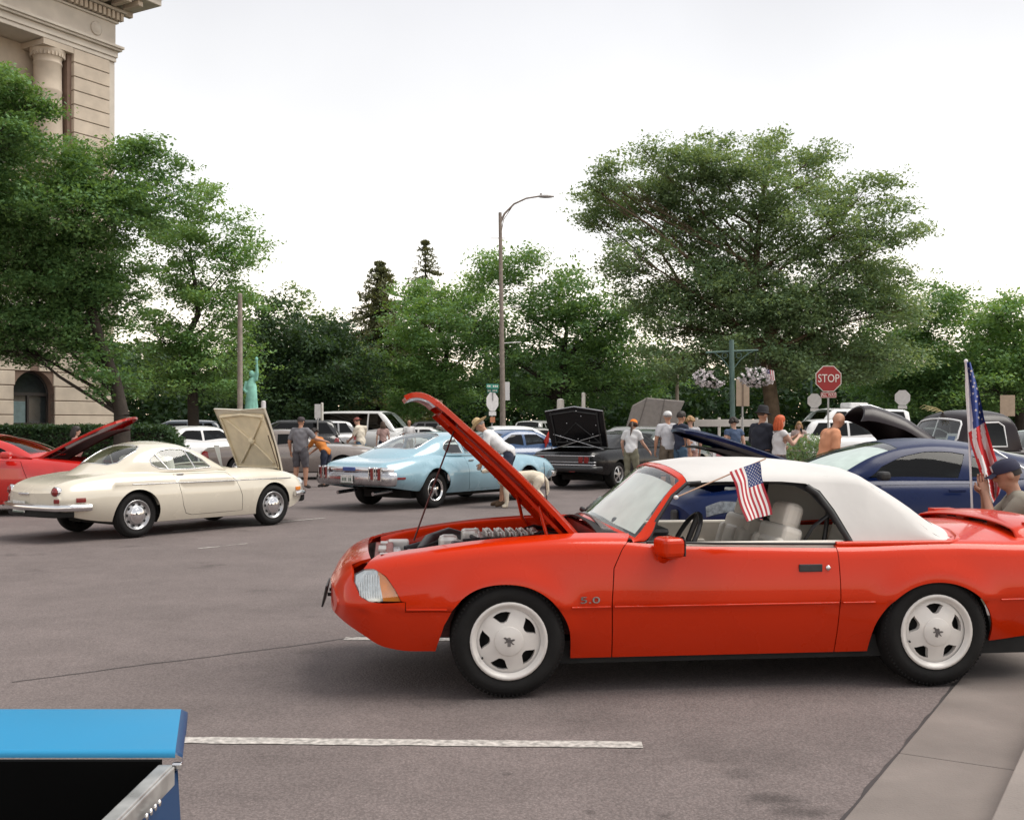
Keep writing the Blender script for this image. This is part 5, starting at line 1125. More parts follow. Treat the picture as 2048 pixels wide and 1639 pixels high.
for sg in (1, -1):
    q = MB()
    for wn_ in (owA, owB): pts = OH.S(wn_); V = OH.pt(np.array([a for a, b in pts]), np.array([b for a, b in pts]), sg); q.tube([Vector(v) for v in V] + [Vector(V[0])], .008, 5)
    q.build('window_trim', M_chrome, OL)
    q = MB(); q.box((2.84, sg * .885, .86), (.15, .02, .025)); q.build('door_handle', M_chrome, OL, bevel=.006)
    q = MB(); q.box((2.1, sg * .92, 1.02), (.09, .14, .09)); q.build('mirror', M_chrome, OL, bevel=.03)
def cappanel(root, name, L, end, z0, z1, yw, m, out, n=20):
    x0 = L.x0 if end < 0 else L.x1; a, l, p = L.bowF if end < 0 else L.bowR; W = float(L.p['wm'](np.array(x0))); q = MB()
    for o_, k in ((out, 1), (-.03, -1)): q.grid(lambda u, v: Vector((x0 + end * (a * (1 - min(1, abs((u - .5) * 2 * yw) / W)**p) + o_ * (1 - .6 * (2 * v - 1)**4)), (u - .5) * 2 * yw, z0 + (z1 - z0) * v)), n, 6)
    q2 = MB(); q2.add(q.v, q.f, 0, True); return q2.build(name, m, root)
bumper(OL, OB, 1, .575, .125, .06, .12, out=.035, m=M_dchrome)
bumper(OL, OB, 1, .735, .05, .05, .12, out=.01, name='bumper_crown')
for sg in (1, -1):
    for k in (0, 1):
        y = sg * (.58 + .155 * k); o = cap_box(OL, 'tail_light', OB, 1, y, .665, (.03, .07, .21), M_lampred, .012, out=.088); 
        q = MB()
        for yy in (-.055, .055): q.box((.01, yy, 0), (.04, .018, .25))
        q.build('bezel', M_chrome, o, bevel=.004)
    q = MB(); q.tube([(4.6, sg * .45, .33), (5.08, sg * .45, .30)], .035, 10); q.build('exhaust', M_dchrome, OL)
    p = PM(); OB.side(p, [(4.72, .565), (4.92, .565), (4.92, .60), (4.72, .60)], (), sg, .05, th=.012, off=.01); p.build('side_marker', M_lampred, OL)
    q = MB(); q.lathe([(0, .04), (.07, .03), (.085, 0)], 16, axis='x'); q.v = [(-a, b, c) for a, b, c in q.v]; q.build('headlight', M_lamp, OL, (.04, sg * .62, .64))
cap_box(OL, 'boot_lock', OB, 1, 0, .745, (.03, .3, .07), mat('blue_emblem', (.05, .10, .30), .3), .01, out=.06)
plate(OL, (5.285, 0, .565), Matrix.Rotation(R(90), 3, 'Z'))
bumper(OL, OB, -1, .52, .07, .05, .3, out=.04, name='front_bumper')
seats(OL, 2.72, .86, M_dseat)
for x, rr_ in ((1.055, .325), (3.9, .338)):
    for sg in (1, -1): wheel(OL, x, sg * (.885 if x < 2 else .915), rr_, .25, .205, 'mag', sg)

# black coupe with its boot open -----------------------------------
BK = thing('muscle_car', 'black muscle car seen from behind with its boot lid standing open', 'car', place(2.50, 26.6, 4.05, .80, HO), HO)
P_blk = paint('black_paint', (.006, .006, .007), .25, .1); P_blk.node_tree.nodes['Principled BSDF'].inputs['Specular IOR Level'].default_value = .25
KB = Loft(dict(zs=[(0, .74), (.15, .82), (1, .92), (2, .95), (3.2, .96), (4.2, .95), (5.05, .90), (5.15, .84)], zt=[(0, .76), (.3, .86), (1, .96), (2, 1.), (3.5, .99), (4.2, .97), (5.05, .905), (5.15, .83)], ws=[(0, .78), (.4, .84), (4.8, .84), (5.15, .80)], wm=[(0, .88), (.4, .95), (4.6, .96), (5.15, .90)], wb=[(0, .8), (.6, .86), (4.4, .86), (5.15, .8)], zm=[(0, .62), (5.15, .66)], zb=[(0, .42), (.5, .3), (3.3, .27), (4.4, .34), (5.15, .42)]), fil=.06, bowF=(.1, .4, 2.4), bowR=(.04, .4, 2.4))
KH = Loft(dict(zb=[(1.7, .97), (4.3, .97)], zs=[(1.7, .99), (2.1, 1.19), (2.35, 1.285), (2.8, 1.31), (3.2, 1.29), (3.6, 1.19), (4.0, 1.06), (4.3, .98)], zt=[(1.7, 1.02), (2.1, 1.25), (2.35, 1.34), (2.8, 1.37), (3.2, 1.35), (3.6, 1.26), (4.0, 1.12), (4.3, .99)], wb=[(1.7, .78), (4.3, .76)], ws=[(1.7, .76), (2.3, .64), (3.2, .62), (4.3, .70)]), fil=.06, house=True, bowF=(.18, .6, 2), bowR=(.1, .6, 2))
shell(BK, KB, KH, P_blk, [(1.0, .37, .34), (4.05, .37, .34)], [[(1.6, .3), (2.9, .3), (2.95, .92), (1.7, .92)]], [[(2.0, 1.0), (2.4, 1.23), (2.95, 1.25), (2.95, 1.0)], [(3.0, 1.0), (3.0, 1.245), (3.3, 1.2), (3.5, 1.08), (3.4, 1.0)]], [([(1.8, -.9), (2.3, -.9), (2.3, .9), (1.8, .9)], 'windscreen'), ([(3.35, -.8), (4.1, -.82), (4.1, .82), (3.35, .8)], 'rear_window')], tophole=[(4.36, -.86), (5.08, -.86), (5.08, .86), (4.36, .86)], h=.11)
q = MB(); q.box((4.7, 0, .55), (.8, 1.5, .04)); q.build('boot_floor', M_dark, BK)
Mk = Matrix.Translation((4.34, 0, .96)) @ Matrix.Rotation(R(-72), 4, 'Y')
q = MB(); n_ = 12
def lid(u, v, dz): return Mk @ Vector(((.06 + .90 * v + .10 * v * (1 - abs(2 * u - 1))), (u - .5) * 1.62 * (1 + .04 * v), dz - .04 * (abs(2 * u - 1))**2))
q.grid(lambda u, v: lid(u, v, .02), 14, 6); q.grid(lambda u, v: lid(1 - u, v, -.025), 14, 6)
for u in (0, 1): q.grid(lambda a, v: lid(u, v, .02 - .045 * a), 1, 6)
q.grid(lambda u, a: lid(u, 1, .02 - .045 * a), 14, 1); bl = q.build('boot_lid', P_blk, BK)
q = MB()
for u in (.1, .9): q.tube([lid(u, .05, -.04), lid(u, .95, -.04)], .022, 6)
for v in (.12, .9): q.tube([lid(.08, v, -.04), lid(.5, v, -.04), lid(.92, v, -.04)], .022, 6)
q.tube([lid(.1, .1, -.03), lid(.5, .6, -.03)], .015, 6); q.tube([lid(.9, .1, -.03), lid(.5, .6, -.03)], .015, 6); q.build('lid_frame', M_black, bl)
q = MB()
for u, v in ((.2, .3), (.35, .62), (.62, .8), (.78, .35), (.5, .2), (.3, .16), (.7, .16), (.55, .92), (.86, .6)): q.ell(lid(u, v, -.05), (.016, .016, .016), 6, 4)
o = q.build('bolts', M_chrome, bl); o['kind'] = 'stuff'
q = MB(); q.tube([lid(0, 1, 0), lid(.5, 1.0, .02), lid(1, 1, 0)], .016, 6); q.build('lid_edge', M_dchrome, bl)
for sg in (1, -1):
    q = MB(); q.tube([(4.45, sg * .72, .95), lid(.5 - sg * .42, .35, -.04)], .014, 6); q.build('lid_strut', M_dchrome, BK)
for z, hh in ((.80, .014), (.655, .012), (.585, .02)): bumper(BK, KB, 1, z, hh, .012, .05, m=M_dchrome, out=.02, name='chrome_strip')
bumper(BK, KB, 1, .50, .065, .05, .25, m=mat('black_bumper', (.02, .02, .022), .3), out=.05)
cappanel(BK, 'tail_panel', KB, 1, .60, .80, .80, mat('grey_tail_panel', (.05, .05, .055), .4), .012)
for sg in (1, -1):
    for k in (0, 1): cap_box(BK, 'tail_light', KB, 1, sg * (.56 + .15 * k), .71, (.03, .12, .15), M_lampred, .01, out=.02)
    cap_box(BK, 'reflector', KB, 1, sg * .35, .44, (.02, .16, .03), M_lampred, .004, out=.06)
plate(BK, (5.27, -.38, .50), Matrix.Rotation(R(90), 3, 'Z')); seats(BK, 2.7, .86)
for x in (1.0, 4.05):
    for sg in (1, -1): wheel(BK, x, sg * .90, .335, .24, .20, 'mag' if False else 'five', sg)

# dark blue modern coupe, bonnet up --------------------------------
TB = R(4)
BC = thing('sports_coupe', 'dark blue modern coupe with bonnet up parked beyond the convertible', 'car', place(1.84, 10.95, 0, -.93, TB), TB)
P_navy = paint('dark_blue_paint', (.003, .011, .058), .3, .08); P_navy.node_tree.nodes['Principled BSDF'].inputs['Specular IOR Level'].default_value = .22
def bc_emb(x, z):
    e = .012 * np.tanh((z - .80) / .03) * .8
    for cx in (.92, 3.64): e = e + .03 * np.exp(-((np.hypot(x - cx, z - .34) - .40) / .08)**2) * np.clip((z - .3) / .1, 0, 1)
    return e
CB = Loft(dict(zs=[(0, .70), (.1, .78), (.3, .845), (.9, .92), (1.6, .97), (2.4, .985), (3.2, .99), (3.8, 1.03), (4.4, 1.04), (4.7, 1.0), (4.78, .9)], zt=[(0, .74), (.1, .82), (.5, .93), (1.2, 1.02), (1.7, 1.06), (3, 1.05), (4.4, 1.08), (4.7, 1.04), (4.78, .9)],
               ws=[(0, .66), (.2, .76), (.8, .84), (3., .84), (4.3, .82), (4.78, .72)], wm=[(0, .80), (.15, .88), (.5, .93), (1, .945), (3.7, .955), (4.5, .92), (4.78, .84)], wb=[(0, .72), (.5, .86), (4.3, .88), (4.78, .78)], zm=[(0, .6), (4.78, .66)], zb=[(0, .30), (.15, .2), (.6, .19), (1.4, .2), (3.2, .21), (4.2, .25), (4.78, .36)]), fil=.09, bowF=(.22, .6, 2.2), bowR=(.1, .5, 2.2), emb=bc_emb, xs=[.03, .06])
CH = Loft(dict(zb=[(1.5, .97), (2.4, .975), (3.4, .99), (4.35, 1.03)], zs=[(1.5, .985), (1.75, 1.11), (2.0, 1.225), (2.25, 1.30), (2.6, 1.325), (2.95, 1.30), (3.3, 1.235), (3.8, 1.12), (4.35, 1.04)], zt=[(1.5, 1.03), (1.75, 1.17), (2.0, 1.29), (2.25, 1.37), (2.6, 1.40), (2.95, 1.385), (3.3, 1.33), (3.8, 1.21), (4.35, 1.06)],
               wb=[(1.5, .80), (3.3, .83), (4.35, .76)], ws=[(1.5, .79), (1.9, .70), (2.3, .62), (3., .60), (4.35, .66)]), fil=.06, house=True, bowF=(.30, .7, 2), bowR=(.2, .8, 2), bulge=.02)
cw1 = [(1.80, 1.0), (1.98, 1.115), (2.2, 1.215), (2.45, 1.265), (2.75, 1.262), (2.88, 1.24), (2.74, 1.0)]; cw2 = [(2.86, 1.01), (2.96, 1.22), (3.2, 1.16), (3.34, 1.07), (3.3, 1.02)]
shell(BC, CB, CH, P_navy, [(.92, .375, .34), (3.64, .38, .345)], [[(1.5, .25), (2.7, .25), (2.82, .5), (2.84, .95), (1.66, .93), (1.52, .6)]], [cw1, cw2], [([(1.60, -.955), (2.20, -.94), (2.20, .94), (1.60, .955)], 'windscreen'), ([(3.2, -.8), (4.2, -.84), (4.2, .84), (3.2, .8)], 'rear_window')], glass_=M_priv if False else M_tint, tophole=[(.30, -.88), (1.42, -.9), (1.42, .9), (.30, .88)], h=.085)
on = PM(); CH.top(on, [(1.63, -.90), (2.17, -.90), (2.17, .90), (1.63, .90)], h=.1, th=0, off=-.05); o = on.build('windscreen_sunshade', MATS['silver_sunshade']); o.location = BC.location; o.rotation_euler = BC.rotation_euler; tag(o, 'pale sunshade filling the windscreen of the dark blue modern coupe', 'sunshade')
q = MB(); q.box((.85, 0, .5), (1.1, 1.5, .3)); q.box((.95, 0, .74), (.7, .7, .16)); q.build('engine', M_dark, BC, bevel=.04)
q = MB(); q.box((.85, .05, .83), (.5, .5, .05)); q.build('engine_cover', M_alu, BC, bevel=.02)
Mc = Matrix.Translation((1.50, 0, 1.0)) @ Matrix.Rotation(R(26), 4, 'Y') @ Matrix.Translation((-1.42, 0, -1.0))
p = PM(); CB.top(p, [(.06, -.5), (.06, .5), (.16, .8), (.32, .90), (1.42, .92), (1.42, -.92), (.32, -.90), (.16, -.8)], h=.08, th=.035, M=Mc); o = p.build('bonnet', P_navy, BC)
p = PM(); CI = Loft(dict(zs=[(0, .64), (.3, .76), (1.6, .89)], zt=[(0, .68), (.5, .84), (1.6, .95)], ws=[(0, .62), (.3, .74), (1.6, .78)], wm=[(0, .9)], wb=[(0, .9)], zm=[(0, .5)], zb=[(0, .3)])); CI.top(p, [(.12, -.7), (1.38, -.9), (1.38, .9), (.12, .7)], h=.12, th=.02, M=Mc); p.build('bonnet_lining', M_black, o)
for sg in (1, -1):
    p = PM(); CB.side(p, [(.12, .62), (.44, .69), (.47, .77), (.30, .775), (.15, .72)], (), sg, .05, th=.015, off=.004); hl = p.build('headlight', mat('smoked_headlamp', (.16, .17, .18), .15, .5, var=.4, vs=30), BC)
    p = PM(); CB.side(p, [(.30, .68), (.44, .70), (.44, .76), (.32, .76)], (), sg, .05, th=.01, off=.02); p.build('lens', M_frost, hl)
    q = MB(); q.box((1.90, sg * .95, 1.03), (.11, .15, .09)); q.build('mirror', M_black, BC, bevel=.03)
    q = MB(); q.box((2.66, sg * .962, .88), (.18, .02, .03)); q.build('door_handle', P_navy, BC, bevel=.008)
    p = PM(); CB.side(p, [(4.55, .78), (4.74, .78), (4.72, .96), (4.55, .96)], (), sg, .06, th=.012, off=.004); p.build('tail_light', M_lampred, BC)
q = MB(); q.box((0, 0, .50), (.06, 1.2, .25)); q.build('grille', M_black, BC, (-.13, 0, .05), bevel=.03)
seats(BC, 2.55, .80)
for x in (.92, 3.64):
    for sg in (1, -1): wheel(BC, x, sg * .93, .345, .24, .245, 'black', sg)

# old dark pickup, alligator bonnet up ------------------------------
TP = R(16); ap_ = at(1922, 880, 17.)
PK = thing('pickup_truck', 'old dark plum pickup truck with rounded cab and bonnet propped up', 'truck', place(ap_.x, 17., 1.5, -.68, TP), TP)
P_plum = paint('dark_plum_paint', (.014, .008, .011), .35, .05); P_plum.node_tree.nodes['Principled BSDF'].inputs['Specular IOR Level'].default_value = .3
PB = Loft(dict(zs=[(0, .86), (.1, .98), (.6, 1.08), (1.4, 1.15), (2.8, 1.15)], zt=[(0, .90), (.1, 1.05), (.6, 1.2), (1.4, 1.28), (2.8, 1.2)], ws=[(0, .26), (.3, .36), (1.4, .62), (1.6, .70), (2.8, .70)], wm=[(0, .30), (.3, .42), (1.4, .68), (1.7, .76), (2.8, .76)], wb=[(0, .3), (1.4, .66), (2.8, .72)], zm=[(0, .8), (2.8, .8)], zb=[(0, .45), (2.8, .42)]), fil=.08, bowF=(.12, .4, 2), crown=2)
PH = Loft(dict(zb=[(1.450, 1.14), (2.622, 1.14)], zs=[(1.450, 1.16), (1.530, 1.3), (1.650, 1.52), (1.740, 1.635), (1.900, 1.68), (2.228, 1.685), (2.433, 1.66), (2.540, 1.58), (2.589, 1.42), (2.622, 1.2)], zt=[(1.450, 1.17), (1.530, 1.34), (1.650, 1.58), (1.740, 1.72), (1.900, 1.775), (2.228, 1.785), (2.433, 1.76), (2.540, 1.66), (2.589, 1.5), (2.622, 1.22)], wb=[(1.450, .69), (2.622, .70)], ws=[(1.450, .68), (1.700, .61), (2.228, .58), (2.622, .66)]), fil=.14, house=True, bowF=(.10, .4, 2), bowR=(.06, .3, 2), bulge=.02, xs=[1.5, 1.58, 1.62, 1.7, 2.49, 2.55, 2.58])
pw = [(1.780, 1.20), (1.820, 1.50), (1.900, 1.57), (2.244, 1.58), (2.326, 1.52), (2.343, 1.20)]
b = PM()
for sg in (1, -1): PB.side(b, [(x, 0.) for x in np.linspace(0, 2.8, 12)] + [(x, 1.) for x in np.linspace(2.8, 0, 12)], (), sg, .1, th=0, raw=True)
PB.top(b, [(1.38, -1), (2.8, -1), (2.8, 1), (1.38, 1)], h=.1, th=0); PB.cap(b, 0, -1); b.build('body', P_plum, PK)
r = PM()
for sg in (1, -1): xs_ = np.linspace(1.45, PH.x1, 24); PH.side(r, [(x, 0.) for x in xs_] + [(x, 1.) for x in xs_[::-1]], [PH.S(pw)], sg, .07, th=.02, raw=True)
wsP = [(1.51, -.84), (1.54, -.9), (1.66, -.86), (1.68, -.8), (1.68, .8), (1.66, .86), (1.54, .9), (1.51, .84)]
PH.top(r, [(1.45, -1), (PH.x1, -1), (PH.x1, 1), (1.45, 1)], [wsP, [(2.555, -.5), (2.60, -.5), (2.60, .5), (2.555, .5)]], .06, th=.02); r.build('cab', P_plum, PK)
p = PM(); PH.top(p, wsP, h=.06, th=0, off=-.004); p.build('windscreen', M_glass, PK)
p = PM(); PH.top(p, [(2.555, -.5), (2.60, -.5), (2.60, .5), (2.555, .5)], h=.06, th=0); p.build('rear_window', M_tint, PK)
for sg in (1, -1):
    p = PM(); PH.side(p, pw, (), sg, .07, th=0, off=-.006); p.build('side_window', M_tint, PK)
    q = MB(); pts = PH.S(pw); V = PH.pt(np.array([a for a, b_ in pts]), np.array([b_ for a, b_ in pts]), sg); q.tube([Vector(v) for v in V] + [Vector(V[0])], .013, 5); q.build('window_trim', M_paper, PK)
    p = PM(); PB.side(p, [(1.70, .50), (2.5, .50), (2.5, 1.12), (1.70, 1.12)], (), sg, .1, th=.012, off=.006); p.build('door', P_plum, PK)
    q = MB(); q.grid(lambda u, v: Vector((.45 + .62 * math.cos(PI * u) * -1, sg * (.36 + .50 * v + .0), .40 + .42 * math.sin(PI * u) ** .7 * (1 - .25 * v**3))), 16, 6); q.build('front_wing', P_plum, PK)
    q = MB(); q.grid(lambda u, v: Vector((3.75 - .55 * math.cos(PI * u), sg * (.62 + .25 * v), .42 + .42 * math.sin(PI * u)**.7 * (1 - .2 * v**3))), 16, 6); q.build('rear_wing', P_plum, PK)
    q = MB(); q.lathe([(0, .05), (.07, .03), (.095, 0), (.07, -.12), (0, -.2)], 16, axis='x'); q.v = [(-a, b_, c) for a, b_, c in q.v]; q.build('headlight', M_lamp, PK, (.0, sg * .55, .88))
q = MB(); d_ = densify(wsP, .12); V = PH.pt(np.array([a for a, b_ in d_]), np.array([2 - abs(b_) for a, b_ in d_]), 1.); V[:, 1] *= np.sign([b_ for a, b_ in d_]); q.tube([Vector(v) for v in V] + [Vector(V[0])], .018, 5); q.tube([(1.44, 0, 1.2), (1.62, 0, 1.66)], .012, 5); q.build('windscreen_trim', M_paper, PK)
for sg in (1, -1): pass
q = MB(); q.box((3.75, 0, .78), (1.8, 1.2, .06)); q.box((3.75, .60, .95), (1.8, .05, .4)); q.box((3.75, -.60, .95), (1.8, .05, .4)); q.box((4.63, 0, .95), (.05, 1.2, .4)); q.box((2.87, 0, .95), (.05, 1.2, .4)); q.build('cargo_bed', P_plum, PK, bevel=.012)
q = MB(); q.box((.8, 0, .62), (1.0, .5, .5)); q.build('engine', M_dark, PK, bevel=.05)
Mp = Matrix.Translation((1.42, 0, 1.27)) @ Matrix.Rotation(R(34), 4, 'Y') @ Matrix.Translation((-1.42, 0, -1.26)); bn = MB()
def hood(u, v, d):
    x = .06 + 1.36 * v; w_ = .30 + .38 * min(1, v * 1.25); a = (u - .5) * PI * .92; z = 1.03 + .24 * min(1, v * 2.2)**.6
    return Mp @ Vector((x, (w_ - d) * math.sin(a), z - .36 + (.36 - d) * math.cos(a) ** .8))
bn.grid(lambda u, v: hood(u, v, 0), 20, 14); bn.grid(lambda u, v: hood(1 - u, v, .03), 20, 14)
for u in (0, 1): bn.grid(lambda a, v: hood(u, v, .03 * a), 1, 14)
bn.grid(lambda u, a: hood(u, 0, .03 * a), 20, 1); bo = bn.build('bonnet', P_plum, PK)
q = MB(); q.tube([hood(.5, v, -.006) for v in np.linspace(0, 1, 10)], .014, 6); q.build('bonnet_spear', M_chrome, bo)
q = MB(); q.box((0, 0, 0), (.05, .4, .5)); q.build('grille', M_dchrome, PK, (-.10, 0, .72), bevel=.02)
q = MB(); q.tube([(1.7, -.7, 1.1), (1.55, -.95, 1.26), (1.52, -.97, 1.3)], .01, 5); q.ell((1.52, -.98, 1.34), (.02, .09, .06), 10, 6); q.build('mirror', M_chrome, PK)
bumper(PK, PB, -1, .48, .06, .03, .05, out=.14)
underbody(PK, .3, 4.5, .45, .36, .5, [])
for x in (.45, 3.75):
    for sg in (1, -1): wheel(PK, x, sg * .78, .36, .17, .20, 'steel', sg)
o = thing('show_placard', 'blue and white show placard behind the old pickup windscreen', 'placard'); o.location = PK.location; o.rotation_euler = PK.rotation_euler
q = MB(); q.box((0, 0, 0), (.006, .26, .22)); q.box((-.004, 0, 0), (.006, .17, .13), 1); q.build('card', [M_paper, mat('placard_blue', (.10, .18, .42), .7)], o, (1.63, -.28, 1.30), (0, R(18), 0))
q = MB()
for k in range(8): q.tube([(0, 0, 0), (-.15 - .05 * k % .2, .03 * (k - 4), .02 + .014 * k), (-.3 - .04 * (k % 3), .05 * (k - 4), .01 * k)], .006, 4)
o = q.build('straw_bundle', mat('straw', (.42, .36, .18), .9), None, PK.matrix_basis @ Vector((1.78, .1, 1.745)), (0, 0, TP)); tag(o, 'loose straw poking forward from the roof of the old dark pickup', 'straw')

# red coupe at the left edge ----------------------------------------
HRD = R(186); p0 = at(70, 925, 18.5)
RC = thing('sports_coupe', 'bright red modern coupe with raised bonnet behind the cream coupe tail', 'car', place(p0.x - .22, 18.6, 1.62, .8, HRD), HRD)
P_red2 = paint('bright_red_paint', (.50, .012, .008), .22, 1.)
shell(RC, CB, CH, P_red2, [(.92, .375, .34), (3.64, .38, .345)], [[(1.5, .25), (2.7, .25), (2.82, .5), (2.84, .95), (1.66, .93), (1.52, .6)]], [cw1, cw2], [([(1.60, -.95), (2.20, -.92), (2.20, .92), (1.60, .95)], 'windscreen'), ([(3.2, -.8), (4.2, -.84), (4.2, .84), (3.2, .8)], 'rear_window')], tophole=[(.30, -.88), (1.42, -.9), (1.42, .9), (.30, .88)], h=.12)
q = MB(); q.box((.85, 0, .5), (1.1, 1.5, .3)); q.box((.9, 0, .76), (.8, .8, .2)); q.build('engine', M_dark, RC, bevel=.04)
Mr = Matrix.Translation((1.42, 0, .98)) @ Matrix.Rotation(R(33), 4, 'Y') @ Matrix.Translation((-1.42, 0, -.98))
p = PM(); CB.top(p, [(.06, -.5), (.06, .5), (.16, .8), (.32, .90), (1.42, .92), (1.42, -.92), (.32, -.90), (.16, -.8)], h=.1, th=.04, M=Mr); o = p.build('bonnet', P_red2, RC)
p = PM(); CI.top(p, [(.12, -.7), (1.38, -.9), (1.38, .9), (.12, .7)], h=.14, th=.02, M=Mr); p.build('bonnet_lining', mat('dark_red_lining', (.06, .008, .008), .7), o)
for sg in (1, -1):
    p = PM(); CB.side(p, [(.06, .60), (.50, .70), (.52, .80), (.30, .80), (.10, .73)], (), sg, .06, th=.015, off=.004); p.build('headlight', M_lamp, RC)
    q = MB(); q.box((1.86, sg * .98, 1.03), (.16, .2, .12)); q.build('mirror', P_red2, RC, bevel=.04)
seats(RC, 2.55, .80)
for x in (.92, 3.64):
    for sg in (1, -1): wheel(RC, x, sg * .93, .345, .24, .245, 'ten', sg)

# bright blue car in the near left corner, load bed open -------------
NB = thing('utility_car', 'bright blue car at bottom left with flat tail panel and dark open bed', 'car', (-.56, 2.13, 0), 0)
P_sky = paint('bright_blue_paint', (.008, .225, .44), .5, .0); P_deep = paint('deep_blue_paint', (.004, .04, .12), .5, .0)
prof = [(.004, .965), (.004, .99), (-.004, 1.0), (-.02, 1.004), (-.15, 1.007), (-.285, 1.007), (-.297, 1.006), (-.301, 1.002), (-.301, .996)]
q = MB(); q.grid(lambda u, v: Vector((-1.75 + (1.67 + .08 * min(1, -prof[int(round(v * 8))][0] / .3)) * u, *prof[int(round(v * 8))])), 24, 8); tp = q.build('tail_panel', P_sky, NB)
q = MB(); e_ = [(-1.75 + (1.67 + .08 * min(1, -y / .3)), y, z) for y, z in prof[1:-1]]; q.add(e_ + [(x + .012, y, z - .006) for x, y, z in e_] + [(x + .008, y, z - .05) for x, y, z in e_], [(i, i + 1, i + 8, i + 7) for i in range(6)] + [(i + 7, i + 8, i + 15, i + 14) for i in range(6)], 0, True); q.build('panel_end', P_deep, tp)
for k in (0, 1):
    q = MB(); q.grid(lambda u, v: Vector((((.004 + .016 * math.sin(PI * v * .8)) if k == 0 else (-1.76 - .02 * math.sin(PI * v))), -.30 - 1.45 * u, .975 - .70 * v)), 14, 10); q.grid(lambda u, v: Vector((.004 + .016 * math.sin(PI * v * .8) - .06 * u if k == 0 else -1.76 + .06 * u, -.30 + .0 * u, .975 - .70 * v)), 3, 10); q.build('bed_side', P_deep, NB)
q = MB(); q.box((-.88, -.27, .62), (1.66, .03, .62)); q.build('tail_board', P_deep, NB)
q = MB(); q.box((-.88, -.95, .36), (1.7, 1.6, .03)); q.box((-.035, -1.02, .66), (.012, 1.4, .58)); q.box((-1.72, -1.02, .66), (.02, 1.4, .58)); q.box((-.88, -.312, .675), (1.72, .012, .64)); q.build('bed_liner', mat('black_felt', (.004, .004, .004), 1., spec=.05), NB)
M_steel = mat('scuffed_steel', (.42, .42, .41), .38, .7, var=.35, vs=14, rv=.15)
for x in (-.010, -1.74):
    q = MB(); q.box((x, -.96, .984), (.024, 1.28, .014)); q.box((x + .013, -.96, .972), (.005, 1.28, .032)); q.build('top_rail', M_steel, NB, bevel=.004)
q = MB()
for k in range(2): q.lathe([(0, .007), (.005, .007), (.007, 0)], 10, c=(-.05, -.345 - .035 * k, .95))
for k in range(4): q.ell((.012, -.42 - .02 * k, .962), (.003, .006, .006), 6, 4)
q.build('bolts', M_chrome, NB)['kind'] = 'stuff'
q = MB(); q.box((.006, -.309, .985), (.016, .012, .012)); q.build('latch', M_chrome, NB, bevel=.003)
q = MB(); q.box((-.88, -1.0, .25), (1.5, 1.4, .1)); q.build('underbody', M_dark, NB)
for sg in (1, -1): wheel(NB, -.88 + sg * .72, -.95, .33, .2, .2, 'black', 1).rotation_euler = (0, 0, R(-90) if sg > 0 else R(90))
# ================================================================ parked cars in the background
KIND = dict(
    sedan=dict(L=4.7, W=.90, top=1.45, belt=.95, hood=.90, deck=.98, A=1.55, Bh=2.25, Cx=3.35, D=4.1, r=.32, wx=(.92, 3.68)),
    suv=dict(L=4.75, W=.93, top=1.75, belt=1.10, hood=1.08, deck=1.10, A=1.45, Bh=2.15, Cx=4.35, D=4.70, r=.37, wx=(.95, 3.75)),
    hatch=dict(L=4.2, W=.88, top=1.50, belt=1.0, hood=.95, deck=1.0, A=1.25, Bh=2.05, Cx=3.55, D=4.12, r=.32, wx=(.85, 3.45)),
    van=dict(L=5.5, W=1.0, top=2.22, belt=1.22, hood=1.20, deck=1.22, A=.85, Bh=1.75, Cx=5.30, D=5.46, r=.36, wx=(.95, 4.25)),
    classic=dict(L=4.9, W=.92, top=1.42, belt=.95, hood=.92, deck=.93, A=1.7, Bh=2.3, Cx=3.3, D=3.95, r=.33, wx=(.98, 3.8)),
    wagon=dict(L=4.9, W=.92, top=1.48, belt=.97, hood=.92, deck=.97, A=1.55, Bh=2.25, Cx=4.45, D=4.82, r=.33, wx=(.95, 3.8)))
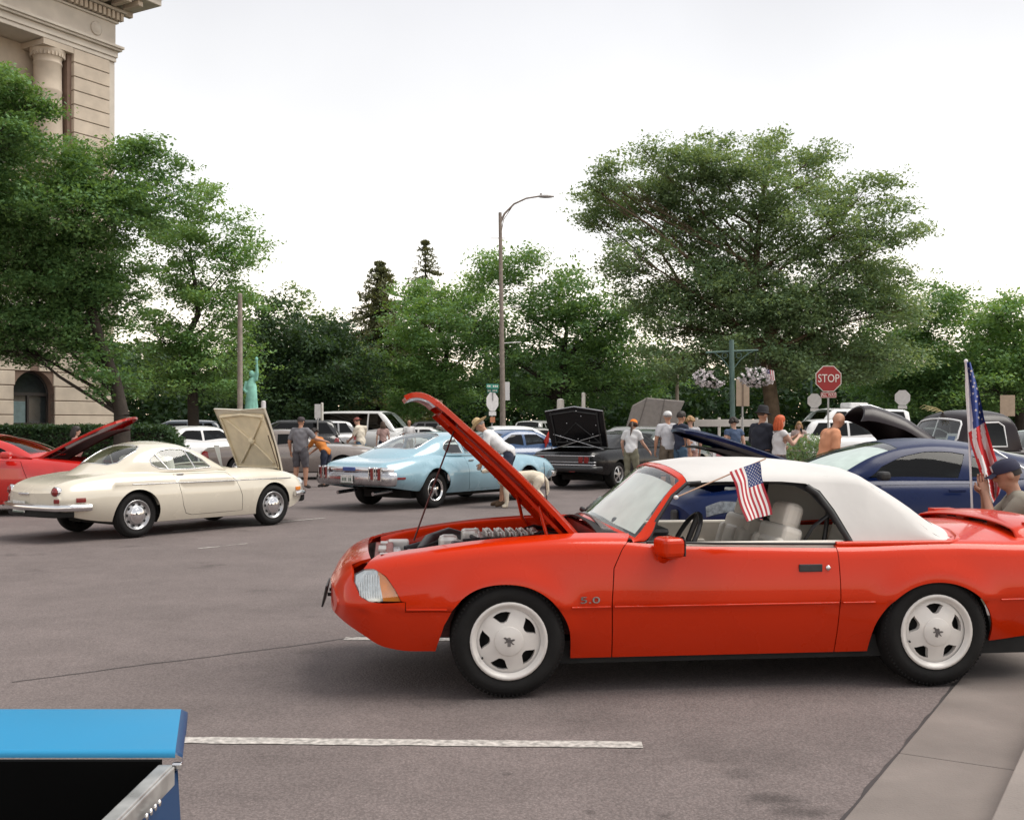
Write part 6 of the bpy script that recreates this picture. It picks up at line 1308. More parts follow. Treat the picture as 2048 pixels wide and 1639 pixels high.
def simple_car(name, label, cat, kind, pxl, Y, rot, colour, group='cars parked along the far street', glass_=None, rim='ten', bonnet=None, lift=0., metal=.0):
    """kind sets the proportions; the middle of the car stands where pixel column pxl meets distance Y"""
    k = KIND[kind]; rz = R(rot); X = (pxl - 1024) / FPX * Y; mid = k['L'] / 2
    root = thing(name, label, cat, (X - mid * math.cos(rz), Y - mid * math.sin(rz), 0), rz, group)
    L, W, b = k['L'], k['W'], k['belt']; hd_, dk = k['hood'], k['deck']
    B = Loft(dict(zs=[(0, hd_ - .24), (.12, hd_ - .14), (.5, hd_ - .04), (k['A'], b - .02), (k['D'] - .3, b), (L - .12, dk - .08), (L, dk - .22)], zt=[(0, hd_ - .2), (.12, hd_ - .08), (.6, hd_ + .05), (k['A'], b + .06), (k['D'], dk), (L - .1, dk - .05), (L, dk - .2)],
                  ws=[(0, W * .76), (.3, W * .84), (1.2, W * .9), (L - .6, W * .9), (L, W * .82)], wm=[(0, W * .86), (.2, W * .95), (.8, W), (L - .6, W), (L, W * .92)], wb=[(0, W * .82), (.6, W * .92), (L - .6, W * .92), (L, W * .84)], zm=[(0, .62), (L, .66)], zb=[(0, .32), (.4, .24), (1.4, .22), (L - 1.2, .24), (L - .4, .30), (L, .42)]), fil=.09, bowF=(.16, .5, 2.2), bowR=(.08, .4, 2.2))
    t = k['top']; A_, Bh, Cx, D = k['A'], k['Bh'], k['Cx'], k['D']; m1 = (Bh + Cx) / 2
    H = Loft(dict(zb=[(A_, b - .02), (D, b - .05)], zs=[(A_, b), (Bh - .08, t - .13), (Bh + .12, t - .07), (m1, t - .045), (Cx - .15, t - .08), (Cx + .05, t - .15), (D, b - .02)], zt=[(A_, b + .05), (Bh - .08, t - .06), (Bh + .12, t - .01), (m1, t), (Cx - .15, t - .03), (Cx + .05, t - .09), (D, b)],
                  wb=[(A_, W * .86), (m1, W * .89), (D, W * .84)], ws=[(A_, W * .85), (Bh, W * .72), (m1, W * .70), (Cx, W * .71), (D, W * .80)]), fil=.07, house=True, bowF=(.16, .6, 2), bowR=(.08, .4, 2), bulge=.02)
    p_ = paint(name + '_' + '_'.join(str(int(c * 1000)) for c in colour), colour, .28, .7, metal)
    zt_ = t - .15; zl = b + .03; fx = lambda z: A_ + .12 + (Bh - A_) * (z - b) / (t - .1 - b); rx_ = lambda z: D - .10 - (D - Cx) * (z - b) / (t - .1 - b); n = 3 if kind in ('suv', 'wagon') else 2; wins = []
    xs_ = [None] * (n + 1); fl, fh, rl, rh = fx(zl) + .02, fx(zt_) + .04, rx_(zl) - .08, rx_(zt_) - .10; cut = [fh + .05 + (rh - fh) * f_ for f_ in ((.42, .78) if n == 3 else (.5,))]
    if kind == 'van': cut = [fh + .50]
    edges = [(fl, fh)] + [(c, c) for c in cut] + [(rl, rh)]
    for i in range(n): (a0, a1), (b0, b1) = edges[i], edges[i + 1]; wins.append([(a0 + (.04 if i else 0), zl), (a1 + (.04 if i else 0), zt_), (b1 - (.04 if i < n - 1 else 0), zt_), (b0 - (.04 if i < n - 1 else 0), zl)])
    arches = [(k['wx'][0], k['r'] + .045, k['r']), (k['wx'][1], k['r'] + .045, k['r'])]
    th = [(.22, -.86), (A_ - .12, -.9), (A_ - .12, .9), (.22, .86)] if bonnet else None
    shell(root, B, H, p_, arches, (), wins, [([(A_ + .09, -.9), (Bh - .06, -.88), (Bh - .06, .88), (A_ + .09, .9)], 'windscreen'), ([(Cx + (.03 if D - Cx < .6 else .08), -.84), (D - .10, -.86), (D - .10, .86), (Cx + (.03 if D - Cx < .6 else .08), .84)], 'rear_window')], glass_=glass_ or M_priv, tophole=th, h=.16, hw=.5)
    for x in (-1, 1):
        for sg in (1, -1):
            if x < 0: poly = [(.06, hd_ - .34), (.36, hd_ - .30), (.34, hd_ - .20), (.12, hd_ - .20)] if kind != 'classic' else [(.02, hd_ - .38), (.1, hd_ - .38), (.1, hd_ - .24), (.04, hd_ - .24)]; lamp_ = ('headlight', M_lamp)
            else: poly = [(L - .26, dk - .32), (L - .05, dk - .32), (L - .07, dk - .14), (L - .22, dk - .14)]; lamp_ = ('tail_light', M_lampred)
            p = PM(); B.side(p, poly, (), sg, .08, th=.012, off=.006); p.build(lamp_[0], lamp_[1], root)
    bumper(root, B, -1, .45, .05, .03, .12, m=M_chrome if kind == 'classic' else M_black, out=.02, name='front_bumper'); bumper(root, B, 1, .48, .05, .03, .12, m=M_chrome if kind == 'classic' else M_black, out=.02, name='rear_bumper')
    q = MB(); q.box((-.16, 0, .62), (.03, W * .95, .16)); q.build('grille', M_black, root, bevel=.01)
    q = MB(); q.box((L + .09, 0, .72), (.012, .31, .15)); q.build('number_plate', M_platew, root)
    for sg in (1, -1): q = MB(); q.box((A_ + .38, sg * (W + .06), b + .06), (.1, .2, .13)); q.build('mirror', p_, root, bevel=.03)
    if bonnet:
        Mq = Matrix.Translation((A_ - .1, 0, b + .02)) @ Matrix.Rotation(R(bonnet), 4, 'Y') @ Matrix.Translation((-(A_ - .1), 0, -(b + .02))); p = PM(); B.top(p, [(.14, -.84), (A_ - .1, -.9), (A_ - .1, .9), (.14, .84)], h=.14, th=.035, M=Mq); p.build('bonnet', p_, root)
        q = MB(); q.box((.75, 0, .6), (.9, .9, .3)); q.build('engine', M_dark, root)
    for x in k['wx']:
        for sg in (1, -1): wheel(root, x, sg * (W - .02), k['r'], .21, k['r'] * .64, rim, sg)
    return root
WHT, SIL, BLK, GRY = (.76, .76, .76), (.34, .34, .345), (.012, .012, .013), (.11, .11, .115)
van = simple_car('passenger_van', 'long white passenger van with dark windows behind the pale blue car', 'van', 'van', 738, 55, 158, WHT)
simple_car('parked_suv', 'dark slate suv beyond the hedge end left of the upright cream bonnet', 'suv', 'suv', 348, 52, 8, (.06, .075, .095))
simple_car('parked_hatchback', 'white hatchback seen from behind just left of the upright cream bonnet', 'car', 'hatch', 415, 36, 232, WHT)
simple_car('parked_suv', 'black suv between the upright cream bonnet and the man in grey', 'suv', 'suv', 566, 47, 12, BLK)
simple_car('parked_suv', 'silver grey suv facing out behind the woman in orange', 'suv', 'suv', 612, 53, 20, SIL, metal=.3)
cl = simple_car('vintage_sedan', 'grey brown vintage sedan with tan wheels behind the man in grey', 'car', 'classic', 585, 31.5, 186, (.20, .17, .155), glass_=M_tint, rim='steel', group='show cars in the far row')
simple_car('parked_suv', 'white suv seen from behind between the cowboy hat and black boot lid', 'suv', 'suv', 1082, 57, 250, WHT)
simple_car('parked_coupe', 'black coupe with bright wheels beyond the pale blue car nose', 'car', 'sedan', 1046, 43, 15, BLK, rim='five')
simple_car('parked_coupe', 'deep blue coupe low behind the pale blue car nose', 'car', 'classic', 1040, 30.5, 214, (.02, .07, .18), group='show cars in the far row')
simple_car('parked_hatchback', 'white hatchback with raised bonnet behind the man in the cowboy hat', 'car', 'hatch', 985, 40, 20, WHT, bonnet=32)
simple_car('parked_wagon', 'silver wagon behind the woman in the orange cap', 'car', 'wagon', 1240, 38, 350, SIL, metal=.3)
simple_car('vintage_sedan', 'dark green vintage sedan between the orange cap and white cap', 'car', 'classic', 1300, 31, 236, (.03, .045, .035), glass_=M_tint, group='show cars in the far row', rim='steel')
simple_car('parked_suv', 'white suv parked below the camper van behind the man in orange', 'suv', 'suv', 1720, 40, 185, WHT)
camper = simple_car('camper_van', 'white camper van with a roof air conditioner behind the stop sign', 'van', 'van', 1690, 46, 18, WHT)
simple_car('parked_sedan', 'pale green sedan at the right edge behind the old pickup', 'car', 'sedan', 2075, 24, 30, (.20, .25, .22), glass_=M_glass)
simple_car('parked_sedan', 'silver sedan half hidden by the hedge end', 'car', 'sedan', 262, 58, 10, SIL, metal=.3)
simple_car('parked_sedan', 'white sedan roof showing behind the pale blue car boot', 'car', 'sedan', 860, 52, 180, WHT)
simple_car('parked_suv', 'dark suv showing between the white van and the street lamp', 'suv', 'suv', 905, 60, 178, GRY)
simple_car('parked_sedan', 'grey sedan far behind the camper van and plum bonnet', 'car', 'sedan', 1830, 52, 6, GRY)
q = MB(); q.box((3.2, 0, 2.33), (.9, .75, .24)); q.build('roof_air_conditioner', M_paper, camper, bevel=.06)
# grey covered trailer load
tr = thing('canvas_canopy', 'grey canvas canopy with pointed roof behind the orange cap woman', 'canopy', (at(1312, 850, 44).x, 44, 0), R(-6))
q = MB(); Lp = [(-1.25, 1.25), (-.95, 2.3), (-.35, 2.62), (.35, 2.55), (1.15, 2.48), (.95, 2.05), (.82, 1.25)]
q.prism(Lp, lambda u, v, w_: Vector((u, -w_ * (1 if True else 1), v)), -1.9); q.build('canvas', mat('grey_canvas', (.235, .215, .20), .9, var=.12, bump=.3, bs=8), tr, bevel=.05)
q = MB()
for x0, z0, x1, z1 in ((-.35, 2.63, -.75, 1.3), (.35, 2.56, .1, 1.3)): q.tube([(x0, -.01, z0), (x1, -.01, z1)], .018, 5)
q.build('seam', mat('canvas_seam', (.16, .145, .135), .9), tr)
q = MB()
for x in (-1.1, .75):
    for y in (.1, 1.8): q.tube([(x, y, 0), (x, y, 1.3)], .035, 6)
q.box((-.2, .95, 1.22), (2.0, 1.8, .05)); q.build('frame', M_dchrome, tr)

# ================================================================ people
def person(name, label, loc, face, h=1.75, pose=None, wear=None, skin=(.42, .24, .16), hair=None, hat=None, extra=None, build=1.0, female=False, vox=.022, seed=0, group=None):
    """one continuous body grown from a posed skeleton; face is the heading in degrees (0 looks along +Y)"""
    P = dict(pel=(0, 0, .96), chest=(0, .01, 1.28), neck=(0, .0, 1.47), head=(0, .025, 1.635), shL=(-.185, 0, 1.42), shR=(.185, 0, 1.42), elL=(-.25, -.02, 1.14), elR=(.25, -.02, 1.14), wrL=(-.255, .06, .88), wrR=(.255, .06, .88),
             hipL=(-.09, 0, .92), hipR=(.09, 0, .92), knL=(-.10, .02, .50), knR=(.10, .02, .50), anL=(-.105, -.02, .085), anR=(.105, -.02, .085), toL=(-.125, .15, .03), toR=(.125, .15, .03))
    P.update(pose or {}); s = h / 1.75; P = {k: Vector(v) * s for k, v in P.items()}; b = build
    root = thing(name, label, 'person', (loc[0], loc[1], 0), R(face), group)
    hd = (P['head'] - P['neck']).normalized(); q = MB(); seg = []
    def limb(a, c, ra, rb, tag_, n=10):
        a, c = Vector(a), Vector(c); q.tube([a + (c - a) * t for t in (0, .12, .4, .7, 1)], [ra * .9 * s, ra * s, (ra * .62 + rb * .38) * 1.08 * s, (ra * .3 + rb * .7) * 1.02 * s, rb * s], n); q.ell(a, [ra * s * .96] * 3, 10, 6); q.ell(c, [rb * s * 1.0] * 3, 10, 6); seg.append((a, c, tag_))
    for S in 'LR':
        limb(P['sh' + S], P['el' + S], .052 * b, .040 * b, 'upper_arm'); limb(P['el' + S], P['wr' + S], .041 * b, .027, 'forearm')
        limb(P['hip' + S], P['kn' + S], .088 * b, .056 * b, 'thigh'); limb(P['kn' + S], P['an' + S], .057 * b, .037, 'shin'); limb(P['an' + S] + Vector((0, 0, -.01)), P['to' + S], .040, .033, 'foot' + S)
    sp = [P['pel'] - Vector((0, 0, .07 * s)), P['pel'] + Vector((0, 0, .04 * s)), P['pel'].lerp(P['chest'], .5), P['chest'], P['chest'].lerp(P['neck'], .6), P['neck'] - hd * .02 * s]
    wx = ([.15, .16, .125, .155, .15, .07] if female else [.145, .15, .14, .168, .165, .075]); dy = [.10, .11, .098 * b, .118, .095, .06]
    sd_ = (P['shR'] - P['shL']).normalized(); q.tube(sp, [(a * s * (b if i < 5 else 1), c * s * b) for i, (a, c) in enumerate(zip(wx, dy))], 16, flat=sd_); seg.append((sp[0], sp[1], 'hips')); seg.append((sp[1] + Vector((0, 0, .03)), P['neck'] - hd * .05 * s, 'torso'))
    for S in 'LR': q.tube([P['neck'] - hd * .04 * s, P['sh' + S]], [.062 * s, .052 * s * b], 10); seg.append((P['neck'] - hd * .05 * s, P['sh' + S], 'torso'))
    q.tube([P['neck'] - hd * .05 * s, P['neck'] + hd * .08 * s], [.058 * s, .050 * s], 12); seg.append((P['neck'] + hd * .0, P['head'], 'head'))
    hc = P['head']; fwd = Vector((0, 1, 0)); fwd = P.get('look', fwd) if 'look' in P else fwd; fwd = (fwd - hd * fwd.dot(hd)).normalized(); rt = fwd.cross(hd); Mh_ = Matrix((rt, fwd, hd)).transposed()
    def hp_(x, y, z): return hc + (rt * x + fwd * y + hd * z) * s
    q.ell(hc + hd * .018 * s, [.078 * s, .097 * s, .105 * s], 16, 12, 0, Mh_); q.ell(hp_(0, .022, -.055), [.060 * s, .070 * s, .066 * s], 14, 10, 0, Mh_); q.tube([hp_(0, .088, .02), hp_(0, .112, -.022)], [.011 * s, .019 * s], 8)
    for x in (-1, 1): q.ell(hp_(x * .080, -.005, -.005), [.014 * s, .024 * s, .033 * s], 8, 6, 0, Mh_)
    q.ell(hp_(0, .084, -.066), [.026 * s, .012 * s, .012 * s], 8, 6, 0, Mh_)
    o = obj('tmp', q.mesh('tmp', [M_dark])); rm = o.modifiers.new('r', 'REMESH'); rm.mode = 'VOXEL'; rm.voxel_size = vox * .8; sm = o.modifiers.new('s', 'SMOOTH'); sm.iterations = 5; sm.factor = .5
    me = bpy.data.meshes.new_from_object(o.evaluated_get(bpy.context.evaluated_depsgraph_get())); bpy.data.objects.remove(o)
    V = np.zeros(len(me.vertices) * 3, np.float32); me.vertices.foreach_get('co', V); V = V.reshape(-1, 3).astype(float); N = np.zeros(len(V) * 3, np.float32); me.vertices.foreach_get('normal', N); N = N.reshape(-1, 3).astype(float)
    F = np.array([list(p.vertices) for p in me.polygons]); D = []; T_ = []
    for a, c, t in seg:
        a, c = np.array(a), np.array(c); ab = c - a; t_ = np.clip(((V - a) @ ab) / (ab @ ab + 1e-9), 0, 1); D.append(np.linalg.norm(V - (a + t_[:, None] * ab), axis=1) * (.78 if t in ('torso', 'hips') else 1.0)); T_.append(t_)
    D = np.array(D); best = D.argmin(0); tags = np.array([t for _, _, t in seg])[best]; tt = np.array(T_)[best, np.arange(len(V))]
    sk = mat('skin_%d_%d' % (int(skin[0] * 100), int(skin[1] * 100)), skin, .55, var=.08, vs=9)
    hands = MB()                              # palms with five bent fingers, rooted inside the wrist
    for S in 'LR':
        w_, e_ = P['wr' + S], P['el' + S]; d = (w_ - e_).normalized(); side_ = Vector((0, 1, 0)) - d * d.y
        if side_.length < .2: side_ = Vector((1, 0, 0)) - d * d.x
        side_.normalize(); nn = d.cross(side_) * (1 if S == 'R' else -1); hands.tube([w_ - d * .02 * s, w_ + d * .03 * s, w_ + d * .085 * s], [(.026 * s, .017 * s), (.036 * s, .016 * s), (.040 * s, .013 * s)], 8, flat=side_)
        for i in range(4):
            r0 = w_ + d * .078 * s + side_ * (.030 - .020 * i) * s; ln = (.070, .080, .074, .058)[i] * s; hands.tube([r0, r0 + d * ln * .45 - nn * .004, r0 + d * ln * .75 - nn * .018 * s, r0 + d * ln * .88 - nn * .036 * s], [.0095 * s, .009 * s, .008 * s, .006 * s], 6)
        r0 = w_ + d * .025 * s + side_ * .030 * s; hands.tube([r0, r0 + side_ * .026 * s + d * .03 * s, r0 + side_ * .028 * s + d * .062 * s - nn * .01], [.013 * s, .011 * s, .008 * s], 6)
    k = len(V); body = fastmesh('body', np.concatenate([V, np.array(hands.v)]), F, [sk], True) if False else None
    bm = MB(); bm.add([tuple(v) for v in V], [tuple(f) for f in F], 0, True); bm.add(hands.v, hands.f, 0, True); bo = bm.build('body', sk, root)
    g_ = np.random.default_rng(seed)
    def cloth(nm, keep, m, off):
        fm = keep[F].mean(1) > .5; idx = np.unique(F[fm]); mp = -np.ones(len(V), int); mp[idx] = np.arange(len(idx)); wr = .006 * np.sin(V[:, 2] * 40 + 3 * np.sin(V[:, 0] * 17)) + .004 * np.sin(V[:, 1] * 50 + V[:, 2] * 23)
        VV = V[idx] + N[idx] * (off + wr[idx] * .7)[:, None]; c_ = obj(nm, fastmesh(nm, VV, mp[F[fm]], [m], True), root); sol = c_.modifiers.new('t', 'SOLIDIFY'); sol.thickness = .006; sol.offset = -1; return c_
    wear = wear or {}
    z_ = V[:, 2]
    if 'shirt' in wear:
        m, sl_ = wear['shirt']; keep = (tags == 'torso') | ((tags == 'upper_arm') & (tt < sl_)) | ((tags == 'hips') & (tt > .25)); 
        if sl_ > 1: keep |= (tags == 'forearm') & (tt < sl_ - 1)
        if sl_ <= 0: keep = (tags == 'torso')
        cloth(wear.get('top_name', 'shirt'), keep.astype(float), m, .016 * s)
    if 'legs' in wear:
        m, ln = wear['legs']; keep = (tags == 'hips') | ((tags == 'thigh') & (tt < ln)); 
        if ln > 1: keep |= (tags == 'thigh') | ((tags == 'shin') & (tt < ln - 1))
        cloth(wear.get('legs_name', 'trousers' if ln > 1 else 'shorts'), keep.astype(float), m, .013 * s)
    if 'shoes' in wear:
        for S in 'LR': cloth('shoe', (tags == 'foot' + S).astype(float), wear['shoes'], .010)
    em = mat('eye_dark', (.03, .02, .018), .3)
    for x in (-1, 1): q = MB(); q.ell(hp_(x * .031, .088, .012), [.010 * s, .007 * s, .007 * s], 8, 6, 0, Mh_); q.build('eye', em, root)
    if hair:
        m, st = hair; hs_ = .9 if hat else 1.0; q = MB(); q.grid(lambda u, v: hc + Mh_ @ (Vector((math.sin(v * PI * .62) * math.cos(2 * PI * u) * .088, math.sin(v * PI * .62) * math.sin(2 * PI * u) * .106 - .012, math.cos(v * PI * .62) * .115 + .022 + (.05 * max(0, math.sin(2 * PI * u)) * v))) * s * hs_ * (1 + .04 * math.sin(u * 40) * math.sin(v * 17))), 28, 10)
        if st in ('long', 'tail'):
            n_ = 7
            for i in range(n_):
                a = PI + PI * (i + .5) / n_; q.tube([hp_(.07 * math.cos(a), .085 * math.sin(a), .03), hp_(.095 * math.cos(a), .10 * math.sin(a), -.06), hp_(.10 * math.cos(a), .09 * math.sin(a) - .01, -.16 if st == 'long' else -.05)], [.03 * s, .036 * s, .02 * s], 8)
            if st == 'tail': q.tube([hp_(0, -.09, .02), hp_(.02, -.13, -.06), hp_(.03, -.14, -.2), hp_(.02, -.13, -.34)], [.025 * s, .034 * s, .028 * s, .008 * s], 8)
        if st == 'curly':
            for i in range(60): v_ = Vector(g_.normal(size=3)).normalized(); v_.z = abs(v_.z) * .9 - .25; v_.y = v_.y if v_.y < .3 else -v_.y; q.ell(hp_(v_.x * .095, v_.y * .105 - .015, v_.z * .11 + .02), [.032 * s] * 3, 6, 4)
        q.build('hair', m, root)
    if hat:
        m, st = hat; q = MB()
        q.lathe([(.001, .125), (.05, .122), (.085, .10), (.098, .06), (.101, .03), (.099, .025)], 20, sc=(.94, 1.06)); nv = len(q.v)
        if st == 'cap': q.grid(lambda u, v: Vector(((u - .5) * .15, .085 + .085 * v * (1 - (2 * u - 1)**2 * .45), .045 - .018 * v - .02 * (2 * u - 1)**2)), 10, 4)
        if st == 'capback': q.grid(lambda u, v: Vector(((u - .5) * .15, -.085 - .075 * v * (1 - (2 * u - 1)**2 * .45), .045 - .018 * v - .02 * (2 * u - 1)**2)), 10, 4)
        if st in ('cowboy', 'brim'):
            q = MB(); q.lathe([(.001, .15), (.05, .165), (.075, .15), (.092, .08), (.10, .045), (.17, .035), (.19, .045), (.185, .04), (.10, .035)], 24, sc=(.92, 1.08)); q.v = [(x, y, z + (.03 * (abs(x) / .17)**2 if st == 'cowboy' and math.hypot(x, y) > .11 else 0) - (.02 if abs(x) < .03 and z > .14 else 0)) for x, y, z in q.v]
        if st == 'tall': q = MB(); q.lathe([(.001, .17), (.07, .175), (.09, .15), (.10, .06), (.102, .04), (.15, .035), (.155, .03), (.10, .03)], 22, sc=(.94, 1.06))
        q.v = [tuple(hc + Mh_ @ (Vector(v) * s)) for v in q.v]; q.build('hat', m, root)
    return root, P, hp_, s
CL = lambda n, c, r=.85: mat('cloth_' + n, c, r, var=.12, vs=5, bump=.15, bs=120)
wh_, gy_, bk_, nv_, kh_, or_, dn_ = CL('white', (.66, .66, .67)), CL('grey', (.17, .165, .18)), CL('black', (.014, .014, .018)), CL('navy', (.02, .026, .05)), CL('khaki', (.21, .20, .14)), CL('salmon', (.60, .27, .15)), CL('denim', (.05, .10, .16))
shoe = CL('shoe', (.05, .042, .038)); H_dk, H_br, H_bl, H_rd, H_gy = (mat('hair_' + n, c, .6, var=.25, vs=40) for n, c in (('dark', (.018, .012, .010)), ('brown', (.06, .032, .02)), ('blond', (.32, .19, .085)), ('red', (.50, .085, .02)), ('grey', (.22, .2, .19))))
tan_, fair, deep = (.44, .23, .15), (.52, .31, .23), (.26, .13, .08)
def gx(px, Y): return ((px - 1024) / FPX * Y, Y)
def wide(a, b_=0): return dict(elL=(-.24 - a, -.02 + b_, 1.15), elR=(.24 + a, -.02 + b_, 1.15))
person('person', 'heavy set man in grey tee shirt and dark shorts seen from behind', gx(601, 26.6), -18, 1.72, dict(elL=(-.29, -.03, 1.15), elR=(.36, .10, 1.22), wrL=(-.30, .05, .90), wrR=(.52, .30, 1.16), knL=(-.13, .03, .5), knR=(.12, .05, .5), anL=(-.15, 0, .085), anR=(.12, .03, .085), toL=(-.18, .15, .03), toR=(.15, .18, .03)), dict(shirt=(gy_, .85), legs=(CL('slate', (.085, .08, .09)), .95), shoes=shoe), tan_, hair=(H_br, 'short'), hat=(CL('capdark', (.05, .04, .045)), 'cap'), build=1.22)
person('person', 'dark haired woman in orange tee shirt bending behind the pale blue car tail', gx(652, 27.2), 62, 1.58, dict(chest=(0, .20, 1.20), neck=(0, .33, 1.34), head=(0, .40, 1.48), shL=(-.17, .28, 1.30), shR=(.17, .28, 1.30), elL=(-.2, .45, 1.06), elR=(.2, .45, 1.06), wrL=(-.12, .62, .92), wrR=(.12, .62, .92), pel=(0, 0, .93)), dict(shirt=(CL('orange', (.50, .17, .03)), .8), legs=(nv_, 1.95), shoes=shoe), tan_, hair=(H_dk, 'curly'), female=True)
person('person', 'young man in cream tee shirt looking down behind the pale blue boot', gx(722, 33), 55, 1.78, dict(chest=(0, .05, 1.28), neck=(0, .09, 1.46), head=(0, .155, 1.60), elL=(-.24, .1, 1.16), elR=(.24, .1, 1.16), wrL=(-.2, .30, 1.04), wrR=(.2, .30, 1.04)), dict(shirt=(CL('cream', (.60, .55, .46)), .8), legs=(dn_, 1.9), shoes=shoe), fair, hair=(H_br, 'short'), hat=(CL('capred', (.22, .07, .06)), 'capback'))
person('person', 'woman with long auburn hair far behind the pale blue car roof', gx(766, 42), 20, 1.64, None, dict(shirt=(CL('rose', (.36, .24, .22)), .7), legs=(nv_, 1.9), shoes=shoe), fair, hair=(H_br, 'long'), female=True, vox=.03)
person('person', 'bald man far away whose head shows above the pale blue roof', gx(818, 46), 200, 1.72, None, dict(shirt=(wh_, .8), legs=(kh_, 1.9), shoes=shoe), tan_, vox=.03)
# man bending to his dog, straw cowboy hat
person('person', 'man in straw cowboy hat and white tee shirt bending over a pale dog', gx(1010, 20.75), 78, 1.80, dict(pel=(0, -.08, .97), chest=(0, .22, 1.22), neck=(0, .36, 1.37), head=(0, .47, 1.48), shL=(-.18, .30, 1.32), shR=(.18, .30, 1.32), elL=(-.2, .30, 1.02), elR=(.2, .28, 1.02), wrL=(-.14, .42, .78), wrR=(.14, .34, .76), hipL=(-.09, -.08, .92), hipR=(.09, -.08, .92), knL=(-.1, .0, .5), knR=(.1, .05, .5), anL=(-.11, -.04, .085), anR=(.11, .1, .085), toL=(-.12, .13, .03), toR=(.12, .27, .03)),
       dict(shirt=(wh_, .75), legs=(nv_, .97), shoes=CL('sandal', (.10, .06, .035))), tan_, hair=(H_gy, 'short'), hat=(mat('straw_hat', (.50, .36, .19), .85, var=.15, vs=30, bump=.3, bs=150), 'cowboy'))
r_, P_, hp_, s_ = person('person', 'woman in orange cap, white tee shirt and olive trousers with long ponytail', gx(1262, 25.7), -28, 1.68, dict(chest=(.0, .06, 1.27), neck=(.0, .10, 1.46), head=(.0, .16, 1.61), shL=(-.17, .06, 1.41), shR=(.17, .06, 1.41), elL=(-.25, .03, 1.16), elR=(.25, .12, 1.16), wrL=(-.26, .14, .94), wrR=(.34, .32, .96), knR=(.12, .08, .5), anR=(.12, -.04, .085), toR=(.13, .13, .03)), dict(shirt=(wh_, .7), legs=(kh_, 1.92), shoes=CL('pale_shoe', (.4, .34, .3))), fair, hair=(H_br, 'tail'), hat=(CL('orange_cap', (.78, .20, .02)), 'cap'), female=True, build=1.05)
person('person', 'man in white cap and pale grey tee shirt seen from behind', gx(1336, 25.2), 8, 1.84, dict(elL=(-.27, -.03, 1.15), elR=(.26, 0, 1.15), wrL=(-.27, .05, .9)), dict(shirt=(CL('pale_grey', (.50, .50, .53)), .8), legs=(CL('brown_shorts', (.14, .11, .08)), 1.0), shoes=shoe), tan_, hair=(H_gy, 'short'), hat=(wh_, 'cap'), build=1.12)
person('person', 'dark haired man in black tee shirt close beside the white cap man', gx(1361, 24.9), -60, 1.83, dict(elL=(-.24, .08, 1.16), wrL=(-.18, .3, 1.1), elR=(.24, .02, 1.15)), dict(shirt=(nv_, .75), legs=(dn_, 1.95), shoes=shoe), tan_, hair=(H_dk, 'short'))
person('person', 'blond curly haired woman behind the raised dark blue bonnet', gx(1381, 26.5), 10, 1.74, None, dict(shirt=(CL('mist', (.42, .42, .45)), .7), legs=(CL('pinkish', (.38, .22, .19)), .9), shoes=shoe), fair, hair=(H_bl, 'curly'), female=True)
person('person', 'woman with bushy dark hair and navy top above the raised dark blue bonnet', gx(1468, 24.5), 20, 1.70, None, dict(shirt=(CL('blue_top', (.05, .08, .15)), .3), legs=(nv_, 1.9), shoes=shoe), fair, hair=(H_dk, 'curly'), female=True)
jr, P_, hp_, s_ = person('person', 'big man in tall black hat and black jersey with white letters on the sleeve', gx(1523, 20.5), -60, 1.84, dict(elL=(-.30, .05, 1.18), elR=(.28, .1, 1.16), wrL=(-.28, .24, 1.0), wrR=(.2, .34, 1.06)), dict(shirt=(CL('jersey', (.014, .016, .028)), 1.25), legs=(bk_, 1.95), shoes=shoe), tan_, hair=(H_br, 'short'), hat=(bk_, 'tall'), build=1.3)
q = MB()
for k in range(3): q.box((.330 + .012 * k, .04 - .01 * k, 1.40 - .085 * k), (.014, .12, .05), 0, Matrix.Rotation(R(-8), 3, 'Y'))
q.build('sleeve_letters', wh_, jr)
pw_, P_, hp_, s_ = person('person', 'woman with bright orange hair holding up a phone beside the black hat man', gx(1558, 20.2), -72, 1.70, dict(elL=(-.22, .16, 1.22), elR=(.22, .16, 1.22), wrL=(-.06, .38, 1.36), wrR=(.08, .38, 1.36), neck=(0, .02, 1.47)), dict(shirt=(CL('white_top', (.62, .60, .60)), 0), legs=(CL('dark_skirt', (.05, .04, .04)), 1.9), shoes=shoe), fair, hair=(H_rd, 'long'), female=True)
ph = MB(); ph.box((0, 0, 0), (.075, .010, .15)); pho = ph.build('phone', M_black, None, bevel=.006); pho.matrix_basis = Matrix.Translation((pw_.location.x, pw_.location.y, 0)) @ Matrix.Rotation(R(-72), 4, 'Z') @ Matrix.Translation((.01, .46, 1.40)); tag(pho, 'black phone held up by the woman with bright orange hair', 'phone')
person('person', 'small blond woman in patterned dress standing before the camper van', gx(1598, 33), 170, 1.62, None, dict(shirt=(CL('dress', (.42, .33, .31)), .4), legs=(CL('dress', (.42, .33, .31)), .9), shoes=shoe), fair, hair=(H_bl, 'long'), female=True, vox=.028)
person('person', 'man with cropped hair in salmon tee shirt leaning forward, facing right', gx(1652, 17.2), -82, 1.76, dict(chest=(0, .07, 1.28), neck=(0, .13, 1.45), head=(0, .20, 1.60), shL=(-.19, .08, 1.40), shR=(.19, .08, 1.40), elL=(-.26, .05, 1.14), elR=(.24, .05, 1.14), wrL=(-.20, .20, .92), wrR=(.16, .22, .92)), dict(shirt=(or_, .95), legs=(dn_, 1.95), shoes=shoe), tan_, hair=(H_gy, 'short') if False else None, build=1.15)
